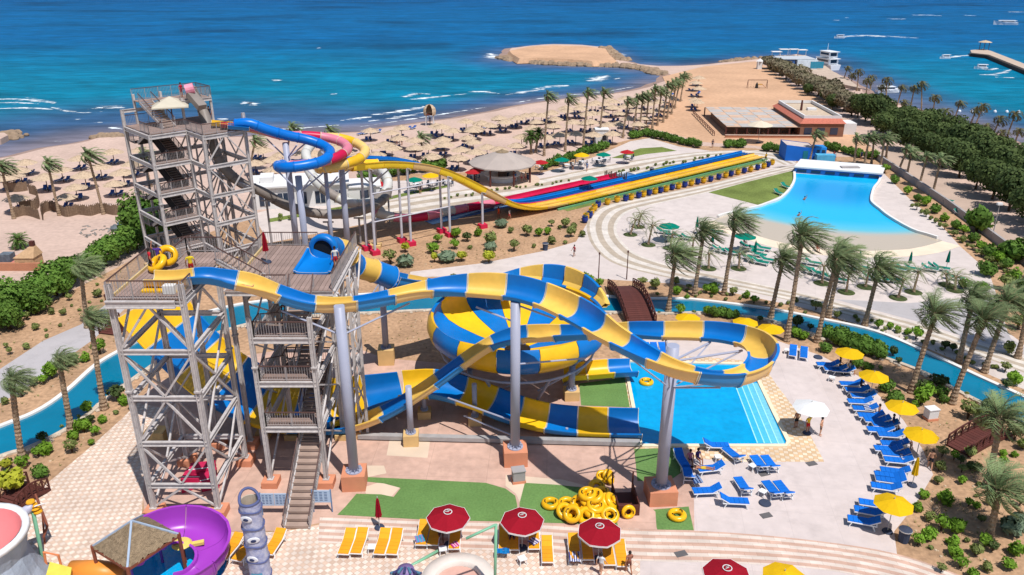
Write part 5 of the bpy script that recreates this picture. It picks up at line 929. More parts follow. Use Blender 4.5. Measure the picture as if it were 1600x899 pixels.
m_ = [(1345, 196), (1380, 210), (1415, 224), (1448, 236), (1480, 250), (1512, 268), (1544, 284), (1576, 302), (1608, 322), (1650, 350)]
k_ = [(1340, 184), (1378, 194), (1412, 206), (1448, 218), (1484, 230), (1520, 244), (1556, 258), (1592, 276), (1630, 300)]
f_ = [(x + 26, y + 4) for x, y in f_]; m_ = [(x + 16, y) for x, y in m_]
trees('dark', f_, 'dark evergreen in the front row beyond the service road', 'evergreens beyond the service road, front row', 1.02); trees('dark', m_, 'dark evergreen in the middle of the belt beyond the road', 'evergreens beyond the service road, middle row', 1.12); trees('dark', k_, 'dense dark evergreen tree at the sea side of the belt', 'evergreens beyond the service road, sea side', 1.02)
trees('grey', [(1200, 108), (1209, 113), (1218, 118), (1228, 124), (1238, 129), (1248, 135), (1258, 140), (1268, 146), (1278, 150), (1288, 156), (1298, 162), (1308, 168), (1318, 174), (1330, 182), (1225, 114), (1250, 128), (1275, 142), (1300, 154), (1320, 166)], 'dusty grey green bush in the row between sand field and jetty', 'dusty bushes by the jetty', 1.25, 'bush')
trees('dark', [(1262, 150, .6), (1300, 172, .7), (1290, 160, .65), (1340, 176, .7), (1352, 190, .7)], 'low evergreen growing among the dusty bushes', 'evergreens among the dusty bushes')
trees('left', [(0, 508, 1.2), (22, 496, 1.2), (45, 488, 1.15), (66, 474, 1.1), (88, 462, 1.1), (108, 448, 1.05), (128, 436, 1.0), (148, 425), (166, 415), (184, 405), (200, 396), (214, 390), (-20, 520, 1.3), (60, 490, .8), (15, 515, .9), (100, 462, .7)], 'lush bush in the high hedge on the left', 'high hedge on the left', 1.0, 'bush')
trees('left', [(222, 372, 1.7), (238, 366, 1.4), (250, 380, 1.3)], 'tall leafy tree behind the tallest tower', 'trees behind the tallest tower', 1.1)
# ================================================================ BUILDINGS, BRIDGES, WALLS, BOATS
whitew = mat('white_wall', S(232, 230, 228, .82), .8, .05, .4, .1, 6, fine=.04); glass = mat('window_glass', S(50, 66, 92, .6), .12, .2, .5, spec=.5); woodb = mat('dark_wood', S(108, 58, 50, .6), .7, .15, 2, .2, 12, orand=.1); brickr = mat('red_sand_wall', S(198, 136, 104, .75), .85, .1, .8, .2, 8)
greyw = mat('grey_wall', S(176, 170, 168, .75), .85, .08, .6, .15, 8); bluew = mat('blue_wall', S(16, 104, 200, .85), .7, .08, .5); thatch = mat('thatch', S(216, 190, 160, .74), .95, .2, 3, .8, 16, .1, fine=.2, fscale=20); thatchg = mat('grey_thatch', S(168, 146, 118, .68), .95, .25, 4, .9, 22, .1, fine=.3, fscale=24)
rockm = mat('rock', S(170, 146, 122, .7), .95, .25, .5, .8, 3, .1, fine=.15)
# grey service wall beside the wave pool
wl_ = [G(*q) for q in [(1368, 248), (1413, 278), (1475, 320), (1550, 375), (1604, 416), (1660, 460), (1740, 530)]]
t = thing('service_wall', 'long low grey wall between wave pool and service road', 'wall'); 
for i, (a, b) in enumerate(zip(wl_[:-1], wl_[1:])):
    n_ = max(1, round((b - a).length / 6)); 
    for k in range(n_): kerb([a.lerp(b, k / n_ + .004), a.lerp(b, (k + 1) / n_ - .004)], .35, 0, 1.15).build('wall_panel', greyw, t)
# machine house slab over the deep end of the wave pool
t = thing('wave_machine_house', 'long flat white roof over the deep end of the wave pool', 'building'); z = 1.15
P = [G(1241, 270), G(1376, 281), G(1378, 275), G(1246, 264)]; bk = (P[3] - P[0]).normalized() * 6.5; Q = [P[0], P[1], P[1] + bk, P[0] + bk]
MB().prism([q + (q - sum(Q, Vector()) / 4) * .02 for q in Q], z - .25, z).build('roof', whitew, t); MB().prism([P[0], P[1], P[1] + bk * .97, P[0] + bk * .97], 0, z - .26).build('wall', mat('pool_wall_blue', S(40, 110, 190, .75), .6), t)
for k in range(6): MB().box(P[0].lerp(P[1], (k + .5) / 6) + Vector((0, -.06, .45)), (1.6, .06, .4), math.atan2((P[1] - P[0]).y, (P[1] - P[0]).x)).build('wave_outlet', glass, t)
MB().box(Q[3].lerp(Q[1], .62) + Vector((0, 0, z + .1)), (3.2, 1.2, .2)).build('hatch', greyw, t)
# blue pump house
a = G(1252, 252); t = thing('pump_house', 'bright blue pump house with sloping roof behind the wave pool', 'building', a, rz=R(-4)); 
MB().add([(-3.1, 0, 0), (2.4, 0, 0), (2.4, 5, 0), (-3.1, 5, 0), (-3.1, 0, 3.1), (2.4, 0, 2.5), (2.4, 5, 2.5), (-3.1, 5, 3.1)], [(0, 1, 5, 4), (1, 2, 6, 5), (2, 3, 7, 6), (3, 0, 4, 7)]).build('wall', bluew, t)
MB().add([(-3.0, .1, 3.0), (2.3, .1, 2.42), (2.3, 4.9, 2.42), (-3.0, 4.9, 3.0)], [(0, 1, 2, 3)]).build('roof', mat('pump_roof', S(214, 196, 186, .75), .85), t)
MB().box((3.5, 1.6, 1.3), (2.1, 2.6, 2.6)).build('wing', mat('light_blue_wall', S(40, 140, 216, .78), .7), t); MB().box((4.0, -1.0, .8), (3.4, 1.6, 1.6)).build('tank', mat('pale_blue_tank', S(90, 180, 220, .8), .6), t)
for x in (3.0, 4.0): MB().box((x, .28, 1.9), (.6, .06, .5)).build('window', glass, t)
MB().box((0.6, -.04, 1.0), (.9, .06, 2.0)).build('door', mat('teal_door', S(30, 130, 150, .7), .6), t)
# restaurant on the sand
o_ = G(1134, 213); e1 = (G(1282, 214) - o_); Lx = e1.length; e1.normalize(); rz_ = math.atan2(e1.y, e1.x); back = 25.0
t = thing('beach_restaurant', 'long beach restaurant with striped flat roof and brick red kitchen block', 'building', o_, rz=rz_); t.scale = (1, 1, .82)
roofA = mat('roof_sheet', S(196, 190, 184, .75), .8, .1, .5, .1, 6); roofB = mat('roof_reed', S(220, 186, 160, .75), .9, .12, .8)
def rp(x, y): return (x - .16 * y * 0, y)
for i in range(5):
    for j in range(7):
        x0 = Lx * .78 * i / 5; y0 = back * j / 7
        MB().box((x0 + Lx * .078, y0 + back / 14, 2.5), (Lx * .156 - .06, back / 7 - .06, .12)).build('roof_panel', roofA if (i + (j // 1)) % 2 else roofB, t)
        if (i + j) % 2 == 0: MB().box((x0 + Lx * .05, y0 + back / 14, 2.58), (Lx * .09, back / 16, .06)).build('roof_patch', roofB if i % 2 else roofA, t)
for i in range(8): MB().box((Lx * .78 * i / 7, .3, 1.2), (.25, .25, 2.4)).build('post', woodb, t); MB().box((Lx * .78 * i / 7, back - .3, 1.2), (.25, .25, 2.4)).build('post', woodb, t)
MB().box((Lx * .39, back * .5, 1.15), (Lx * .7, back * .7, 2.3)).build('inner_wall', mat('inner_wall_brown', S(150, 120, 100, .6), .9), t)  # plain brown block under the roof
MB().box((Lx * .45, -1.6, .35), (Lx * .95, .3, .7)).build('low_wall', brickr, t); MB().box((Lx * .45, -1.6, .74), (Lx * .95, .5, .08)).build('wall_cap', mat('wall_cap', S(226, 200, 180, .8), .8), t)
kx = Lx * .8
MB().box((kx + 4.2, 11, 1.75), (9.4, 22, 3.5)).build('kitchen_wall', mat('kitchen_brown', S(156, 110, 88, .68), .85, .12, .8), t)
m = MB(); m.add([(kx - .8, -.3, 3.5), (kx + 9.2, -.3, 3.5), (kx + 9.2, 22.3, 3.5), (kx - .8, 22.3, 3.5), (kx + .6, 1.4, 4.6), (kx + 8.4, 1.4, 4.6), (kx + 8.4, 21.6, 4.6), (kx + .6, 21.6, 4.6)], [(0, 1, 5, 4), (1, 2, 6, 5), (2, 3, 7, 6), (3, 0, 4, 7)]); m.build('tiled_eaves', mat('red_tiles', S(206, 120, 98, .75), .8, .15, 3, .4, 20), t)
kerb([Vector(q) for q in ((kx + .6, 1.4, 0), (kx + 8.4, 1.4, 0), (kx + 8.4, 21.6, 0), (kx + .6, 21.6, 0))], .35, 4.5, 5.3, True).build('parapet', whitew, t); MB().box((kx + 4.5, 11.5, 4.35), (7.6, 20, .1)).build('flat_roof', mat('roof_screed', S(212, 190, 164, .75), .9), t)
MB().cyl((kx + 3, 12, 4.4), (kx + 3, 12, 7.2), .3, .2, 8).build('chimney', woodb, t); MB().box((kx + 5.5, 12.5, 4.7), (2, 1.2, .6)).build('vent_unit', whitew, t)
for k in range(3): MB().box((kx + 1.2 + 2.8 * k, -.05, 1.5), (1.6, .08, 1.8)).build('opening', glass, t)
MB().box((kx + 11, 4.5, 1.5), (3, 4, 3)).build('store_wing', whitew, t)
# tables under the restaurant edge, railing on the left
m = MB(); 
for k in range(14): m.beam((-2.5, k * 2, 0), (-2.5, k * 2, 1.1), .12)
m.beam((-2.5, 0, 1.1), (-2.5, 27, 1.1), .14); m.beam((-2.5, 0, .6), (-2.5, 27, .6), .1); m.build('terrace_rail', woodb, t)
# round bar with pale tent roof
g = G(785, 281); t = thing('round_bar', 'round open bar under a wide pale tent roof on the promenade', 'pavilion', g); r_ = 5.9; NS = 12
canv = mat('grey_canvas', S(196, 182, 172, .75), .9, .06, .5, trans=.12, orand=.03)
for i in range(NS):
    a0, a1 = 2 * PI * i / NS, 2 * PI * (i + 1) / NS; c0, s0, c1, s1 = math.cos(a0), math.sin(a0), math.cos(a1), math.sin(a1)
    MB().add([(r_ * c0, r_ * s0, 3.15), (r_ * c1, r_ * s1, 3.15), (1.0 * c1, 1.0 * s1, 5.0), (1.0 * c0, 1.0 * s0, 5.0), (r_ * c0, r_ * s0, 2.95), (r_ * c1, r_ * s1, 2.95)], [(0, 1, 2, 3), (4, 5, 1, 0)]).build('roof_gore', canv, t)
MB().lathe([(1.2, 4.98), (.5, 5.2), (.02, 5.5)], 12).build('thatch_cap', thatchg, t)
for i in range(8): a = 2 * PI * (i + .5) / 8; MB().cyl((5.2 * math.cos(a), 5.2 * math.sin(a), 0), (5.2 * math.cos(a), 5.2 * math.sin(a), 3.2), .16, .16, 8).build('post', woodb, t)
MB().lathe([(2.6, 0), (2.6, 1.0), (3.3, 1.05), (3.3, 1.15), (2.5, 1.15)], 24).build('counter', whitew, t, False); MB().lathe([(.8, 0), (.8, 2.2), (.02, 2.25)], 12).build('back_bar', mat('bar_brown', S(120, 96, 84, .6)), t)
struct('bar_floor', MB().lathe([(.02, .02), (6.6, .02)], 32, g), mat('bar_tiles', S(222, 196, 172, .78), .8, .08))
# white beach house behind the tubes
o_ = G(398, 330); t = thing('beach_house', 'low white beach house with dark windows behind the tube slides', 'building', o_, rz=R(12))
MB().box((7, 4, 1.7), (14.5, 7, 3.4)).build('wall', whitew, t); MB().box((7, 4, 3.52), (15.2, 7.8, .24)).build('roof', whitew, t); MB().box((2.0, 4, 4.1), (2, 3, .9)).build('roof_hut', whitew, t); MB().box((16.8, 3.2, 1.3), (5, 5, 2.6)).build('side_wing', whitew, t); MB().box((16.8, 3.2, 2.72), (5.4, 5.4, .2)).build('wing_roof', whitew, t)
for k in range(5):
    w_ = MB().box((1.6 + 2.8 * k, .47, 1.5), (1.5, .08, 1.9)).build('window', glass, t); MB().box((1.6 + 2.8 * k, .42, 1.5), (.08, .06, 1.9)).build('mullion', whitew, w_)
MB().box((16.8, .67, 1.3), (1.3, .08, 1.7)).build('window', glass, t)
# little white kiosk
o_ = G(940, 224); t = thing('white_kiosk', 'small white hut at the foot of the windswept palms', 'hut', o_); MB().box((0, .8, 1.4), (2.6, 2.2, 2.8)).build('wall', whitew, t); MB().box((0, .8, 2.88), (2.9, 2.5, .14)).build('roof', whitew, t); MB().box((.5, -.33, 1.2), (.8, .06, 1.0)).build('hatch', glass, t)
# lifeguard stand with round thatched hood
o_ = G(672, 196); t = thing('lifeguard_stand', 'lifeguard stand on white stilts with round thatched hood by the shore', 'lifeguard stand', o_)
m = MB()
for x in (-.9, .9):
    for y in (-.8, .8): MB().cyl((x, y, 0), (x * .9, y * .9, 3.0), .09, .09, 6).build('stilt', whitew, t)
MB().box((0, 0, 2.5), (2.2, 2.0, .15)).build('floor', woodb, t); MB().lathe([(1.35, 2.4), (1.5, 3.2), (1.35, 4.0), (.8, 4.6), (.02, 4.9)], 14, (0, 0, 0), R(-60), R(240)).build('hood', thatch, t)
# brick oven house at the left edge and reed fences
o_ = G(48, 418); t = thing('brick_oven', 'sand coloured brick oven with chimney at the left edge', 'oven', o_); MB().box((0, 0, .8), (2.4, 2.0, 1.6)).build('body', mat('sand_brick', S(206, 168, 128, .72), .9, .15, 3, .3, 12), t)
MB().add([(-1.3, -1.1, 1.6), (1.3, -1.1, 1.6), (1.3, 1.1, 1.6), (-1.3, 1.1, 1.6), (.3, .2, 2.7), (.9, .2, 2.7), (.9, .7, 2.7), (.3, .7, 2.7)], [(0, 1, 5, 4), (1, 2, 6, 5), (2, 3, 7, 6), (3, 0, 4, 7), (4, 5, 6, 7)]).build('hood', mat('sand_brick', S(206, 168, 128, .72)), t); MB().box((.6, .45, 3.0), (.5, .5, .7)).build('chimney', woodb, t); MB().box((-.3, -1.02, .7), (.8, .06, .6)).build('mouth', mat('mouth_black', (.02, .02, .02, 1)), t)  # the mouth is a plain black box
o_ = G(0, 420); t = thing('terrace_wall', 'low terracotta terrace wall at the left edge', 'wall', o_); MB().box((1, -.6, .5), (9, .4, 1.0)).build('wall', brickr, t); MB().box((.2, 1.4, .35), (6, 3.4, .7)).build('terrace', mat('pink_awning', S(214, 134, 120, .75), .8), t); MB().box((.6, 1.0, 1.2), (1.4, 1.2, 1.0)).build('equipment', mat('covered_gear', S(120, 130, 140, .6), .8, .3, 2), t)
reed = mat('reed_fence', S(156, 130, 108, .65), .95, .2, 4, .6, 30, .1)
def fence(pts_, label):
    P = [Vector(p) for p in cr([tuple(G(*q)) for q in pts_], 6)]; t = thing('reed_fence', label, 'fence', P[0], 'reed fences on the left beach'); Q = [p - P[0] for p in P]
    for i in range(len(Q) - 1): a, b = Q[i], Q[i + 1]; kerb([a, b], .12, 0, 1.55 + .1 * math.sin(i * 1.7)).build('fence_panel', reed, t); MB().cyl(a, a + Vector((0, 0, 1.75)), .05, .05, 5).build('post', barkd, t)
fence(T(0, 200, .2447, [(275, 590), (280, 545), (340, 530), (420, 568), (500, 555), (580, 562), (650, 545), (740, 558), (820, 545)]), 'long wavy reed fence across the left beach'); fence(T(0, 200, .2447, [(90, 575), (170, 560), (255, 585)]), 'short reed fence left of the long one'); fence(T(0, 200, .2447, [(130, 520), (215, 525), (250, 500), (240, 440), (190, 420)]), 'curved reed fence enclosing thatched parasols at far left')
fence(T(0, 200, .2447, [(30, 400), (100, 410), (180, 400)]), 'reed fence behind the curved one at far left')
# bridges
def footbridge(a, b, wd, rise, label, nm='footbridge', rails=True, lamp=False):
    a, b = Vector(a), Vector(b); d = (b - a); L_ = d.length; t = thing(nm, label, 'bridge', a, rz=math.atan2(d.y, d.x)); n_ = max(10, int(L_ / .34))
    f = lambda s: rise * math.sin(PI * min(1, max(0, s / L_)))
    pm = MB().box((0, 0, 0), (L_ / n_ - .025, wd, .07)).mesh('plank', woodb)
    for i in range(n_):
        s = L_ * (i + .5) / n_; o = link('plank', pm, t, (s, 0, f(s) + .12)); o.rotation_euler = (0, -math.atan2(f(s + .1) - f(s - .1), .2), 0)
    for sg in (-1, 1):
        y = sg * (wd / 2 + .05); K = 12; m = MB()
        for i in range(K): s0, s1 = L_ * i / K, L_ * (i + 1) / K; m.beam((s0, y, f(s0) + .0), (s1, y, f(s1) + .0), .14, .3)
        m.build('girder', woodb, t); m = MB(); K2 = max(6, int(L_ / .8))
        for i in range(K2 + 1):
            s = L_ * i / K2; m.beam((s, y, f(s)), (s, y, f(s) + 1.1), .1)
            if i < K2:
                s1 = L_ * (i + 1) / K2; m.beam((s, y, f(s) + 1.08), (s1, y, f(s1) + 1.08), .1); m.beam((s, y, f(s) + .3), (s1, y, f(s1) + .3), .06); m.beam((s, y, f(s) + .3), (s1, y, f(s1) + 1.05), .05); m.beam((s, y, f(s) + 1.05), (s1, y, f(s1) + .3), .05)
        m.build('parapet', woodb, t)
    return t
footbridge(G(1003, 509), G(969, 449), 2.9, 1.0, 'arched dark red wooden footbridge over the river behind the bowl'); footbridge(G(1496, 706), G(1566, 672), 1.7, .35, 'small dark wooden footbridge in the garden at right')
footbridge(G(168, 524), G(200, 505), 1.8, .3, 'little wooden bridge at the left river bend behind the near tower'); footbridge(G(10, 796), G(62, 762), 2.0, .4, 'dark wooden bridge end at the lower left corner')
for i, (x, y, tp, lb) in enumerate(((935, 437, 398, 'dark lamp post left of the brown footbridge'), (979, 437, 395, 'dark lamp post at the right rail of the brown footbridge'), (174, 512, 464, 'brown post beside the near tower'))):
    g = G(x, y); z = PY(x, tp, g.y).z; t = thing('lamp_post', lb, 'post', g, 'dark posts'); MB().cyl((0, 0, 0), (0, 0, z), .07, .05, 8).build('shaft', woodb, t); MB().lathe([(.02, z), (.12, z + .03), (.09, z + .25), (.02, z + .3)], 8).build('cap', woodb, t)
g = G(1550, 372); z = PY(1562, 320, g.y); t = thing('street_lamp', 'thin street lamp on the service road with pale head', 'street lamp', g); MB().cyl((0, 0, 0), (z.x - g.x, 0, z.z), .08, .05, 8).build('pole', greyw, t); MB().box((z.x - g.x, 0, z.z + .1), (.7, .4, .3)).build('lamp_head', whitew, t)
# ---- rocks: groynes and island edges
random.seed(31)
def boulders(name, line, w_, n_, s0, s1, label, z=SEA):
    P = [G(x, y, z) for x, y in line]; m = MB(); acc = [0.0]
    for a, b in zip(P[:-1], P[1:]): acc.append(acc[-1] + (b - a).length)
    for i in range(n_):
        s = random.random() * acc[-1]; j = max(q for q in range(len(P) - 1) if acc[q] <= s); p = P[j].lerp(P[j + 1], (s - acc[j]) / (acc[j + 1] - acc[j])) + Vector((random.uniform(-w_, w_), random.uniform(-w_, w_), random.uniform(-.4, .3)))
        r = random.uniform(s0, s1); a = random.random() * 6; m.lathe([(.02, -r * .5), (r, -r * .2), (r * 1.05, r * .2), (r * .6, r * .7), (.02, r * .8)], 6, p, a, a + 2 * PI)
    return tag(m.build(name, rockm), label, 'rocks', kind='stuff')
boulders('rock_edge', [(784, 91), (800, 94), (820, 98), (850, 100), (887, 102), (950, 104), (987, 106), (1012, 110), (1031, 117)], 2.2, 620, .6, 1.7, 'dark boulders along the near edge of island and causeway'); boulders('rock_edge', [(945, 76), (955, 84), (966, 92), (976, 96)], 2.5, 120, .7, 1.8, 'boulders at the right end of the island')
boulders('rock_groyne', [(152, 216), (165, 214), (188, 216)], 1.6, 110, .4, 1.0, 'short rock groyne on the left beach'); boulders('rock_groyne', [(-10, 214), (8, 212), (20, 217)], 2.2, 120, .4, 1.1, 'rocks at the left picture edge in the sea'); boulders('rock_edge', [(1130, 98), (1150, 95), (1185, 92)], 1.6, 120, .5, 1.2, 'rocks at the tip of the sand field')
isl = [G(*q, 1.4) for q in [(800, 85), (796, 80), (826, 73.5), (866, 71.5), (912, 73), (946, 76.5), (952, 86), (962, 95), (925, 96), (887, 93), (840, 91), (812, 92)]]; m = MB(); c_ = sum(isl, Vector()) / len(isl); n_ = len(isl); lo = [c_ + (p - c_) * 1.06 for p in isl]
m.add([(p.x, p.y, 1.5) for p in isl] + [(p.x, p.y, -.3) for p in lo], [tuple(range(n_))] + [(i, (i + 1) % n_, n_ + (i + 1) % n_, n_ + i) for i in range(n_)]); struct('island', m, mat('orange_sand', S(212, 170, 136, .8)))
sp = [G(*q, .9) for q in [(-20, 207), (6, 206), (12, 210), (0, 216), (-30, 218)]]; struct('spit', MB().prism([Vector((p.x, p.y, 0)) for p in sp], -1, .7), sand)
# ---- jetty, boats, pier
quay = mat('quay_concrete', S(206, 184, 164, .75), .9, .1, .4)
struct('quay', MB().prism([G(*q, .9) for q in [(1204, 92), (1216, 86.5), (1258, 86.5), (1276, 93), (1302, 112), (1330, 127), (1345, 138), (1318, 132), (1290, 122), (1250, 108), (1215, 100)]], -1.5, .9), quay)
g = G(1216, 107, .9); t = thing('dive_centre', 'pale blue dive centre tents on the quay', 'building', g); MB().box((2.5, 3, 1.6), (5, 9, 3.2)).build('wall', mat('tent_blue', S(70, 110, 170, .75), .7), t); MB().box((9, 1.5, 1.5), (7, 8, 3)).build('tent', mat('tent_white', S(214, 226, 234, .82), .7), t); MB().box((5.6, 3, 3.2), (13, 9.5, .2)).build('roof', mat('tent_roof', S(196, 200, 204, .8), .7), t); MB().box((12.3, -2.5, 1.4), (4.5, .1, 2.2)).build('window', mat('tent_window', S(60, 150, 180, .75), .3), t)
for i, (x, y) in enumerate(((1212, 92), (1224, 88), (1240, 88), (1252, 89))):
    g = G(x, y, .9); t = thing('shade_awning', ORD[i] + ' white awning from the left on the quay', 'awning', g, 'white awnings on the quay'); MB().box((0, 0, 2.6), (3.6, 3, .12)).build('roof', whitew, t)
    for sx_ in (-1.6, 1.6): MB().cyl((sx_, 0, 0), (sx_, 0, 2.6), .08, .08, 6).build('post', whitew, t)
hull = mat('boat_white', S(240, 242, 246, .85), .35, .04, 1)
def boat(g, L_, wd, decks, rz, label, sc=1.0):
    t = thing('motor_yacht' if decks > 1 else 'motor_boat', label, 'boat', g, rz=rz); m = MB(); sec = []
    for f, b_, zt in ((0, .86, .9), (.25, 1, .85), (.55, 1, .95), (.8, .72, 1.15), (1.0, .04, 1.5)):
        x = L_ * (f - .5); hw = wd / 2 * b_; sec.append([(x, -hw, zt * wd * .42), (x * .98, -hw * .75, -.2), (x * .96, 0, -.45), (x * .98, hw * .75, -.2), (x, hw, zt * wd * .42)])
    vs = [p for s_ in sec for p in s_]; m.add(vs, [(i * 5 + j, (i + 1) * 5 + j, (i + 1) * 5 + j + 1, i * 5 + j + 1) for i in range(4) for j in range(4)] + [(i * 5 + 4, (i + 1) * 5 + 4, (i + 1) * 5, i * 5) for i in range(4)] + [(0, 1, 2, 3, 4)]); m.build('hull', hull, t); z = wd * .38
    for k in range(decks):
        l_ = L_ * (.62 - .16 * k); hh = 2.3 if decks > 1 else 1.1; x = -L_ * .06 - k * .4
        MB().box((x, 0, z + hh * .4), (l_, wd * (.8 - .1 * k), hh * .75)).build('cabin', hull, t)
        for sg in (-1, 1): MB().box((x, sg * wd * (.405 - .05 * k), z + hh * .5), (l_ * .86, .06, hh * .3)).build('window', glass, t)
        MB().box((x - l_ * .503, 0, z + hh * .45), (.06, wd * .5, hh * .5)).build('rear_window', glass, t)
        MB().box((x - .3, 0, z + hh * .84), (l_ * 1.16, wd * (.92 - .1 * k), .14)).build('deck_roof', hull, t); z += hh
    if decks > 1: MB().cyl((0, 0, z), (0, 0, z + 2.2), .08, .05, 6).build('mast', hull, t)
    return t
boat(G(1289, 107, SEA), 12, 4.8, 2, R(104), 'white three deck tour boat moored at the quay'); boat(G(1570, 39, SEA), 13, 4, 1, R(170), 'white boat speeding near the top right corner'); boat(G(1387, 145, SEA), 7, 2.2, 1, R(5), 'small white boat close to the right shore'); boat(G(1476, 92, SEA), 4.2, 1.5, 1, R(185), 'small speed boat left of the pier'); boat(G(1532, 108, SEA), 4.5, 1.6, 1, R(170), 'small boat under the pier head')
boat(G(1311, 60, SEA), 5, 1.7, 1, R(180), 'speed boat drawing the longest wake'); 
prl = [G(*q, .9) for q in [(1516, 79), (1536, 77), (1548, 80), (1600, 100), (1700, 138), (1700, 148), (1600, 108), (1545, 86), (1518, 83)]]
t = thing('pier', 'long stone pier reaching in from the right edge', 'pier'); MB().prism([Vector((p.x, p.y, 0)) for p in prl], -2, 1.0).build('deck', quay, t); kerb([prl[5], prl[6], prl[7], prl[8]], 1.4, -2, .7).build('revetment', mat('wet_rock', S(92, 78, 72, .6), .9, .2, .5, .6, 2), t)
g = G(1537, 78, 1.0); t = thing('pier_pavilion', 'round pale parasol roof at the head of the pier', 'pavilion', g); MB().lathe([(2.6, 3.0), (1.6, 3.4), (.02, 3.8)], 14).build('roof', thatch, t)
for i in range(6): a = PI * i / 3; MB().cyl((1.9 * math.cos(a), 1.9 * math.sin(a), 0), (1.9 * math.cos(a), 1.9 * math.sin(a), 3.2), .1, .14, 6).build('post', woodb, t)
for i in range(16):
    g = G(1462 + i * 18.5, 174.5 + .2 * i - (0 if i < 9 else (i - 8) * -1.0), SEA); t = thing('buoy', '%s white swim buoy from the left off the right shore' % ORD[i], 'buoy', g, 'white swim buoys'); MB().lathe([(.02, -.2), (.4, 0), (.38, .3), (.15, .5), (.02, .52)], 10).build('float', hull, t); MB().cyl((0, 0, .5), (0, 0, .75), .04, .04, 5).build('tip', hull, t)
# climbing frame on the sand field
g = G(1182, 138); t = thing('play_frame', 'wooden swing and climbing frame on the sand field', 'playground', g); t.scale = (.55, .55, .75)
for x in (-5, 5.5):
    for y in (-1.2, 1.2): MB().beam((x, y, 0), (x, 0, 3.2), .18).build('leg', woodb, t)
MB().beam((-5, 0, 3.2), (5.5, 0, 3.2), .2).build('top_beam', woodb, t); MB().box((1.6, 0, 1.5), (2.2, 2, .2)).build('platform', mat('play_yellow', S(216, 160, 60, .7)), t)
for x in (-3.2, -1.6): MB().beam((x, 0, .6), (x, 0, 3.1), .05).build('chain', steel2, t); MB().box((x, 0, .55), (.6, .4, .08)).build('swing_seat', woodb, t)
MB().beam((2.8, 0, 1.6), (4.8, 0, .2), .7, .1).build('slide', mat('play_orange', S(220, 130, 50, .7)), t); MB().lathe([(.9, 0), (.7, 1.5), (.02, 2.4)], 8, (0, 0, 0)).build('tipi', mat('dark_cloth', S(60, 60, 60, .5)), t)
g = G(1186, 108); t = thing('white_marker', 'small white watch hut at the tip of the sand field', 'hut', g); MB().box((0, 0, 1.3), (1.6, 1.6, 2.6)).build('wall', whitew, t); MB().lathe([(1.4, 2.6), (.02, 3.6)], 4).build('roof', whitew, t)
# debris on the left beach road
for i, (x, y, lb, c_) in enumerate(((192, 354, 'blue barrel lying on the left beach road', S(110, 160, 200, .7)), (181, 361, 'grey sack on the left beach road', S(120, 130, 136, .6)))):
    g = G(x, y); t = thing('beach_litter', lb, 'litter', g); MB().lathe([(.02, 0), (.6, .1), (.7, .5), (.4, .8), (.02, .85)], 9).build('body', mat('litter_%d' % i, c_), t); MB().lathe([(.3, .8), (.2, .95), (.02, .98)], 8).build('neck', mat('litter_%d' % i, c_), t)
random.seed(5); m = MB()
for k in range(46): p = G(random.uniform(125, 192), random.uniform(354, 374)); m.box((p.x, p.y, .06), (random.uniform(.2, .9), random.uniform(.1, .3), .12), random.uniform(0, 3))
tag(m.build('scrap_pieces', mat('scrap', S(168, 160, 152, .7), .9, .3, 3)), 'scattered planks and stones on the left beach road', 'debris', kind='stuff')
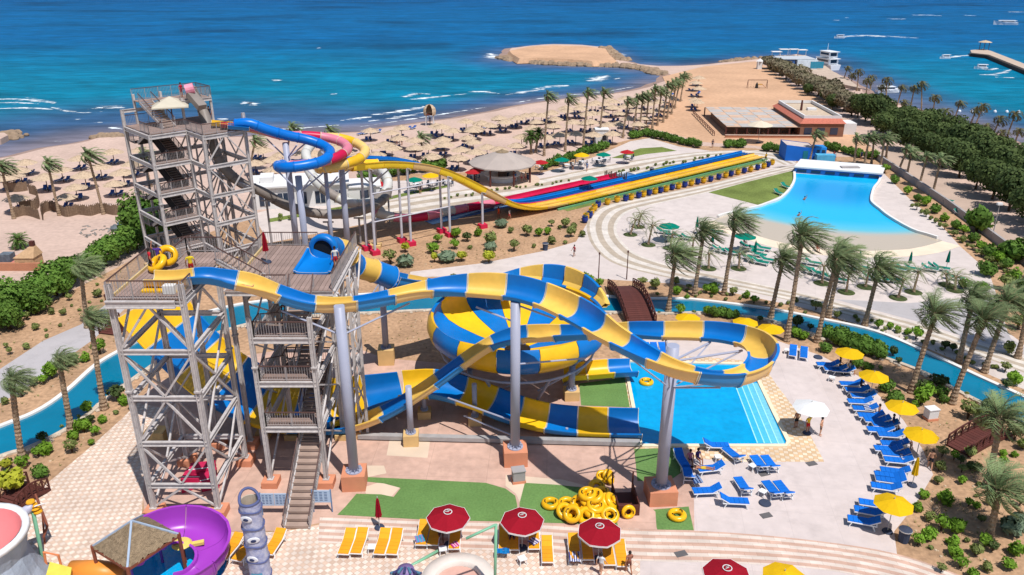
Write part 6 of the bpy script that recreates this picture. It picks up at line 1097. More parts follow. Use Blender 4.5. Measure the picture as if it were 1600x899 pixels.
# ================================================================ PARASOLS, LOUNGERS, TUBES, POTS
wframe = mat('white_plastic', S(236, 236, 236, .85), .45, .04); polem = mat('pole_grey', S(190, 188, 184, .75), .5); cbase = mat('base_dark', S(70, 80, 104, .6), .8)
def canvas(nm, c): return mat('canvas_' + nm, c, .9, .05, .8, 0, 1, .1, orand=.05, trans=.18, fine=.04, fscale=6)
CV = {'yellow': canvas('yellow', S(244, 196, 28, .8)), 'red': canvas('red', S(168, 28, 46, .75)), 'green': canvas('green', S(0, 140, 118, .72)), 'white': canvas('white', S(240, 240, 238, .85)), 'cream': canvas('cream', S(236, 224, 200, .8)), 'scarlet': canvas('scarlet', S(196, 44, 52, .75))}
def parasol(col, r, h, trim=None, base=True, n=8, ring=False):
    t = link('parasol', None); rise = r * .36
    for i in range(n):
        a0, a1 = 2 * PI * i / n, 2 * PI * (i + 1) / n; am = (a0 + a1) / 2; c0, s0, c1, s1 = math.cos(a0), math.sin(a0), math.cos(a1), math.sin(a1); e = .93
        P = [(0, 0, h + rise), (r * .5 * c0, r * .5 * s0, h + rise * .56), (r * .5 * math.cos(am) * .97, r * .5 * math.sin(am) * .97, h + rise * .52), (r * .5 * c1, r * .5 * s1, h + rise * .56), (r * c0, r * s0, h), (r * math.cos(am) * e, r * math.sin(am) * e, h - .02), (r * c1, r * s1, h)]
        m = MB().add(P, [(0, 1, 2), (0, 2, 3), (1, 4, 5, 2), (2, 5, 6, 3)])
        if trim:
            q = lambda p, k: (p[0] * k, p[1] * k, p[2] + .012)
            m.add([q(P[4], 1.0), q(P[5], 1.0), q(P[6], 1.0), q(P[4], .965), q(P[5], .965), q(P[6], .965)], [(0, 1, 4, 3), (1, 2, 5, 4)], 1)
            m.add([P[4], P[5], P[6], P[4][:2] + (h - .1,), P[5][:2] + (h - .12,), P[6][:2] + (h - .1,)], [(3, 4, 1, 0), (4, 5, 2, 1)], 1)
        m.build('canopy_panel', [CV[col], CV['white']], t)
    MB().cyl((0, 0, .05), (0, 0, h + rise + .12), .03, .03, 8).build('pole', polem, t)
    if base: MB().lathe([(.02, .14), (.3, .12), (.36, .02)], 14).build('base', cbase, t)
    m = MB()
    for i in range(n): a0 = 2 * PI * i / n; m.beam((0, 0, h + rise - .06), (r * .97 * math.cos(a0), r * .97 * math.sin(a0), h - .03), .025)
    m.build('ribs', polem, t)
    if ring:
        m = MB(); k = 20
        for i in range(k):
            a, b = 2 * PI * i / k, 2 * PI * (i + 1) / k; z = h + rise * (1 - .13) + .04
            m.beam((r * .18 * math.cos(a), r * .18 * math.sin(a), z), (r * .18 * math.cos(b), r * .18 * math.sin(b), z), .05, .02)
        for k in (-.05, .05): m.beam((-.12 + k, k, h + rise + .03), (.12 + k, k, h + rise + .03), .03, .02)
        m.build('emblem', CV['white'], t)
    return Proto(t)
def closed_parasol(col, h=2.5):
    t = link('closed_parasol', None); m = MB(); n = 14; vs = []
    for z, r in ((.95, .2), (1.2, .17), (1.8, .13), (2.3, .08), (h, .02)):
        for i in range(n): a = 2 * PI * i / n; k = r * (1.25 if i % 2 else .7); vs.append((k * math.cos(a), k * math.sin(a), z))
    m.add(vs, [(j * n + i, j * n + (i + 1) % n, (j + 1) * n + (i + 1) % n, (j + 1) * n + i) for j in range(4) for i in range(n)]); m.build('folded_canopy', CV[col], t); MB().cyl((0, 0, .05), (0, 0, h + .1), .03, .03, 8).build('pole', polem, t); MB().lathe([(.02, .14), (.3, .12), (.36, .02)], 14).build('base', cbase, t)
    return Proto(t)
PAR = {'yellow': parasol('yellow', 1.3, 2.25), 'red': parasol('red', 1.45, 2.2, True, True, 8, True), 'green': parasol('green', 1.45, 2.2), 'white': parasol('white', 1.55, 2.4, None, True, 4), 'cream': parasol('cream', 1.8, 2.5, None, True, 8), 'scarlet': parasol('scarlet', 1.4, 2.2)}
CLO = {k: closed_parasol(k) for k in ('yellow', 'red', 'green')}
def put(pr, px, py, z, label, cat, grp, rz=0.0, sc=None):
    g = G(px, py, z); o = pr.place((g.x, g.y, .02), rz, sc, label, grp); o['category'] = cat; return o
for i, (x, y, lb) in enumerate([(1075, 494, 'yellow parasol left behind the ring, first of the row'), (1165, 501, 'yellow parasol second in the row behind the ring'), (1205, 511, 'yellow parasol third in the row, right behind the ring'), (1328, 549, 'yellow parasol in front of the long low hedge'), (1366, 585, 'yellow parasol below the hedge by the pink towelled loungers'), (1410, 633, 'yellow parasol beside the leaning thick palm'), (1440, 676, 'yellow parasol by the white bin and the little bridge'), (1397, 784, 'yellow parasol lowest on the right, over two loungers'), (1226, 897, 'yellow parasol cut by the bottom edge')]): put(PAR['yellow'], x, y, 2.5, lb, 'parasol', 'yellow parasols', R(12 * i))
for i, (x, y, lb) in enumerate([(700, 804, 'dark red parasol left of the three in the front row'), (816, 809, 'dark red parasol in the middle of the front row'), (937, 826, 'dark red parasol right of the front row by the tube pile'), (1136, 892, 'dark red parasol cut by the bottom edge')]): put(PAR['red'], x, y, 2.5, lb, 'parasol', 'dark red parasols', R(7 * i))
put(PAR['white'], 1268, 633, 2.7, 'white square parasol at the corner of the splash pool', 'parasol', 'white parasols', R(30))
for x, y, lb in [(1046, 351, 'green parasol left of the wave pool palms'), (1165, 367, 'green parasol nearest the wave pool beach'), (647, 279, 'green parasol behind the racing posts'), (878, 248, 'green parasol right of the round bar'), (943, 240, 'green parasol farthest right on the promenade'), (921, 277, 'green parasol at the end of the crimson lane')]: put(PAR['green'], x, y, 2.5, lb, 'parasol', 'green parasols')
for x, y, lb in [(673, 276, 'yellow parasol behind the racing posts'), (909, 244, 'yellow parasol on the promenade between two green ones')]: put(PAR['yellow'], x, y, 2.5, lb, 'parasol', 'yellow parasols on the promenade', 0, 1.15)
for x, y, lb in [(596, 286, 'red parasol beside the white tube'), (739, 267, 'red parasol left under the round bar roof'), (746, 263, 'red parasol behind the left one by the round bar'), (845, 252, 'red parasol right beside the round bar'), (980, 236, 'red parasol by the promenade lawn')]: put(PAR['scarlet'], x, y, 2.5, lb, 'parasol', 'red parasols on the promenade')
put(PAR['cream'], 1187, 203, 2.8, 'cream parasol in front of the restaurant', 'parasol', 'cream parasols', 0, 1.5)
def putc(k, x, y, lb): o = put(CLO[k], x, y + 13, 0, lb, 'parasol', 'closed parasols'); return o
putc('red', 593, 812, 'closed dark red parasol behind four empty yellow loungers'); putc('yellow', 1425, 746, 'closed yellow parasol beside the blue loungers')
for i, (x, y) in enumerate([(1088, 352), (1112, 376), (1178, 392), (1340, 408), (1390, 424), (1419, 410), (1478, 408)]): putc('green', x, y, '%s closed green parasol from the left on the plaza' % ORD[i])
_t = CLO['red'].place((-18.9, 57.5, 14.32), 0, 1.0, 'closed dark red parasol on the wooden platform beside the tunnel', 'closed parasols'); _t['category'] = 'parasol'
# ---- loungers
def lounger(col, back=R(32), detail=True):
    t = link('sun_lounger', None); cm = mat('mattress_' + col, {'yellow': S(238, 164, 30, .8), 'blue': S(0, 108, 206, .88), 'green': S(0, 132, 112, .75), 'navy': S(34, 60, 110, .6)}[col], .8, .08, 1.5, .2, 10, orand=.1)
    hz = .36; yb = .28; L2 = .98; W2 = .33; ux, uz = math.cos(back), math.sin(back)
    m = MB()
    for k in range(4):
        y0 = -L2 + (L2 + yb) * k / 4; y1 = -L2 + (L2 + yb) * (k + 1) / 4; m.box((0, (y0 + y1) / 2, hz + .05), (W2 * 2 - .04, y1 - y0 - .015, .08))
    m.build('mattress', cm, t); m = MB(); bl = .72
    for k in range(2):
        a, b = bl * k / 2, bl * (k + 1) / 2; m.beam((0, yb + a * ux, hz + .06 + a * uz), (0, yb + b * ux - .01, hz + .06 + b * uz), W2 * 2 - .04, .08)
    m.build('backrest', cm, t); m = MB()
    for s in (-1, 1): m.beam((s * W2, -L2 - .03, hz), (s * W2, yb + .45, hz), .05, .06); m.beam((s * W2, yb, hz), (s * W2, yb + bl * ux, hz + bl * uz), .04, .05); m.beam((s * W2, yb + bl * .7 * ux, hz + bl * .7 * uz - .02), (s * W2, yb + .42, hz), .03)
    m.beam((-W2, -L2, hz), (W2, -L2, hz), .05, .06); m.beam((-W2, yb + .45, hz), (W2, yb + .45, hz), .05); m.beam((-W2, yb + bl * ux, hz + bl * uz), (W2, yb + bl * ux, hz + bl * uz), .05); m.build('frame', wframe, t)
    for s in (-1, 1):
        for y, d in ((-L2 + .25, -.16), (yb + .2, .18)): MB().beam((s * W2, y, hz), (s * (W2 + .03), y + d, 0), .05).build('leg', wframe, t)
    return Proto(t)
LOU = {c: lounger(c) for c in ('yellow', 'blue', 'green')}; LOU['blueflat'] = lounger('blue', R(12)); LOU['yellow2'] = lounger('yellow', R(22))
LC = {}
def lay(kind, lst, label, grp, sc=1.0):
    for i, (x, y, a) in enumerate(lst):
        g = G(x, y, .35); o = LOU[kind].place((g.x, g.y, .02), R(a), sc, label, grp); o['category'] = 'lounger'
YL = [(543, 850, -4), (562, 849, -4), (598, 850, -4), (617, 850, -4), (661, 836, -2), (679, 836, -2), (711, 842, 0), (788, 843, 0), (802, 843, 0), (834, 842, 0), (855, 862, 0), (897, 858, 0), (917, 858, 0), (950, 866, 0), (970, 868, 0), (362, 857, -14), (384, 860, -14), (430, 850, -10)]
lay('yellow2', YL, 'orange yellow lounger with white frame on the front paving', 'orange yellow loungers', 1.12)
BR = [(1294, 571, -96), (1318, 580, -99), (1331, 601, -94), (1349, 620, -97), (1352, 640, -96), (1361, 651, -97), (1384, 665, -96), (1393, 681, -97), (1398, 695, -97), (1400, 711, -100), (1404, 721, -100), (1399, 738, -104), (1392, 752, -105), (1385, 763, -106), (1367, 789, -106), (1360, 801, -108), (1350, 816, -108)]
BR += [(1306, 578, -97), (1340, 611, -95), (1344, 629, -96), (1371, 658, -96), (1376, 673, -97), (1388, 703, -98), (1390, 745, -104)]
lay('blue', BR, 'blue lounger in the curved row at the right deck edge', 'blue loungers at the deck edge', 1.08)
BC = [(1118, 697, 88), (1146, 712, 205), (1186, 726, 188), (1203, 726, 188), (1161, 761, 188), (1206, 767, 190), (1224, 767, 190), (1111, 733, -80), (1105, 768, -86), (1146, 784, 86), (1075, 742, 175), (1065, 720, 10)]
lay('blue', BC, 'blue lounger on the deck in front of the splash pool', 'blue loungers before the splash pool', 1.08)
lay('blueflat', [(1239, 550, -20), (1256, 553, -20)], 'blue lounger of the pair right of the ring', 'pair of blue loungers right of the ring', 1.08); lay('blueflat', [(1011, 546, 0), (1023, 546, 0), (1036, 546, 0)], 'blue lounger seen through the ring of the slide', 'blue loungers behind the ring', 1.05)
GL = [(1036, 362, 70), (1046, 367, 70), (1062, 370, 70), (1075, 372, 70), (1108, 364, 75), (1118, 362, 75), (1124, 390, 75), (1134, 393, 70), (1144, 395, 70), (1167, 385, 60), (1181, 391, 60), (1192, 388, 60), (1168, 402, 60), (1178, 407, 60), (1188, 410, 60), (1198, 406, 60), (1185, 398, 60), (1258, 419, 60), (1270, 425, 60), (1280, 428, 60), (1296, 433, 60), (1310, 437, 60), (1270, 411, 60), (1316, 418, 60), (1325, 420, 60), (1344, 418, 60), (1360, 434, 60), (1375, 436, 60), (1384, 436, 60), (1396, 437, 60), (1402, 420, 60), (1412, 420, 60), (1425, 420, 60), (1452, 420, 60), (1462, 418, 60), (1470, 419, 60), (1492, 434, 60)]
lay('green', GL, 'green lounger on the plaza before the wave pool', 'green loungers on the plaza', 1.08)
lay('green', [(1227, 291, 20), (1216, 301, 20), (1499, 333, 20), (1480, 313, 40)], 'green lounger apart from the rows near the wave pool edge', 'stray green loungers', 1.0)
# low white side tables
tb = link('side_table', None); MB().box((0, 0, .42), (.5, .5, .05)).build('table_top', wframe, tb)
for s in (-1, 1):
    for u in (-1, 1): MB().beam((s * .2, u * .2, .4), (s * .23, u * .23, 0), .05).build('leg', wframe, tb)
TB = Proto(tb)
for i, (x, y) in enumerate([(581, 855), (692, 858), (816, 873), (1176, 728), (1192, 768), (1300, 590), (1230, 547), (380, 868), (1122, 714), (1430, 718), (1377, 700)]): put(TB, x, y, .4, '%s small white side table from the left among the loungers' % ORD[sorted([581, 692, 816, 1176, 1192, 1300, 1230, 380, 1122, 1430, 1377]).index(x)], 'table', 'small white side tables', .2 * i)
# towels
def towel(px, py, w_, l_, rz, z, c1, c2, label, n=6):
    g = G(px, py, z); t = thing('towel', label, 'towel', g, rz=rz); ms = [mat('towel_' + label[:14], S(*c1), .95, .1), mat('towelb_' + label[:14], S(*c2), .95, .1)]; m = MB()
    for i in range(n):
        for j in range(5):
            z0 = .03 * math.sin(i * 1.3 + j * .8); m.add([(w_ * (i / n - .5), l_ * (j / 5 - .5), z0), (w_ * ((i + 1) / n - .5), l_ * (j / 5 - .5), z0 + .01), (w_ * ((i + 1) / n - .5), l_ * ((j + 1) / 5 - .5), z0 + .02), (w_ * (i / n - .5), l_ * ((j + 1) / 5 - .5), z0 + .01)], [(0, 1, 2, 3)], i % 2)
    m.build('cloth', ms, t)
towel(898, 870, .72, .9, 0, .52, (40, 60, 140, .7), (230, 232, 238, .8), 'blue and white striped towel on a front lounger', 10); towel(656, 842, .6, .7, .3, .55, (150, 130, 190, .7), (60, 170, 200, .7), 'lilac and turquoise towel heap on the front lounger'); towel(711, 851, .5, .5, .6, .56, (210, 40, 140, .7), (226, 180, 200, .8), 'magenta towel on a front lounger'); towel(785, 861, .9, .5, 0, .55, (0, 130, 200, .75), (0, 110, 180, .75), 'bright blue towel on the middle front lounger'); towel(834, 846, .6, .6, .8, .6, (90, 90, 150, .6), (220, 216, 226, .8), 'patterned towel on the front lounger right of the middle parasol'); towel(1088, 749, .7, 1.0, .2, .5, (20, 50, 110, .6), (120, 150, 190, .7), 'blue patterned towel on a shaded lounger')
towel(1356, 637, .8, .6, 1.4, .55, (200, 206, 220, .8), (60, 80, 140, .7), 'white and navy towel on a lounger at the deck edge'); towel(1415, 714, .8, .7, 1.4, .55, (190, 196, 216, .8), (90, 100, 150, .7), 'pale spotted towel on a lounger at the deck edge')
# ---- thatched beach parasols with loungers in their shade
bp_ = link('thatched_parasol', None); rnd = random.Random(3); m = MB(); n_ = 22
for lay_, (r0, z0, r1, z1) in enumerate(((.05, 2.95, .95, 2.6), (.8, 2.66, 1.95, 2.15))):
    for i in range(n_):
        a, b = 2 * PI * i / n_, 2 * PI * (i + 1) / n_; k = rnd.uniform(.92, 1.08); dz = rnd.uniform(-.07, .05)
        m.add([(r0 * math.cos(a), r0 * math.sin(a), z0), (r0 * math.cos(b), r0 * math.sin(b), z0), (r1 * k * math.cos(b), r1 * k * math.sin(b), z1 + dz), (r1 * k * math.cos(a), r1 * k * math.sin(a), z1 + dz)], [(0, 3, 2, 1)])
m.build('thatch', thatch, bp_); MB().cyl((0, 0, 0), (0, 0, 2.8), .07, .06, 7).build('post', barkd, bp_); BP = Proto(bp_)
bl_ = link('beach_lounger', None); MB().box((0, -.15, .3), (.6, 1.3, .08)).build('cushion', mat('mattress_navy', S(54, 92, 160, .75), .8, .1), bl_); MB().beam((0, .5, .32), (0, 1.0, .62), .6, .07).build('backrest', mat('mattress_navy', S(54, 92, 160, .75)), bl_)
m = MB(); [m.beam((s * .32, -.85, .26), (s * .32, .95, .26), .05) for s in (-1, 1)]; [m.beam((s * .32, y, .26), (s * .32, y, 0), .05) for s in (-1, 1) for y in (-.7, .7)]; m.build('frame', wframe, bl_); BL = Proto(bl_)
LB = T(0, 200, .2447, [(160, 205), (120, 255), (75, 285), (95, 425), (385, 248), (497, 175), (715, 140), (635, 232), (535, 288), (475, 355), (410, 412), (780, 272), (725, 332), (285, 302), (40, 300), (850, 215), (930, 150), (880, 120), (20, 240)])
CB = T(560, 150, .1557, [(115, 322), (330, 345), (430, 298), (410, 400), (780, 272), (950, 322), (1080, 237), (1235, 257), (1415, 207), (565, 420), (845, 412), (1095, 388), (1155, 328), (570, 492), (860, 472), (1030, 512), (270, 462), (1150, 432), (1290, 482), (1410, 505), (740, 582), (700, 480), (180, 560), (1180, 540), (1000, 600), (480, 600)])
RBp = T(700, 50, .25, [(430, 520), (320, 528), (535, 500), (210, 560), (660, 575), (780, 552), (865, 552), (650, 488), (740, 478), (890, 550), (1000, 568), (1070, 490), (1065, 560), (960, 495), (870, 505), (1130, 530), (460, 640), (425, 690), (530, 590), (620, 640), (700, 630), (800, 620), (910, 628), (1030, 620), (950, 590), (1040, 420), (1110, 455), (1180, 480), (1210, 430), (1250, 440), (1160, 410), (1230, 520), (1280, 480), (1320, 430), (1300, 380), (1360, 380), (1400, 400), (1350, 460), (1190, 560), (900, 440), (980, 440), (830, 470), (1570, 280), (1550, 310), (1570, 345), (1545, 405), (1560, 425)])
EX = [(410, 232), (425, 246), (398, 250), (440, 236), (470, 234), (492, 238), (538, 232), (555, 242), (520, 224), (545, 216), (580, 224), (612, 228), (402, 228), (430, 262)]
RBp += [(860, 174), (884, 167), (906, 161), (931, 159), (952, 153), (976, 151), (1001, 146), (1016, 140), (868, 182), (926, 173), (958, 166), (984, 160), (1008, 154), (838, 186), (846, 176)]
CB += [(690, 196), (742, 198), (766, 192), (790, 188), (808, 182), (822, 176)]
LPAIR = []
random.seed(12)
for nm, lst in (('left', LB), ('middle', CB + EX), ('right', RBp)):
    for i, q in enumerate(lst):
        g = G(q[0], q[1], 2.8); o = BP.place((g.x, g.y, .0), random.uniform(0, 6), random.uniform(.9, 1.08), {'left': 'thatched parasol left of the towers', 'middle': 'thatched parasol behind the tube slides', 'right': 'thatched parasol near the palm row'}[nm], 'thatched parasols, ' + nm + ' beach'); row_ = 'seaward' if q[1] < {'left': 255, 'middle': 222, 'right': 178}[nm] else 'landward'; o['label'] = row_ + ' ' + o['label']; o['group'] += ', ' + row_; o['category'] = 'parasol'
        for k in range(2):
            if random.random() < .95: l_ = BL.place((g.x - 1.2 + 1.0 * k + random.uniform(-.2, .2), g.y + .9 + random.uniform(-.3, .3), .0), R(random.uniform(-25, 25)), 1.0, row_ + ' dark blue beach lounger under thatch on the ' + nm + ' beach', row_ + ' beach loungers, ' + nm + ' beach'); l_['category'] = 'lounger'; LPAIR.append((l_, o, k))
for i in range(14):
    x, y = [(563, 211), (570, 210), (584, 209), (590, 208), (629, 204), (637, 203), (645, 202), (740, 205), (758, 201), (905, 166), (928, 165), (915, 168), (1049, 150), (1091, 147)][i]; g = G(x, y); l_ = BL.place(g, R(-30), 1.1, 'beach lounger in the sun near the waterline', 'sunlit beach loungers'); l_['category'] = 'lounger'
# ---- flower pots beside the racing lanes
def pot(c):
    t = link('flower_pot', None); MB().lathe([(.02, 0), (.26, .0), (.5, .35), (.52, .7), (.42, .95), (.5, 1.0), (.5, 1.06), (.38, 1.05), (.36, .9), (.02, .88)], 16).build('pot', mat('pot_' + c, S(226, 170, 20, .75) if c == 'y' else S(34, 56, 140, .7), .4, .1), t); leafball(7, 26, .3, .3, .2, .13, .3, 1.1).build('plant', lg2, t); return Proto(t)
PO = {'y': pot('y'), 'b': pot('b')}; cn = {'y': 0, 'b': 0}
for x, y, c in T(940, 200, .1875, [(48, 620, 'y'), (128, 600, 'y'), (200, 590, 'b'), (245, 580, 'y'), (308, 565, 'b'), (348, 555, 'y'), (395, 542, 'b'), (445, 532, 'y'), (490, 522, 'b'), (537, 512, 'y'), (587, 497, 'b'), (640, 488, 'y'), (692, 475, 'b'), (747, 462, 'y'), (800, 450, 'b'), (848, 440, 'y'), (908, 428, 'b'), (975, 410, 'b'), (1033, 395, 'y'), (1078, 383, 'b'), (1134, 370, 'y'), (1187, 358, 'b'), (1240, 345, 'y'), (1298, 330, 'b'), (1350, 318, 'y'), (1386, 306, 'b'), (1420, 288, 'y'), (-30, 640, 'b'), (-60, 670, 'y'), (-85, 700, 'y'), (-100, 730, 'b'), (-130, 745, 'y'), (-140, 770, 'b')]):
    o = put(PO[c], x, y + 4, 0, ('yellow' if c == 'y' else 'dark blue') + ' glazed flower pot beside the racing lanes', 'flower pot', ('yellow' if c == 'y' else 'blue') + ' flower pots', 0, .92)
# ---- inflatable tubes
def torus(R_=.42, r_=.19, n=20, k=10):
    m = MB(); vs = []
    for i in range(n):
        a = 2 * PI * i / n
        for j in range(k): b = 2 * PI * j / k; q = R_ + r_ * math.cos(b); vs.append((q * math.cos(a), q * math.sin(a), r_ * math.sin(b)))
    m.add(vs, [(i * k + j, ((i + 1) % n) * k + j, ((i + 1) % n) * k + (j + 1) % k, i * k + (j + 1) % k) for i in range(n) for j in range(k)]); return m
tubm = mat('tube_vinyl', S(246, 186, 20, .8), .3, .06, 2, .1, 8, .4, orand=.08); grip = mat('tube_grip', S(40, 34, 30, .5), .7)
TM = torus().mesh('ring', tubm, True); gm = MB(); [gm.tube([(s * .3, -.14, .17), (s * .3 + s * .06, -.08, .25), (s * .3 + s * .06, .08, .25), (s * .3, .14, .17)], .025, 6) for s in (-1, 1)]; GM = gm.mesh('handle', grip)
def tube(px, py, z, rot, label, sc=1.1, world=None):
    g = world if world is not None else G(px, py, z); t = thing('swim_tube', label, 'swim tube', g, 'yellow swim tubes'); t.rotation_euler = rot; t.scale = (sc, sc, sc); link('ring', TM, t); link('handle', GM, t)
tube(860, 787, .2, (0, 0, 0), 'yellow swim tube lying apart left of the pile'); tube(1058, 805, .2, (0, 0, .6), 'yellow swim tube lying on turf right of the bin'); tube(1010, 597, .15, (0, 0, 0), 'yellow swim tube floating in the splash pool'); tube(982, 800, .5, (R(75), 0, .2), 'orange yellow swim tube leaning on the brown bin', .85)
tube(263, 424, 0, (R(25), R(-30), 0), 'yellow swim tube held on the near tower deck, lower one', 1.25, Vector((-23.9, 50.2, 17.0))); tube(272, 414, 0, (R(60), 0, R(10)), 'yellow swim tube standing on the near tower deck', 1.25, Vector((-23.5, 50.9, 17.3)))
PILE = [(880, 788, .25, (R(20), 0, 0)), (877, 799, .3, (R(55), 0, .3)), (890, 803, .45, (R(70), 0, -.6)), (901, 787, .6, (R(75), 0, -.8)), (915, 806, .4, (R(65), 0, -.2)), (917, 772, 1.1, (R(15), R(8), 0)), (929, 775, 1.25, (R(20), R(-12), 0)), (920, 782, .8, (R(30), 0, 0)), (931, 790, .7, (R(35), 0, 0)), (944, 786, .6, (R(85), 0, 1.2)), (952, 784, .6, (R(88), 0, 1.4)), (960, 783, .6, (R(88), 0, 1.5)), (938, 801, .5, (R(50), 0, .4)), (957, 805, .4, (R(58), 0, .1)), (926, 800, .3, (R(10), 0, 0)), (905, 797, .3, (R(10), 0, 0)), (941, 770, .5, (0, 0, 0)), (934, 762, .3, (R(60), 0, .8)), (910, 780, .35, (0, 0, 0)), (949, 795, .3, (0, 0, 0))]
for i, q in enumerate(PILE): tube(q[0] + (925 - q[0]) * .12, q[1], q[2] + .1 * (i % 3), (q[3][0] * .55, q[3][1] + .2 * math.sin(i), q[3][2]), 'yellow swim tube in the big pile by the brown bin')
for i, q in enumerate([(941, 744, .5, (R(30), 0, 0)), (950, 743, .6, (R(60), 0, .6)), (946, 747, .3, (R(10), 0, 0)), (954, 748, .4, (R(70), 0, 1.2))]): tube(q[0], q[1], q[2], q[3], 'yellow swim tube in the small bunch behind the big pile', .8)
# bin for the tubes
g = G(982, 806); t = thing('tube_bin', 'open brown wooden bin beside the pile of swim tubes', 'bin', g, rz=R(3)); 
for k in range(3): MB().box((0, -.02, .17 + .3 * k), (1.5, .08, .28)).build('front_slat', woodb, t); MB().box((-.74, 1.3, .17 + .3 * k), (.08, 2.5, .28)).build('side_slat', woodb, t); MB().box((.74, 1.3, .17 + .3 * k), (.08, 2.5, .28)).build('side_slat', woodb, t)
MB().box((0, 1.3, .04), (1.4, 2.5, .06)).build('floor', woodb, t)
for x, y in ((-.74, 2.6), (.74, 2.6)): MB().box((x, y, .9), (.1, .1, 1.8)).build('post', woodb, t)
# bins, cabinets, drain covers
for x, y, lb, c_ in ((1453, 655, 'white cool box on the sandy corner by the yellow parasol', whitew), (810, 752, 'grey control cabinet on a terracotta plinth before the front column', greyw)):
    g = G(x, y); t = thing('cabinet', lb, 'cabinet', g, rz=.2); MB().box((0, 0, .62), (.9, .7, .8)).build('body', c_, t); MB().box((0, 0, 1.05), (1.0, .8, .08)).build('lid', c_, t); MB().box((0, 0, .1), (1.0, .8, .2)).build('plinth', terra, t)
for x, y, lb in ((1411, 846, 'dark blue bin under the shrubs at lower right'), (792, 277, 'grey bin before the round bar'), (824, 280, 'dark bin right before the round bar'), (1018, 271, 'blue cask on the lawn behind the racing lanes'), (852, 391, 'dark blue bin at the edge of the sandy bed')):
    g = G(x, y); t = thing('litter_bin', lb, 'bin', g); MB().lathe([(.02, 0), (.32, 0), (.38, .9), (.42, .92), (.42, 1.0), (.1, 1.1), (.02, 1.1)], 12).build('body', cbase, t); MB().lathe([(.43, .9), (.46, .95), (.43, 1.0)], 12).build('rim', greyw, t)
for i, (x, y) in enumerate(((1268, 725), (1194, 741), (1197, 806), (1064, 866))): struct('drain_cover', MB().box(tuple(G(x, y))[:2] + (.03,), (.8, .5, .03), .3), mat('drain_iron', S(120, 116, 116, .6)))
for x, y in ((1287, 570), (1364, 612), (1278, 559), (1195, 787)): struct('parasol_foot', MB().lathe([(.02, .16), (.4, .12), (.45, .02)], 16, G(x, y)), cbase)
# signs by the stairs
for x, y, w_, lb in ((432, 805, 1.9, 'wide pale blue notice board left of the stairs'), (505, 800, 1.3, 'narrow pale blue notice board right of the stairs')):
    g = G(x, y); t = thing('notice_board', lb, 'sign', g); bm = mat('board_blue', S(176, 198, 222, .82), .5, .04)
    for s in (-1, 1): MB().cyl((s * w_ / 2, 0, 0), (s * w_ / 2, 0, 1.9), .05, .05, 6).build('post', mat('sign_post_blue', S(110, 140, 180, .7)), t)
    nb_ = 2 if w_ > 1.5 else 1
    for k in range(nb_): b_ = MB().beam((-w_ / 2 + w_ * (k + .02) / nb_, -.04, 1.35), (-w_ / 2 + w_ * (k + .98) / nb_, -.04, 1.35), .05, 1.0).build('board', bm, t)
    m = MB()
    for k in range(nb_):
        for r_ in range(6):
            for c_ in range(3): m.box((-w_ / 2 + w_ * (k + .22 + .26 * c_) / nb_, -.075, 1.7 - .13 * r_), (w_ / nb_ * .16, .006, .035))
    m.build('printed_lines', mat('sign_ink', S(70, 96, 150, .6)), t)
# pink mats stored under the near tower
for i, (x, y, w_, l_, z_) in enumerate(((306, 752, 1.7, 1.2, .7), (318, 745, 1.8, 1.1, 1.0), (328, 757, 1.2, 1.6, .8), (300, 762, 1.6, .7, .4))):
    g = G(x, y); t = thing('pink_mat_stack', '%s stack of crimson mats from the left under the near tower' % ORD[[1, 2, 3, 0][i]], 'mats', g, 'crimson mats under the near tower', R(12 * i))
    for k in range(int(z_ / .16)): MB().box((.03 * (k % 2), 0, .1 + .16 * k), (w_, l_, .14)).build('mat', mat('mat_pink', S(210, 40, 90, .75), .6, .1), t); MB().box((.03 * (k % 2), -l_ * .3, .1 + .16 * k), (w_ * 1.01, .1, .145)).build('strap', wframe, t)
t = thing('tan_block', 'tan concrete plinth with tap behind the near tower', 'block', G(246, 688)); MB().box((0, 0, .5), (1.6, 1.2, 1.0)).build('block', tancon, t); MB().cyl((0, 0, 1), (.1, 0, 1.5), .12, .06, 8).build('tap', whitew, t)
# patio sets on the promenade
tbp = link('patio_set_table', None); MB().lathe([(.02, .74), (.55, .74), (.55, .7), (.02, .68)], 14).build('table_top', wframe, tbp); MB().cyl((0, 0, 0), (0, 0, .7), .05, .05, 6).build('leg', polem, tbp); TBP = Proto(tbp)
chp = link('patio_chair', None); cg = mat('chair_grey', S(104, 112, 126, .6), .7); MB().box((0, 0, .44), (.46, .46, .05)).build('seat', cg, chp); MB().box((0, .22, .72), (.46, .05, .5)).build('backrest', cg, chp)
for s in (-1, 1):
    for u in (-1, 1): MB().beam((s * .2, u * .2, .42), (s * .2, u * .2, 0), .04).build('leg', cg, chp)
CHP = Proto(chp); cc_ = 0
for i, (x, y) in enumerate([(598, 300), (650, 294), (676, 292), (740, 281), (846, 266), (872, 259), (886, 263), (908, 258), (944, 254), (982, 250), (700, 290), (934, 256)]):
    o = put(TBP, x, y, 0, '%s round white table from the left on the promenade' % ORD[sorted([598, 650, 676, 740, 846, 872, 886, 908, 944, 982, 700, 934]).index(x)], 'table', 'round promenade tables'); g = o.location
    for k in range(4): a = k * PI / 2 + .4 * i; c_ = CHP.place((g.x + .9 * math.cos(a), g.y + .9 * math.sin(a), .02), a - PI / 2, 1.0, 'grey chair at the %s promenade table from the left' % ORD[sorted([598, 650, 676, 740, 846, 872, 886, 908, 944, 982, 700, 934]).index(x)], 'grey chairs round one promenade table'); c_['category'] = 'chair'
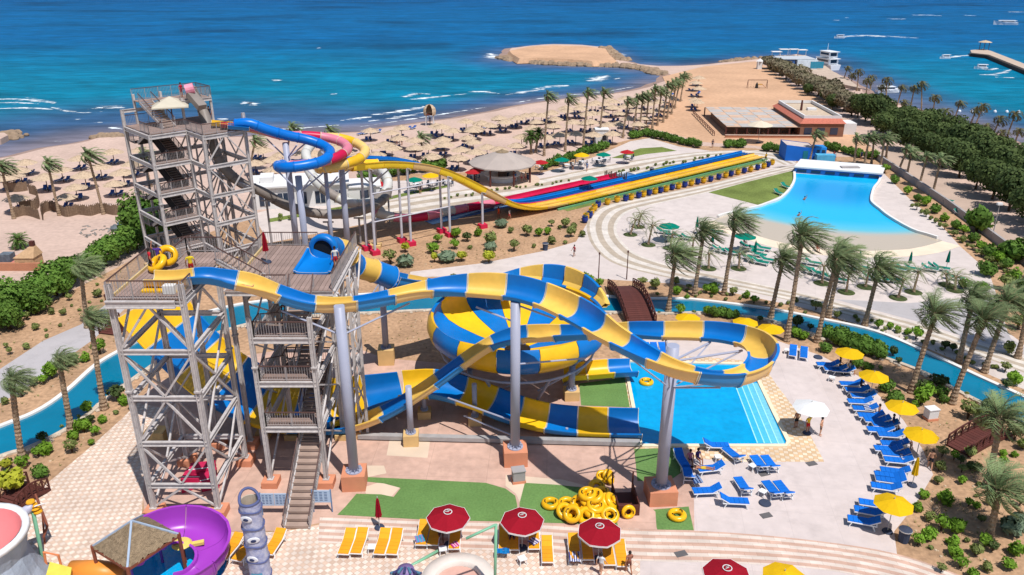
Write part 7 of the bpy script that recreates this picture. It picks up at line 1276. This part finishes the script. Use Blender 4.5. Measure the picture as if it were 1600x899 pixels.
# reed screen by the landing pool, white kart frames
t = thing('log_screen', 'row of upright logs beside the landing pool', 'screen', G(945, 281))
for k in range(14): MB().cyl((k * .27, -.12 * k, 0), (k * .27, -.12 * k, 1.5 + .2 * math.sin(k * 2.1)), .12, .1, 6).build('log', barkd, t)
# ================================================================ PEOPLE
SKEL = {'pelvis': (0, 0, .95), 'waist': (0, 0, 1.1), 'chest': (0, 0, 1.33), 'neck': (0, .01, 1.5), 'jaw': (0, -.02, 1.57), 'skull': (0, 0, 1.67)}
def skel(pose):
    J = dict(SKEL); E = [('pelvis', 'waist', 'top'), ('waist', 'chest', 'top'), ('chest', 'neck', 'top'), ('neck', 'jaw', 'skin'), ('jaw', 'skull', 'head')]; Rr = {'pelvis': .15, 'waist': .13, 'chest': .16, 'neck': .055, 'jaw': .078, 'skull': .09}
    for s, n in ((-1, 'l'), (1, 'r')):
        hip, knee, ank, toe = (s * .09, 0, .88), (s * .1, -.02, .49), (s * .1, .02, .08), (s * .12, -.15, .03)
        sh, el, wr = (s * .19, .0, 1.42), (s * .27, .03, 1.15), (s * .28, -.06, .9)
        if pose == 'walk': knee = (s * .1, -.1 * s - .06, .5); ank = (s * .1, -.22 * s + .05, .1); toe = (s * .11, -.22 * s - .1, .04); wr = (s * .28, .14 * s - .1, .92); el = (s * .27, .08 * s, 1.15)
        if pose == 'raise' and s > 0: el = (s * .36, -.02, 1.6); wr = (s * .28, -.05, 1.86)
        if pose == 'hips': el = (s * .38, .08, 1.2); wr = (s * .2, -.04, 1.02)
        if pose == 'sit': knee = (s * .12, -.42, .9); ank = (s * .13, -.46, .5); toe = (s * .14, -.6, .45); wr = (s * .18, -.3, 1.0); el = (s * .26, -.05, 1.12)
        if pose == 'lie': el = (s * .34, .05, 1.55); wr = (s * .16, .06, 1.72)
        hand = tuple(wr[i] + (wr[i] - el[i]) * .3 for i in range(3))
        for k, p, r in (('hip', hip, .095), ('knee', knee, .062), ('ank', ank, .042), ('toe', toe, .035), ('sh', sh, .065), ('el', el, .045), ('wr', wr, .032), ('hand', hand, .036)): J[k + n] = p; Rr[k + n] = r
        E += [('pelvis', 'hip' + n, 'low'), ('hip' + n, 'knee' + n, 'thigh'), ('knee' + n, 'ank' + n, 'skin'), ('ank' + n, 'toe' + n, 'skin'), ('chest', 'sh' + n, 'top'), ('sh' + n, 'el' + n, 'sleeve'), ('el' + n, 'wr' + n, 'skin'), ('wr' + n, 'hand' + n, 'skin')]
        d = Vector([hand[i] - wr[i] for i in range(3)]).normalized(); sd_ = d.cross(Vector((0, 1, .2))).normalized()
        for f in range(5):
            L_ = (.05, .085, .095, .088, .07)[f]; off_ = sd_ * ((f - 2) * .02); dd = d if f else (d * .5 + sd_ * -.8).normalized(); nm = 'f%d%s' % (f, n); J[nm] = tuple(Vector(hand) + off_ + dd * L_); Rr[nm] = .009; E.append(('hand' + n, nm, 'skin'))
    return J, E, Rr
def body_mesh(pose):
    J, E, Rr = skel(pose); ks = list(J); me = bpy.data.meshes.new('body'); me.from_pydata([J[k] for k in ks], [(ks.index(a), ks.index(b)) for a, b, _ in E], [])
    o = bpy.data.objects.new('body', me); COL.objects.link(o); md = o.modifiers.new('skin', 'SKIN'); 
    if not me.skin_vertices: 
        pass
    sv = me.skin_vertices[0].data
    for i, k in enumerate(ks): r = Rr[k]; sv[i].radius = (r, r * (.72 if k in ('chest', 'waist', 'pelvis') else 1)); sv[i].use_root = (k == 'pelvis')
    sb_ = o.modifiers.new('sub', 'SUBSURF'); sb_.levels = 1; sb_.render_levels = 1
    dg = bpy.context.evaluated_depsgraph_get(); ev = o.evaluated_get(dg); out = bpy.data.meshes.new_from_object(ev); bpy.data.objects.remove(o)
    segs = [(Vector(J[a]), Vector(J[b]), c) for a, b, c in E]; idx = {'skin': 0, 'head': 0, 'top': 1, 'sleeve': 1, 'low': 2, 'thigh': 2}; mi = []
    for p in out.polygons:
        c = Vector(p.center); best = None
        for a, b, k in segs:
            ab = b - a; t = max(0, min(1, (c - a).dot(ab) / max(1e-6, ab.length_squared))); dd = (c - a - ab * t).length
            if best is None or dd < best[0]: best = (dd, k, t)
        _, k, t = best; v = idx[k]
        if k == 'sleeve' and t > .55: v = 4
        if k == 'thigh' and t > .62: v = 0
        if k == 'top' and c.z < 1.0 and pose != 'sit': v = 2
        if k == 'head' and (c.z > 1.69 or (c.y > .03 and c.z > 1.55)): v = 3
        mi.append(0 if v == 4 else v)
    for _ in range(4): out.materials.append(None)
    out.polygons.foreach_set('material_index', mi); out.polygons.foreach_set('use_smooth', [True] * len(mi)); return out
BM = {p: body_mesh(p) for p in ('stand', 'walk', 'raise', 'hips', 'sit', 'lie')}
skinm = [mat('skin_%d' % i, S(*c), .6, .06, 3) for i, c in enumerate(((214, 160, 128, .75), (186, 128, 98, .7), (132, 88, 66, .65), (226, 176, 148, .78)))]; hairm = mat('hair_dark', S(44, 34, 30, .5), .7, .2, 20); hairf = mat('hair_fair', S(150, 116, 76, .6), .7, .2, 20)
def cloth(c): return mat('cloth_%d_%d_%d' % c, S(*c, .72), .9, .08, 4)
def person(px, py, pose, face, label, top=None, low=(30, 30, 40), skin=0, hair=hairm, z=0.0, sc=1.0, Y=None, world=None, tilt=None):
    g = world if world is not None else G(px, py, z); t = thing('person', label, 'person', g); t.rotation_euler = tilt or (0, 0, R(face)); t.scale = (sc, sc, sc)
    me = BM[pose].copy(); s = skinm[skin]; ms = [s, cloth(top) if top else s, cloth(low), hair]
    for i in range(4): me.materials[i] = ms[i]
    link('body', me, t)
    m = MB(); m.lathe([(.098, 1.6), (.104, 1.66), (.09, 1.74), (.05, 1.785), (.01, 1.79)], 12, (0, .012, 0)); m.build('hair', hair, t, True)
    m = MB()
    for sx_ in (-1, 1): m.lathe([(.012, -.008), (.014, 0), (.004, .008)], 6, (sx_ * .032, -.088, 1.66))
    m.build('eyes', hairm, t); MB().add([(0, -.125, 1.615), (-.014, -.09, 1.61), (.014, -.09, 1.61), (0, -.092, 1.655)], [(0, 1, 3), (0, 3, 2), (0, 2, 1)]).build('nose', s, t)
    return t
person(1243, 669, 'stand', 200, 'shirtless man in dark shorts facing the splash pool under the white parasol', None, (30, 30, 36), 1)
person(1261, 677, 'raise', 20, 'lifeguard in yellow shirt and red shorts by the splash pool', (240, 200, 40), (200, 30, 40), 1); person(1281, 681, 'hips', 60, 'shirtless man in brown shorts at the pool corner', None, (90, 60, 50), 0)
person(1452, 733, 'walk', 160, 'shirtless man in dark shorts walking by the shrubs at right', None, (34, 36, 48), 0); person(897, 401, 'walk', -60, 'small walker in red and dark clothes alone on the plaza', (190, 70, 80), (40, 36, 40), 1, sc=.92)
person(938, 899, 'walk', 150, 'person in white top walking past the front loungers', (226, 226, 230), (190, 150, 130), 0); person(982, 896, 'walk', 200, 'person at the right end of the front loungers', (170, 110, 90), (120, 70, 60), 1)
person(895, 266, 'stand', 30, 'person in white on the promenade by the yellow parasol', (230, 230, 226), (60, 60, 70), 1); person(917, 268, 'walk', -40, 'person in blue on the promenade', (70, 120, 180), (50, 70, 120), 1); person(657, 303, 'stand', 20, 'person in dark clothes between the racing posts', (50, 50, 56), (40, 40, 46), 1)
person(805, 285, 'stand', 30, 'person in blue shirt and red shorts before the round bar', (30, 120, 190), (200, 50, 70), 1); person(815, 285, 'stand', -20, 'person in pale clothes before the round bar', (220, 180, 160), (190, 60, 70), 0); person(821, 284, 'walk', 50, 'person in red trunks right before the round bar', None, (190, 50, 60), 0)
person(779, 341, 'stand', 10, 'worker in orange under the racing slide', (220, 90, 40), (190, 70, 40), 2); person(796, 344, 'walk', 60, 'person in white top and red shorts under the racing slide', (210, 200, 196), (190, 40, 60), 1)
person(1113, 231, 'stand', 0, 'person in dark clothes on the sand by the hedge', (60, 40, 70), (40, 30, 40), 1); person(1196, 253, 'walk', 200, 'person in yellow at the end of the racing lanes', (220, 170, 40), (60, 50, 40), 1); person(1304, 252, 'walk', 30, 'person in blue and white beside the pump house', (200, 210, 230), (40, 90, 170), 1); person(1302, 249, 'stand', 90, 'second person in red beside the pump house', (190, 60, 60), (60, 60, 90), 1)
person(620, 225, 'stand', 0, 'person in red under a thatched parasol', (190, 30, 50), (120, 30, 40), 1); person(628, 227, 'stand', 20, 'person in dark clothes under a thatched parasol', (60, 60, 70), (40, 40, 50), 1); person(672, 194, 'stand', 0, 'person standing under the lifeguard stand', (70, 60, 70), (50, 50, 60), 2)
person(1345, 250, 'stand', 0, 'person in dark blue behind the wave pool palms', (30, 50, 100), (30, 40, 70), 1)
# on the towers
person(0, 0, 'stand', 120, 'rider in red with a purple cap on the near tower deck', (200, 30, 50), (60, 40, 60), 1, world=Vector((-24.2, 49.9, 16.44))); person(0, 0, 'raise', 220, 'second rider in purple on the near tower deck', (90, 60, 150), (60, 60, 120), 1, world=Vector((-24.0, 50.7, 16.44)))
person(0, 0, 'stand', 200, 'attendant in yellow shirt and red shorts at the slide start', (240, 210, 40), (190, 30, 40), 1, world=Vector((-21.2, 49.1, 16.44))); person(0, 0, 'stand', 30, 'attendant in dark clothes at the tube start on the tallest tower', (40, 40, 50), (60, 30, 40), 1, world=W3(8.6, 3.2, 17.78))
person(0, 0, 'stand', 60, 'person in red on the upper deck of the tallest tower', (200, 40, 60), (150, 40, 60), 1, world=W3(6.6, 5.6, 20.5)); person(0, 0, 'stand', 20, 'attendant in white and red beside the tunnel mouth', (226, 226, 220), (190, 40, 50), 1, world=Vector((-13.3, 56.2, 14.32)))
q = PY(372, 449, 48.35); person(0, 0, 'lie', 0, 'rider in red shorts lying in the first blue section of the tube slide', None, (200, 30, 40), 0, world=q + Vector((1.0, 0, .0)), tilt=(R(-90), 0, R(78)))
# lying and sitting guests on the loungers
for x, y, rz_, lb, tp, lw, sk in ((1312, 571, 60, 'guest in dark clothes on the topmost lounger of the curved row', (40, 40, 60), (40, 40, 60), 2), (1327, 577, 60, 'guest in white on a lounger near the hedge', (200, 204, 216), (40, 60, 120), 1), (1345, 603, 60, 'guest in navy lying back under the second yellow parasol', (30, 40, 80), (30, 40, 80), 2), (1373, 646, 60, 'guest resting with bare back by the third yellow parasol', None, (60, 60, 100), 1), (1395, 662, 60, 'guest in blue shade by the third yellow parasol', (50, 60, 120), (40, 50, 100), 2), (1416, 690, 40, 'guest seated in dark clothes beside the closed yellow parasol', (60, 40, 50), (50, 40, 50), 2), (1078, 718, 0, 'guest in pink seated in the shade of the ring', (200, 120, 140), (60, 40, 90), 1), (1090, 716, 30, 'guest in purple seated in the shade of the ring', (80, 60, 120), (50, 40, 80), 1), (800, 838, 0, 'guest in navy on the lounger under the middle red parasol', (30, 40, 100), (30, 40, 90), 2), (690, 832, 0, 'guest in blue shade under the left red parasol', (40, 50, 120), (40, 40, 90), 2), (1277, 388, 0, 'guest with bare shoulders seated by the wave pool loungers', None, (160, 50, 50), 1), (1163, 378, 20, 'guest in dark clothes under the wave pool parasol', (50, 50, 80), (50, 50, 70), 2)):
    person(x, y, 'sit', rz_, lb, tp, lw, sk, z=0, world=G(x, y, .45) + Vector((0, 0, -.86)))
person(0, 0, 'lie', 0, 'sunbather lying on a blue lounger before the splash pool', None, (230, 190, 60), 1, world=G(1117, 733, .55), tilt=(R(-90), 0, R(80)))
# swimmers: shoulders and head above the water
for x, y, lb in ((1257, 313, 'swimmer in the middle of the wave pool'), (1248, 338, 'swimmer at the shallow end of the wave pool')): g = G(x, y, .0); person(x, y, 'raise', 20, lb, None, (40, 40, 60), 1, world=g + Vector((0, 0, -1.1)))
# ================================================================ CHILDREN'S CORNER AT THE BOTTOM EDGE
mint = mat('mint_pipe', S(136, 196, 160, .75), .4, .06, 1); purp = mat('purple_gel', S(166, 66, 190, .82), .3, .06, .4, orand=.04); purp2 = mat('purple_outer', S(120, 70, 170, .75), .35, .06, .4); brownp = mat('brown_post', S(150, 84, 62, .65), .7, .1, 2)
# thatched hut
g = G(226, 905); t = thing('thatched_hut', 'square thatched hut with brown posts beside the purple slide', 'hut', g, rz=R(58)); h_ = 3.0; w_ = 1.75
top = (0, 0, h_ + 1.5); q = [(-w_, -w_), (w_, -w_), (w_, w_), (-w_, w_)]
rnd = random.Random(9)
for i in range(4):
    a, b = q[i], q[(i + 1) % 4]; m = MB(); n_ = 10
    for k in range(n_):
        p0 = Vector(a + (h_,)).lerp(Vector(b + (h_,)), k / n_); p1 = Vector(a + (h_,)).lerp(Vector(b + (h_,)), (k + 1) / n_); tp = Vector(top)
        for l_ in range(5):
            f0, f1 = l_ / 5, (l_ + 1) / 5 + .05; j = rnd.uniform(-.05, .05); up = Vector((0, 0, .05 * (1 - l_ * .1) + j * .3))
            m.add([p0.lerp(tp, f0 - .02 + j) + up, p1.lerp(tp, f0 - .02 - j) + up, p1.lerp(tp, min(1, f1)), p0.lerp(tp, min(1, f1))], [(0, 1, 2, 3)])
    m.build('thatch_side', thatchg, t); MB().beam(a + (h_ + .04,), top, .12, .1).build('hip_strip', mat('hip_blue', S(170, 186, 206, .75), .7), t); MB().cyl(a + (0,), a + (h_ + .1,), .11, .11, 8).build('post', brownp, t); MB().beam(a + (h_ - .1,), b + (h_ - .1,), .12, .16).build('wall_plate', brownp, t)
MB().add([(-w_, -w_, h_ - .02), (w_, -w_, h_ - .02), (w_, w_, h_ - .02), (-w_, w_, h_ - .02)], [(3, 2, 1, 0)]).build('underside', barkd, t)
# purple slide sweeping round
t = thing('purple_slide', 'wide purple open slide curling round beside the thatched hut', 'slide'); c_ = G(283, 872, 1.2)
pts_ = []
for k in range(11):
    a = R(150 - 30 * k + 60); r_ = 2.0; pts_.append((c_.x + r_ * math.cos(a), c_.y + r_ * .95 * math.sin(a), 2.0 - .16 * k, 1.0, .3, 1.5) if k > 0 else (c_.x + r_ * math.cos(a) - .5, c_.y + r_ * math.sin(a) - .8, 2.3, .9, .6, .8))
pts_ = [(p[0], p[1], p[2], p[3], p[5], p[4]) for p in pts_]
sweep(t, pts_, [purp], 2.2, uprof, 6, 'slide_section', seal=purp)
for k in range(0, 11, 2): p = pts_[k]; MB().cyl((p[0], p[1], 0), (p[0], p[1], p[2] - .05), .09, .09, 8).build('support', purp2, t)
# yellow mushroom spray inside the curl
t = thing('spray_mushroom', 'pale yellow disc spray on a stalk inside the purple curl', 'water toy', G(290, 880)); ym = mat('toy_yellow', S(240, 214, 110, .78), .4, .05); MB().lathe([(.02, 1.75), (.5, 1.68), (.62, 1.55), (.55, 1.48), (.02, 1.5)], 16).build('cap', ym, t); MB().cyl((0, 0, 0), (0, 0, 1.55), .12, .1, 8).build('stalk', brownp, t); MB().beam((.2, 0, 1.4), (1.3, .3, 1.45), .3, .2).build('spout', ym, t)
struct('toddler_pool', MB().lathe([(.02, .03), (3.6, .03)], 28, G(262, 892)), pw)
# tall carved pole
g = G(410, 915); t = thing('carved_pole', 'tall lilac carved pole with painted eyes beside the stairs', 'sculpture', g); h_ = PY(406, 782, g.y).z; lil = mat('pole_lilac', S(198, 198, 216, .82), .6, .16, 3, .3, 8, col2=S(140, 148, 190, .78)); r_ = .66
prof = []
for k in range(25): f = k / 24; prof.append((r_ * (1 - .08 * f) * (1 + .02 * math.sin(f * 22)), h_ * f))
MB().lathe(prof, 20).build('shaft', lil, t, True); MB().lathe([(r_ * .93, h_), (r_ * .8, h_), (r_ * .78, h_ - .8)], 20).build('hollow_top', mat('pole_inside', S(206, 190, 170, .75)), t)
MB().tube([(r_ * .85 * math.cos(a), r_ * .85 * math.sin(a), h_ + .5 * max(0, math.cos(a - R(120)))) for a in [2 * PI * k / 20 for k in range(21)]], .09, 8).build('rim_band', mat('pole_dark', S(96, 104, 150, .7)), t, True)
eyew = mat('eye_white', S(226, 226, 232, .8), .6); eyed = mat('eye_dark', S(52, 66, 110, .6), .6)
for zf, a in ((.86, -100), (.62, -78), (.4, -100)):
    z = h_ * zf; ca, sa = math.cos(R(a)), math.sin(R(a)); o_ = MB().lathe([(.3, 0), (.26, .05), (.02, .09)], 16).build('eye', eyew, t); o_.location = (ca * r_ * .94, sa * r_ * .94, z); o_.rotation_euler = (R(90), 0, R(a + 90)); o_.scale = (1.25, .75, 1)
    o2 = MB().lathe([(.14, .06), (.12, .11), (.02, .12)], 12).build('pupil', eyed, o_)
for zf in (.92, .73, .53, .35, .15): MB().tube([(r_ * 1.0 * math.cos(b), r_ * 1.0 * math.sin(b), h_ * zf + .07 * math.sin(b * 3)) for b in [2 * PI * k / 24 for k in range(25)]], .05, 6).build('carved_band', mat('pole_dark', S(96, 104, 150, .7)), t, True)
MB().lathe([(r_ * 1.03, .2), (r_ * 1.06, .8), (r_ * 1.02, 1.5)], 10, (0, 0, 0), R(-120), R(-60)).build('door_panel', mat('pole_teal', S(80, 160, 196, .75), .4), t)
# pink bowl on grey rock at the left edge
g = G(-20, 925); t = thing('pink_bowl_slide', 'pink bowl with thick white rim on grey rockwork at the left edge', 'slide', g); pk = mat('bowl_pink', S(238, 140, 140, .8), .45, .08, .5); gr = mat('rock_grey', S(176, 186, 200, .75), .9, .15, .8, .5, 4)
MB().lathe([(.3, 2.6), (1.4, 2.7), (2.3, 3.3), (2.7, 4.2)], 32).build('bowl', pk, t, True); MB().lathe([(2.7, 4.15), (2.85, 4.3), (3.1, 4.3), (3.15, 4.0), (2.9, 3.9)], 32).build('rim', wframe, t, True); MB().lathe([(3.0, 3.9), (2.7, 2.6), (3.0, 1.2), (3.5, 0)], 20).build('rockwork', gr, t, False)
MB().lathe([(.3, 2.62), (1.2, 2.69)], 32, (0, 0, .02), R(-120), R(20)).build('orange_band', mat('bowl_orange', S(240, 140, 70, .78), .4), t)
# mint coloured pipe frame with nozzle, yellow wheel and deck
a, b = G(75, 930), G(50, 985); t = thing('water_pipe_toy', 'mint green water pipe frame with yellow deck at the lower left', 'water toy'); tp1 = PY(52, 802, 41.5); MB().tube([PY(72, 905, 41.0), PY(62, 850, 41.2), tp1, tp1 + Vector((-.3, 0, .15))], .12, 8).build('upright', mint, t, True); MB().tube([PY(72, 893, 41.0), PY(40, 899, 40.2), PY(20, 920, 39.6)], .12, 8).build('lower_pipe', mint, t, True); MB().tube([PY(74, 872, 41.4), PY(115, 885, 41.4), PY(118, 905, 40.6)], .1, 8).build('side_pipe', mint, t, True)
MB().prism([G(78, 878, 2.0), G(112, 887, 2.0), G(108, 910, 2.0), G(70, 905, 2.0)], 1.9, 2.0).build('deck', mat('deck_yellow', S(240, 222, 90, .8), .5), t)
m = MB(); ctr = tp1 + Vector((.05, .1, .35))
for k in range(4): m.lathe([(.02, -.1), (.24, -.08), (.28, 0), (.24, .08), (.02, .1)], 10, ctr + Vector((-.1 * k + .2, 0, .25 * k - .3)))
m.build('yellow_fins', mat('toy_amber', S(240, 176, 40, .8), .4), t)
m = MB(); p0 = PY(44, 796, 41.4); p1 = PY(20, 813, 41.0); m.tube([p0 + Vector((.3, 0, .3)), p0, p0.lerp(p1, .5), p1], [.08, .3, .34, .2], 10); m.build('nozzle', mat('nozzle_lilac', S(196, 196, 216, .8), .4), t, True); MB().tube([p0 + Vector((.1, 0, .1)), PY(72, 786, 41.6)], [.07, .02], 6).build('jet_lance', wframe, t)
t = thing('bowl_handrail', 'brown handrail frame beside the pink bowl', 'railing'); MB().tube([PY(55, 772, 43.6), PY(66, 800, 43.0), PY(74, 822, 42.6), PY(68, 840, 42.2)], .08, 6).build('handrail', brownp, t); MB().tube([PY(66, 800, 43.0), G(70, 850, 0)], .07, 6).build('post', brownp, t)
t = thing('orange_tunnel', 'orange crawl tunnel at the bottom edge left of the hut', 'tunnel'); MB().tube([PY(112, 894, 38.6), PY(150, 893, 38.6), PY(192, 900, 38.4)], .7, 16).build('tunnel', mat('tunnel_orange', S(240, 150, 60, .8), .4, .06), t, True); MB().tube([G(98, 893), G(98, 893) + Vector((0, 0, 1.3)), G(98, 893) + Vector((-1.0, .2, 1.35)), G(98, 893) + Vector((-1.1, .2, .0))], .08, 8).build('handle_rail', mat('rail_orange', S(230, 140, 90, .8)), t)
# round fountain basin, spouting head and pipes at the bottom centre
g = G(716, 912); t = thing('round_basin', 'round basin with broad white rim at the bottom edge', 'fountain', g); MB().lathe([(1.4, .05), (1.45, .45), (1.55, .5), (2.3, .45), (2.4, .0)], 36).build('rim', mat('basin_white', S(232, 220, 208, .8), .8, .06), t, True); MB().lathe([(.02, .12), (1.4, .12)], 30).build('basin_floor', mat('basin_pink', S(222, 176, 160, .75), .7, .1), t)
t = thing('pipe_spout', 'tall mint green water pipe bending over the round basin', 'water toy'); b0 = G(773, 930); tp = PY(775, 820, b0.y); MB().tube([b0, tp], .09, 8).build('upright', mint, t, True); MB().tube([tp, PY(728, 842, b0.y - .6)], .08, 8).build('arm', mint, t, True); q0 = G(640, 930); MB().tube([PY(684, 861, 41.5), PY(650, 880, 40.6), PY(634, 888, 40.2), PY(630, 910, 40)], .1, 8).build('low_pipe', mint, t, True)
g = G(636, 925); t = thing('fountain_figure', 'violet round spray head with fan of fins and yellow skirt at the bottom edge', 'water toy', g); vio = mat('toy_violet', S(140, 116, 168, .75), .5, .1); MB().lathe([(.02, 1.9), (.5, 1.8), (.62, 1.3), (.5, .2), (.5, 0)], 16).build('head', vio, t, True)
for k in range(16): a = 2 * PI * k / 16; o_ = MB().box((0, 0, 0), (.14, .5, .1)).build('fin', mat('toy_teal', S(84, 130, 156, .72)) if k % 2 else mat('toy_navy', S(70, 70, 120, .65)), t); o_.location = (.72 * math.sin(a), -.72 * math.cos(a) * .4, 1.45 + .5 * math.cos(a)); o_.rotation_euler = (0, 0, a)
MB().lathe([(.6, .3), (1.5, .1), (1.55, .02)], 4, (0, 0, 0), R(45), R(405)).build('skirt', yel, t)
# ================================================================ LABELS: rows of look-alikes are told apart by their order
def sx_of(o): p = o.location; zc = p.y * CP - (p.z - H) * SP; return p.x / zc
by = {}
for o in COL.objects:
    if o.parent is None and o.get('label') and o.get('group'): by.setdefault((o['label'], o['group']), []).append(o)
for (lb, gp), os_ in by.items():
    if 1 < len(os_) <= 39 and len(lb.split()) <= 12:
        os_.sort(key=sx_of)
        for i, o in enumerate(os_): o['label'] = lb + ', ' + ORD[i] + ' from left'
for l_, p_, k_ in LPAIR: l_['label'] = ('left', 'right')[k_] + ' lounger under the ' + p_['label']
for pr in [p for v in SHR.values() for p in v] + [p for v in TR.values() for p in v] + list(PAR.values()) + list(CLO.values()) + list(LOU.values()) + [TB, BP, BL, TBP, CHP] + list(PO.values()):
    if not pr.used:
        for c in list(pr.root.children): bpy.data.objects.remove(c)
        bpy.data.objects.remove(pr.root)
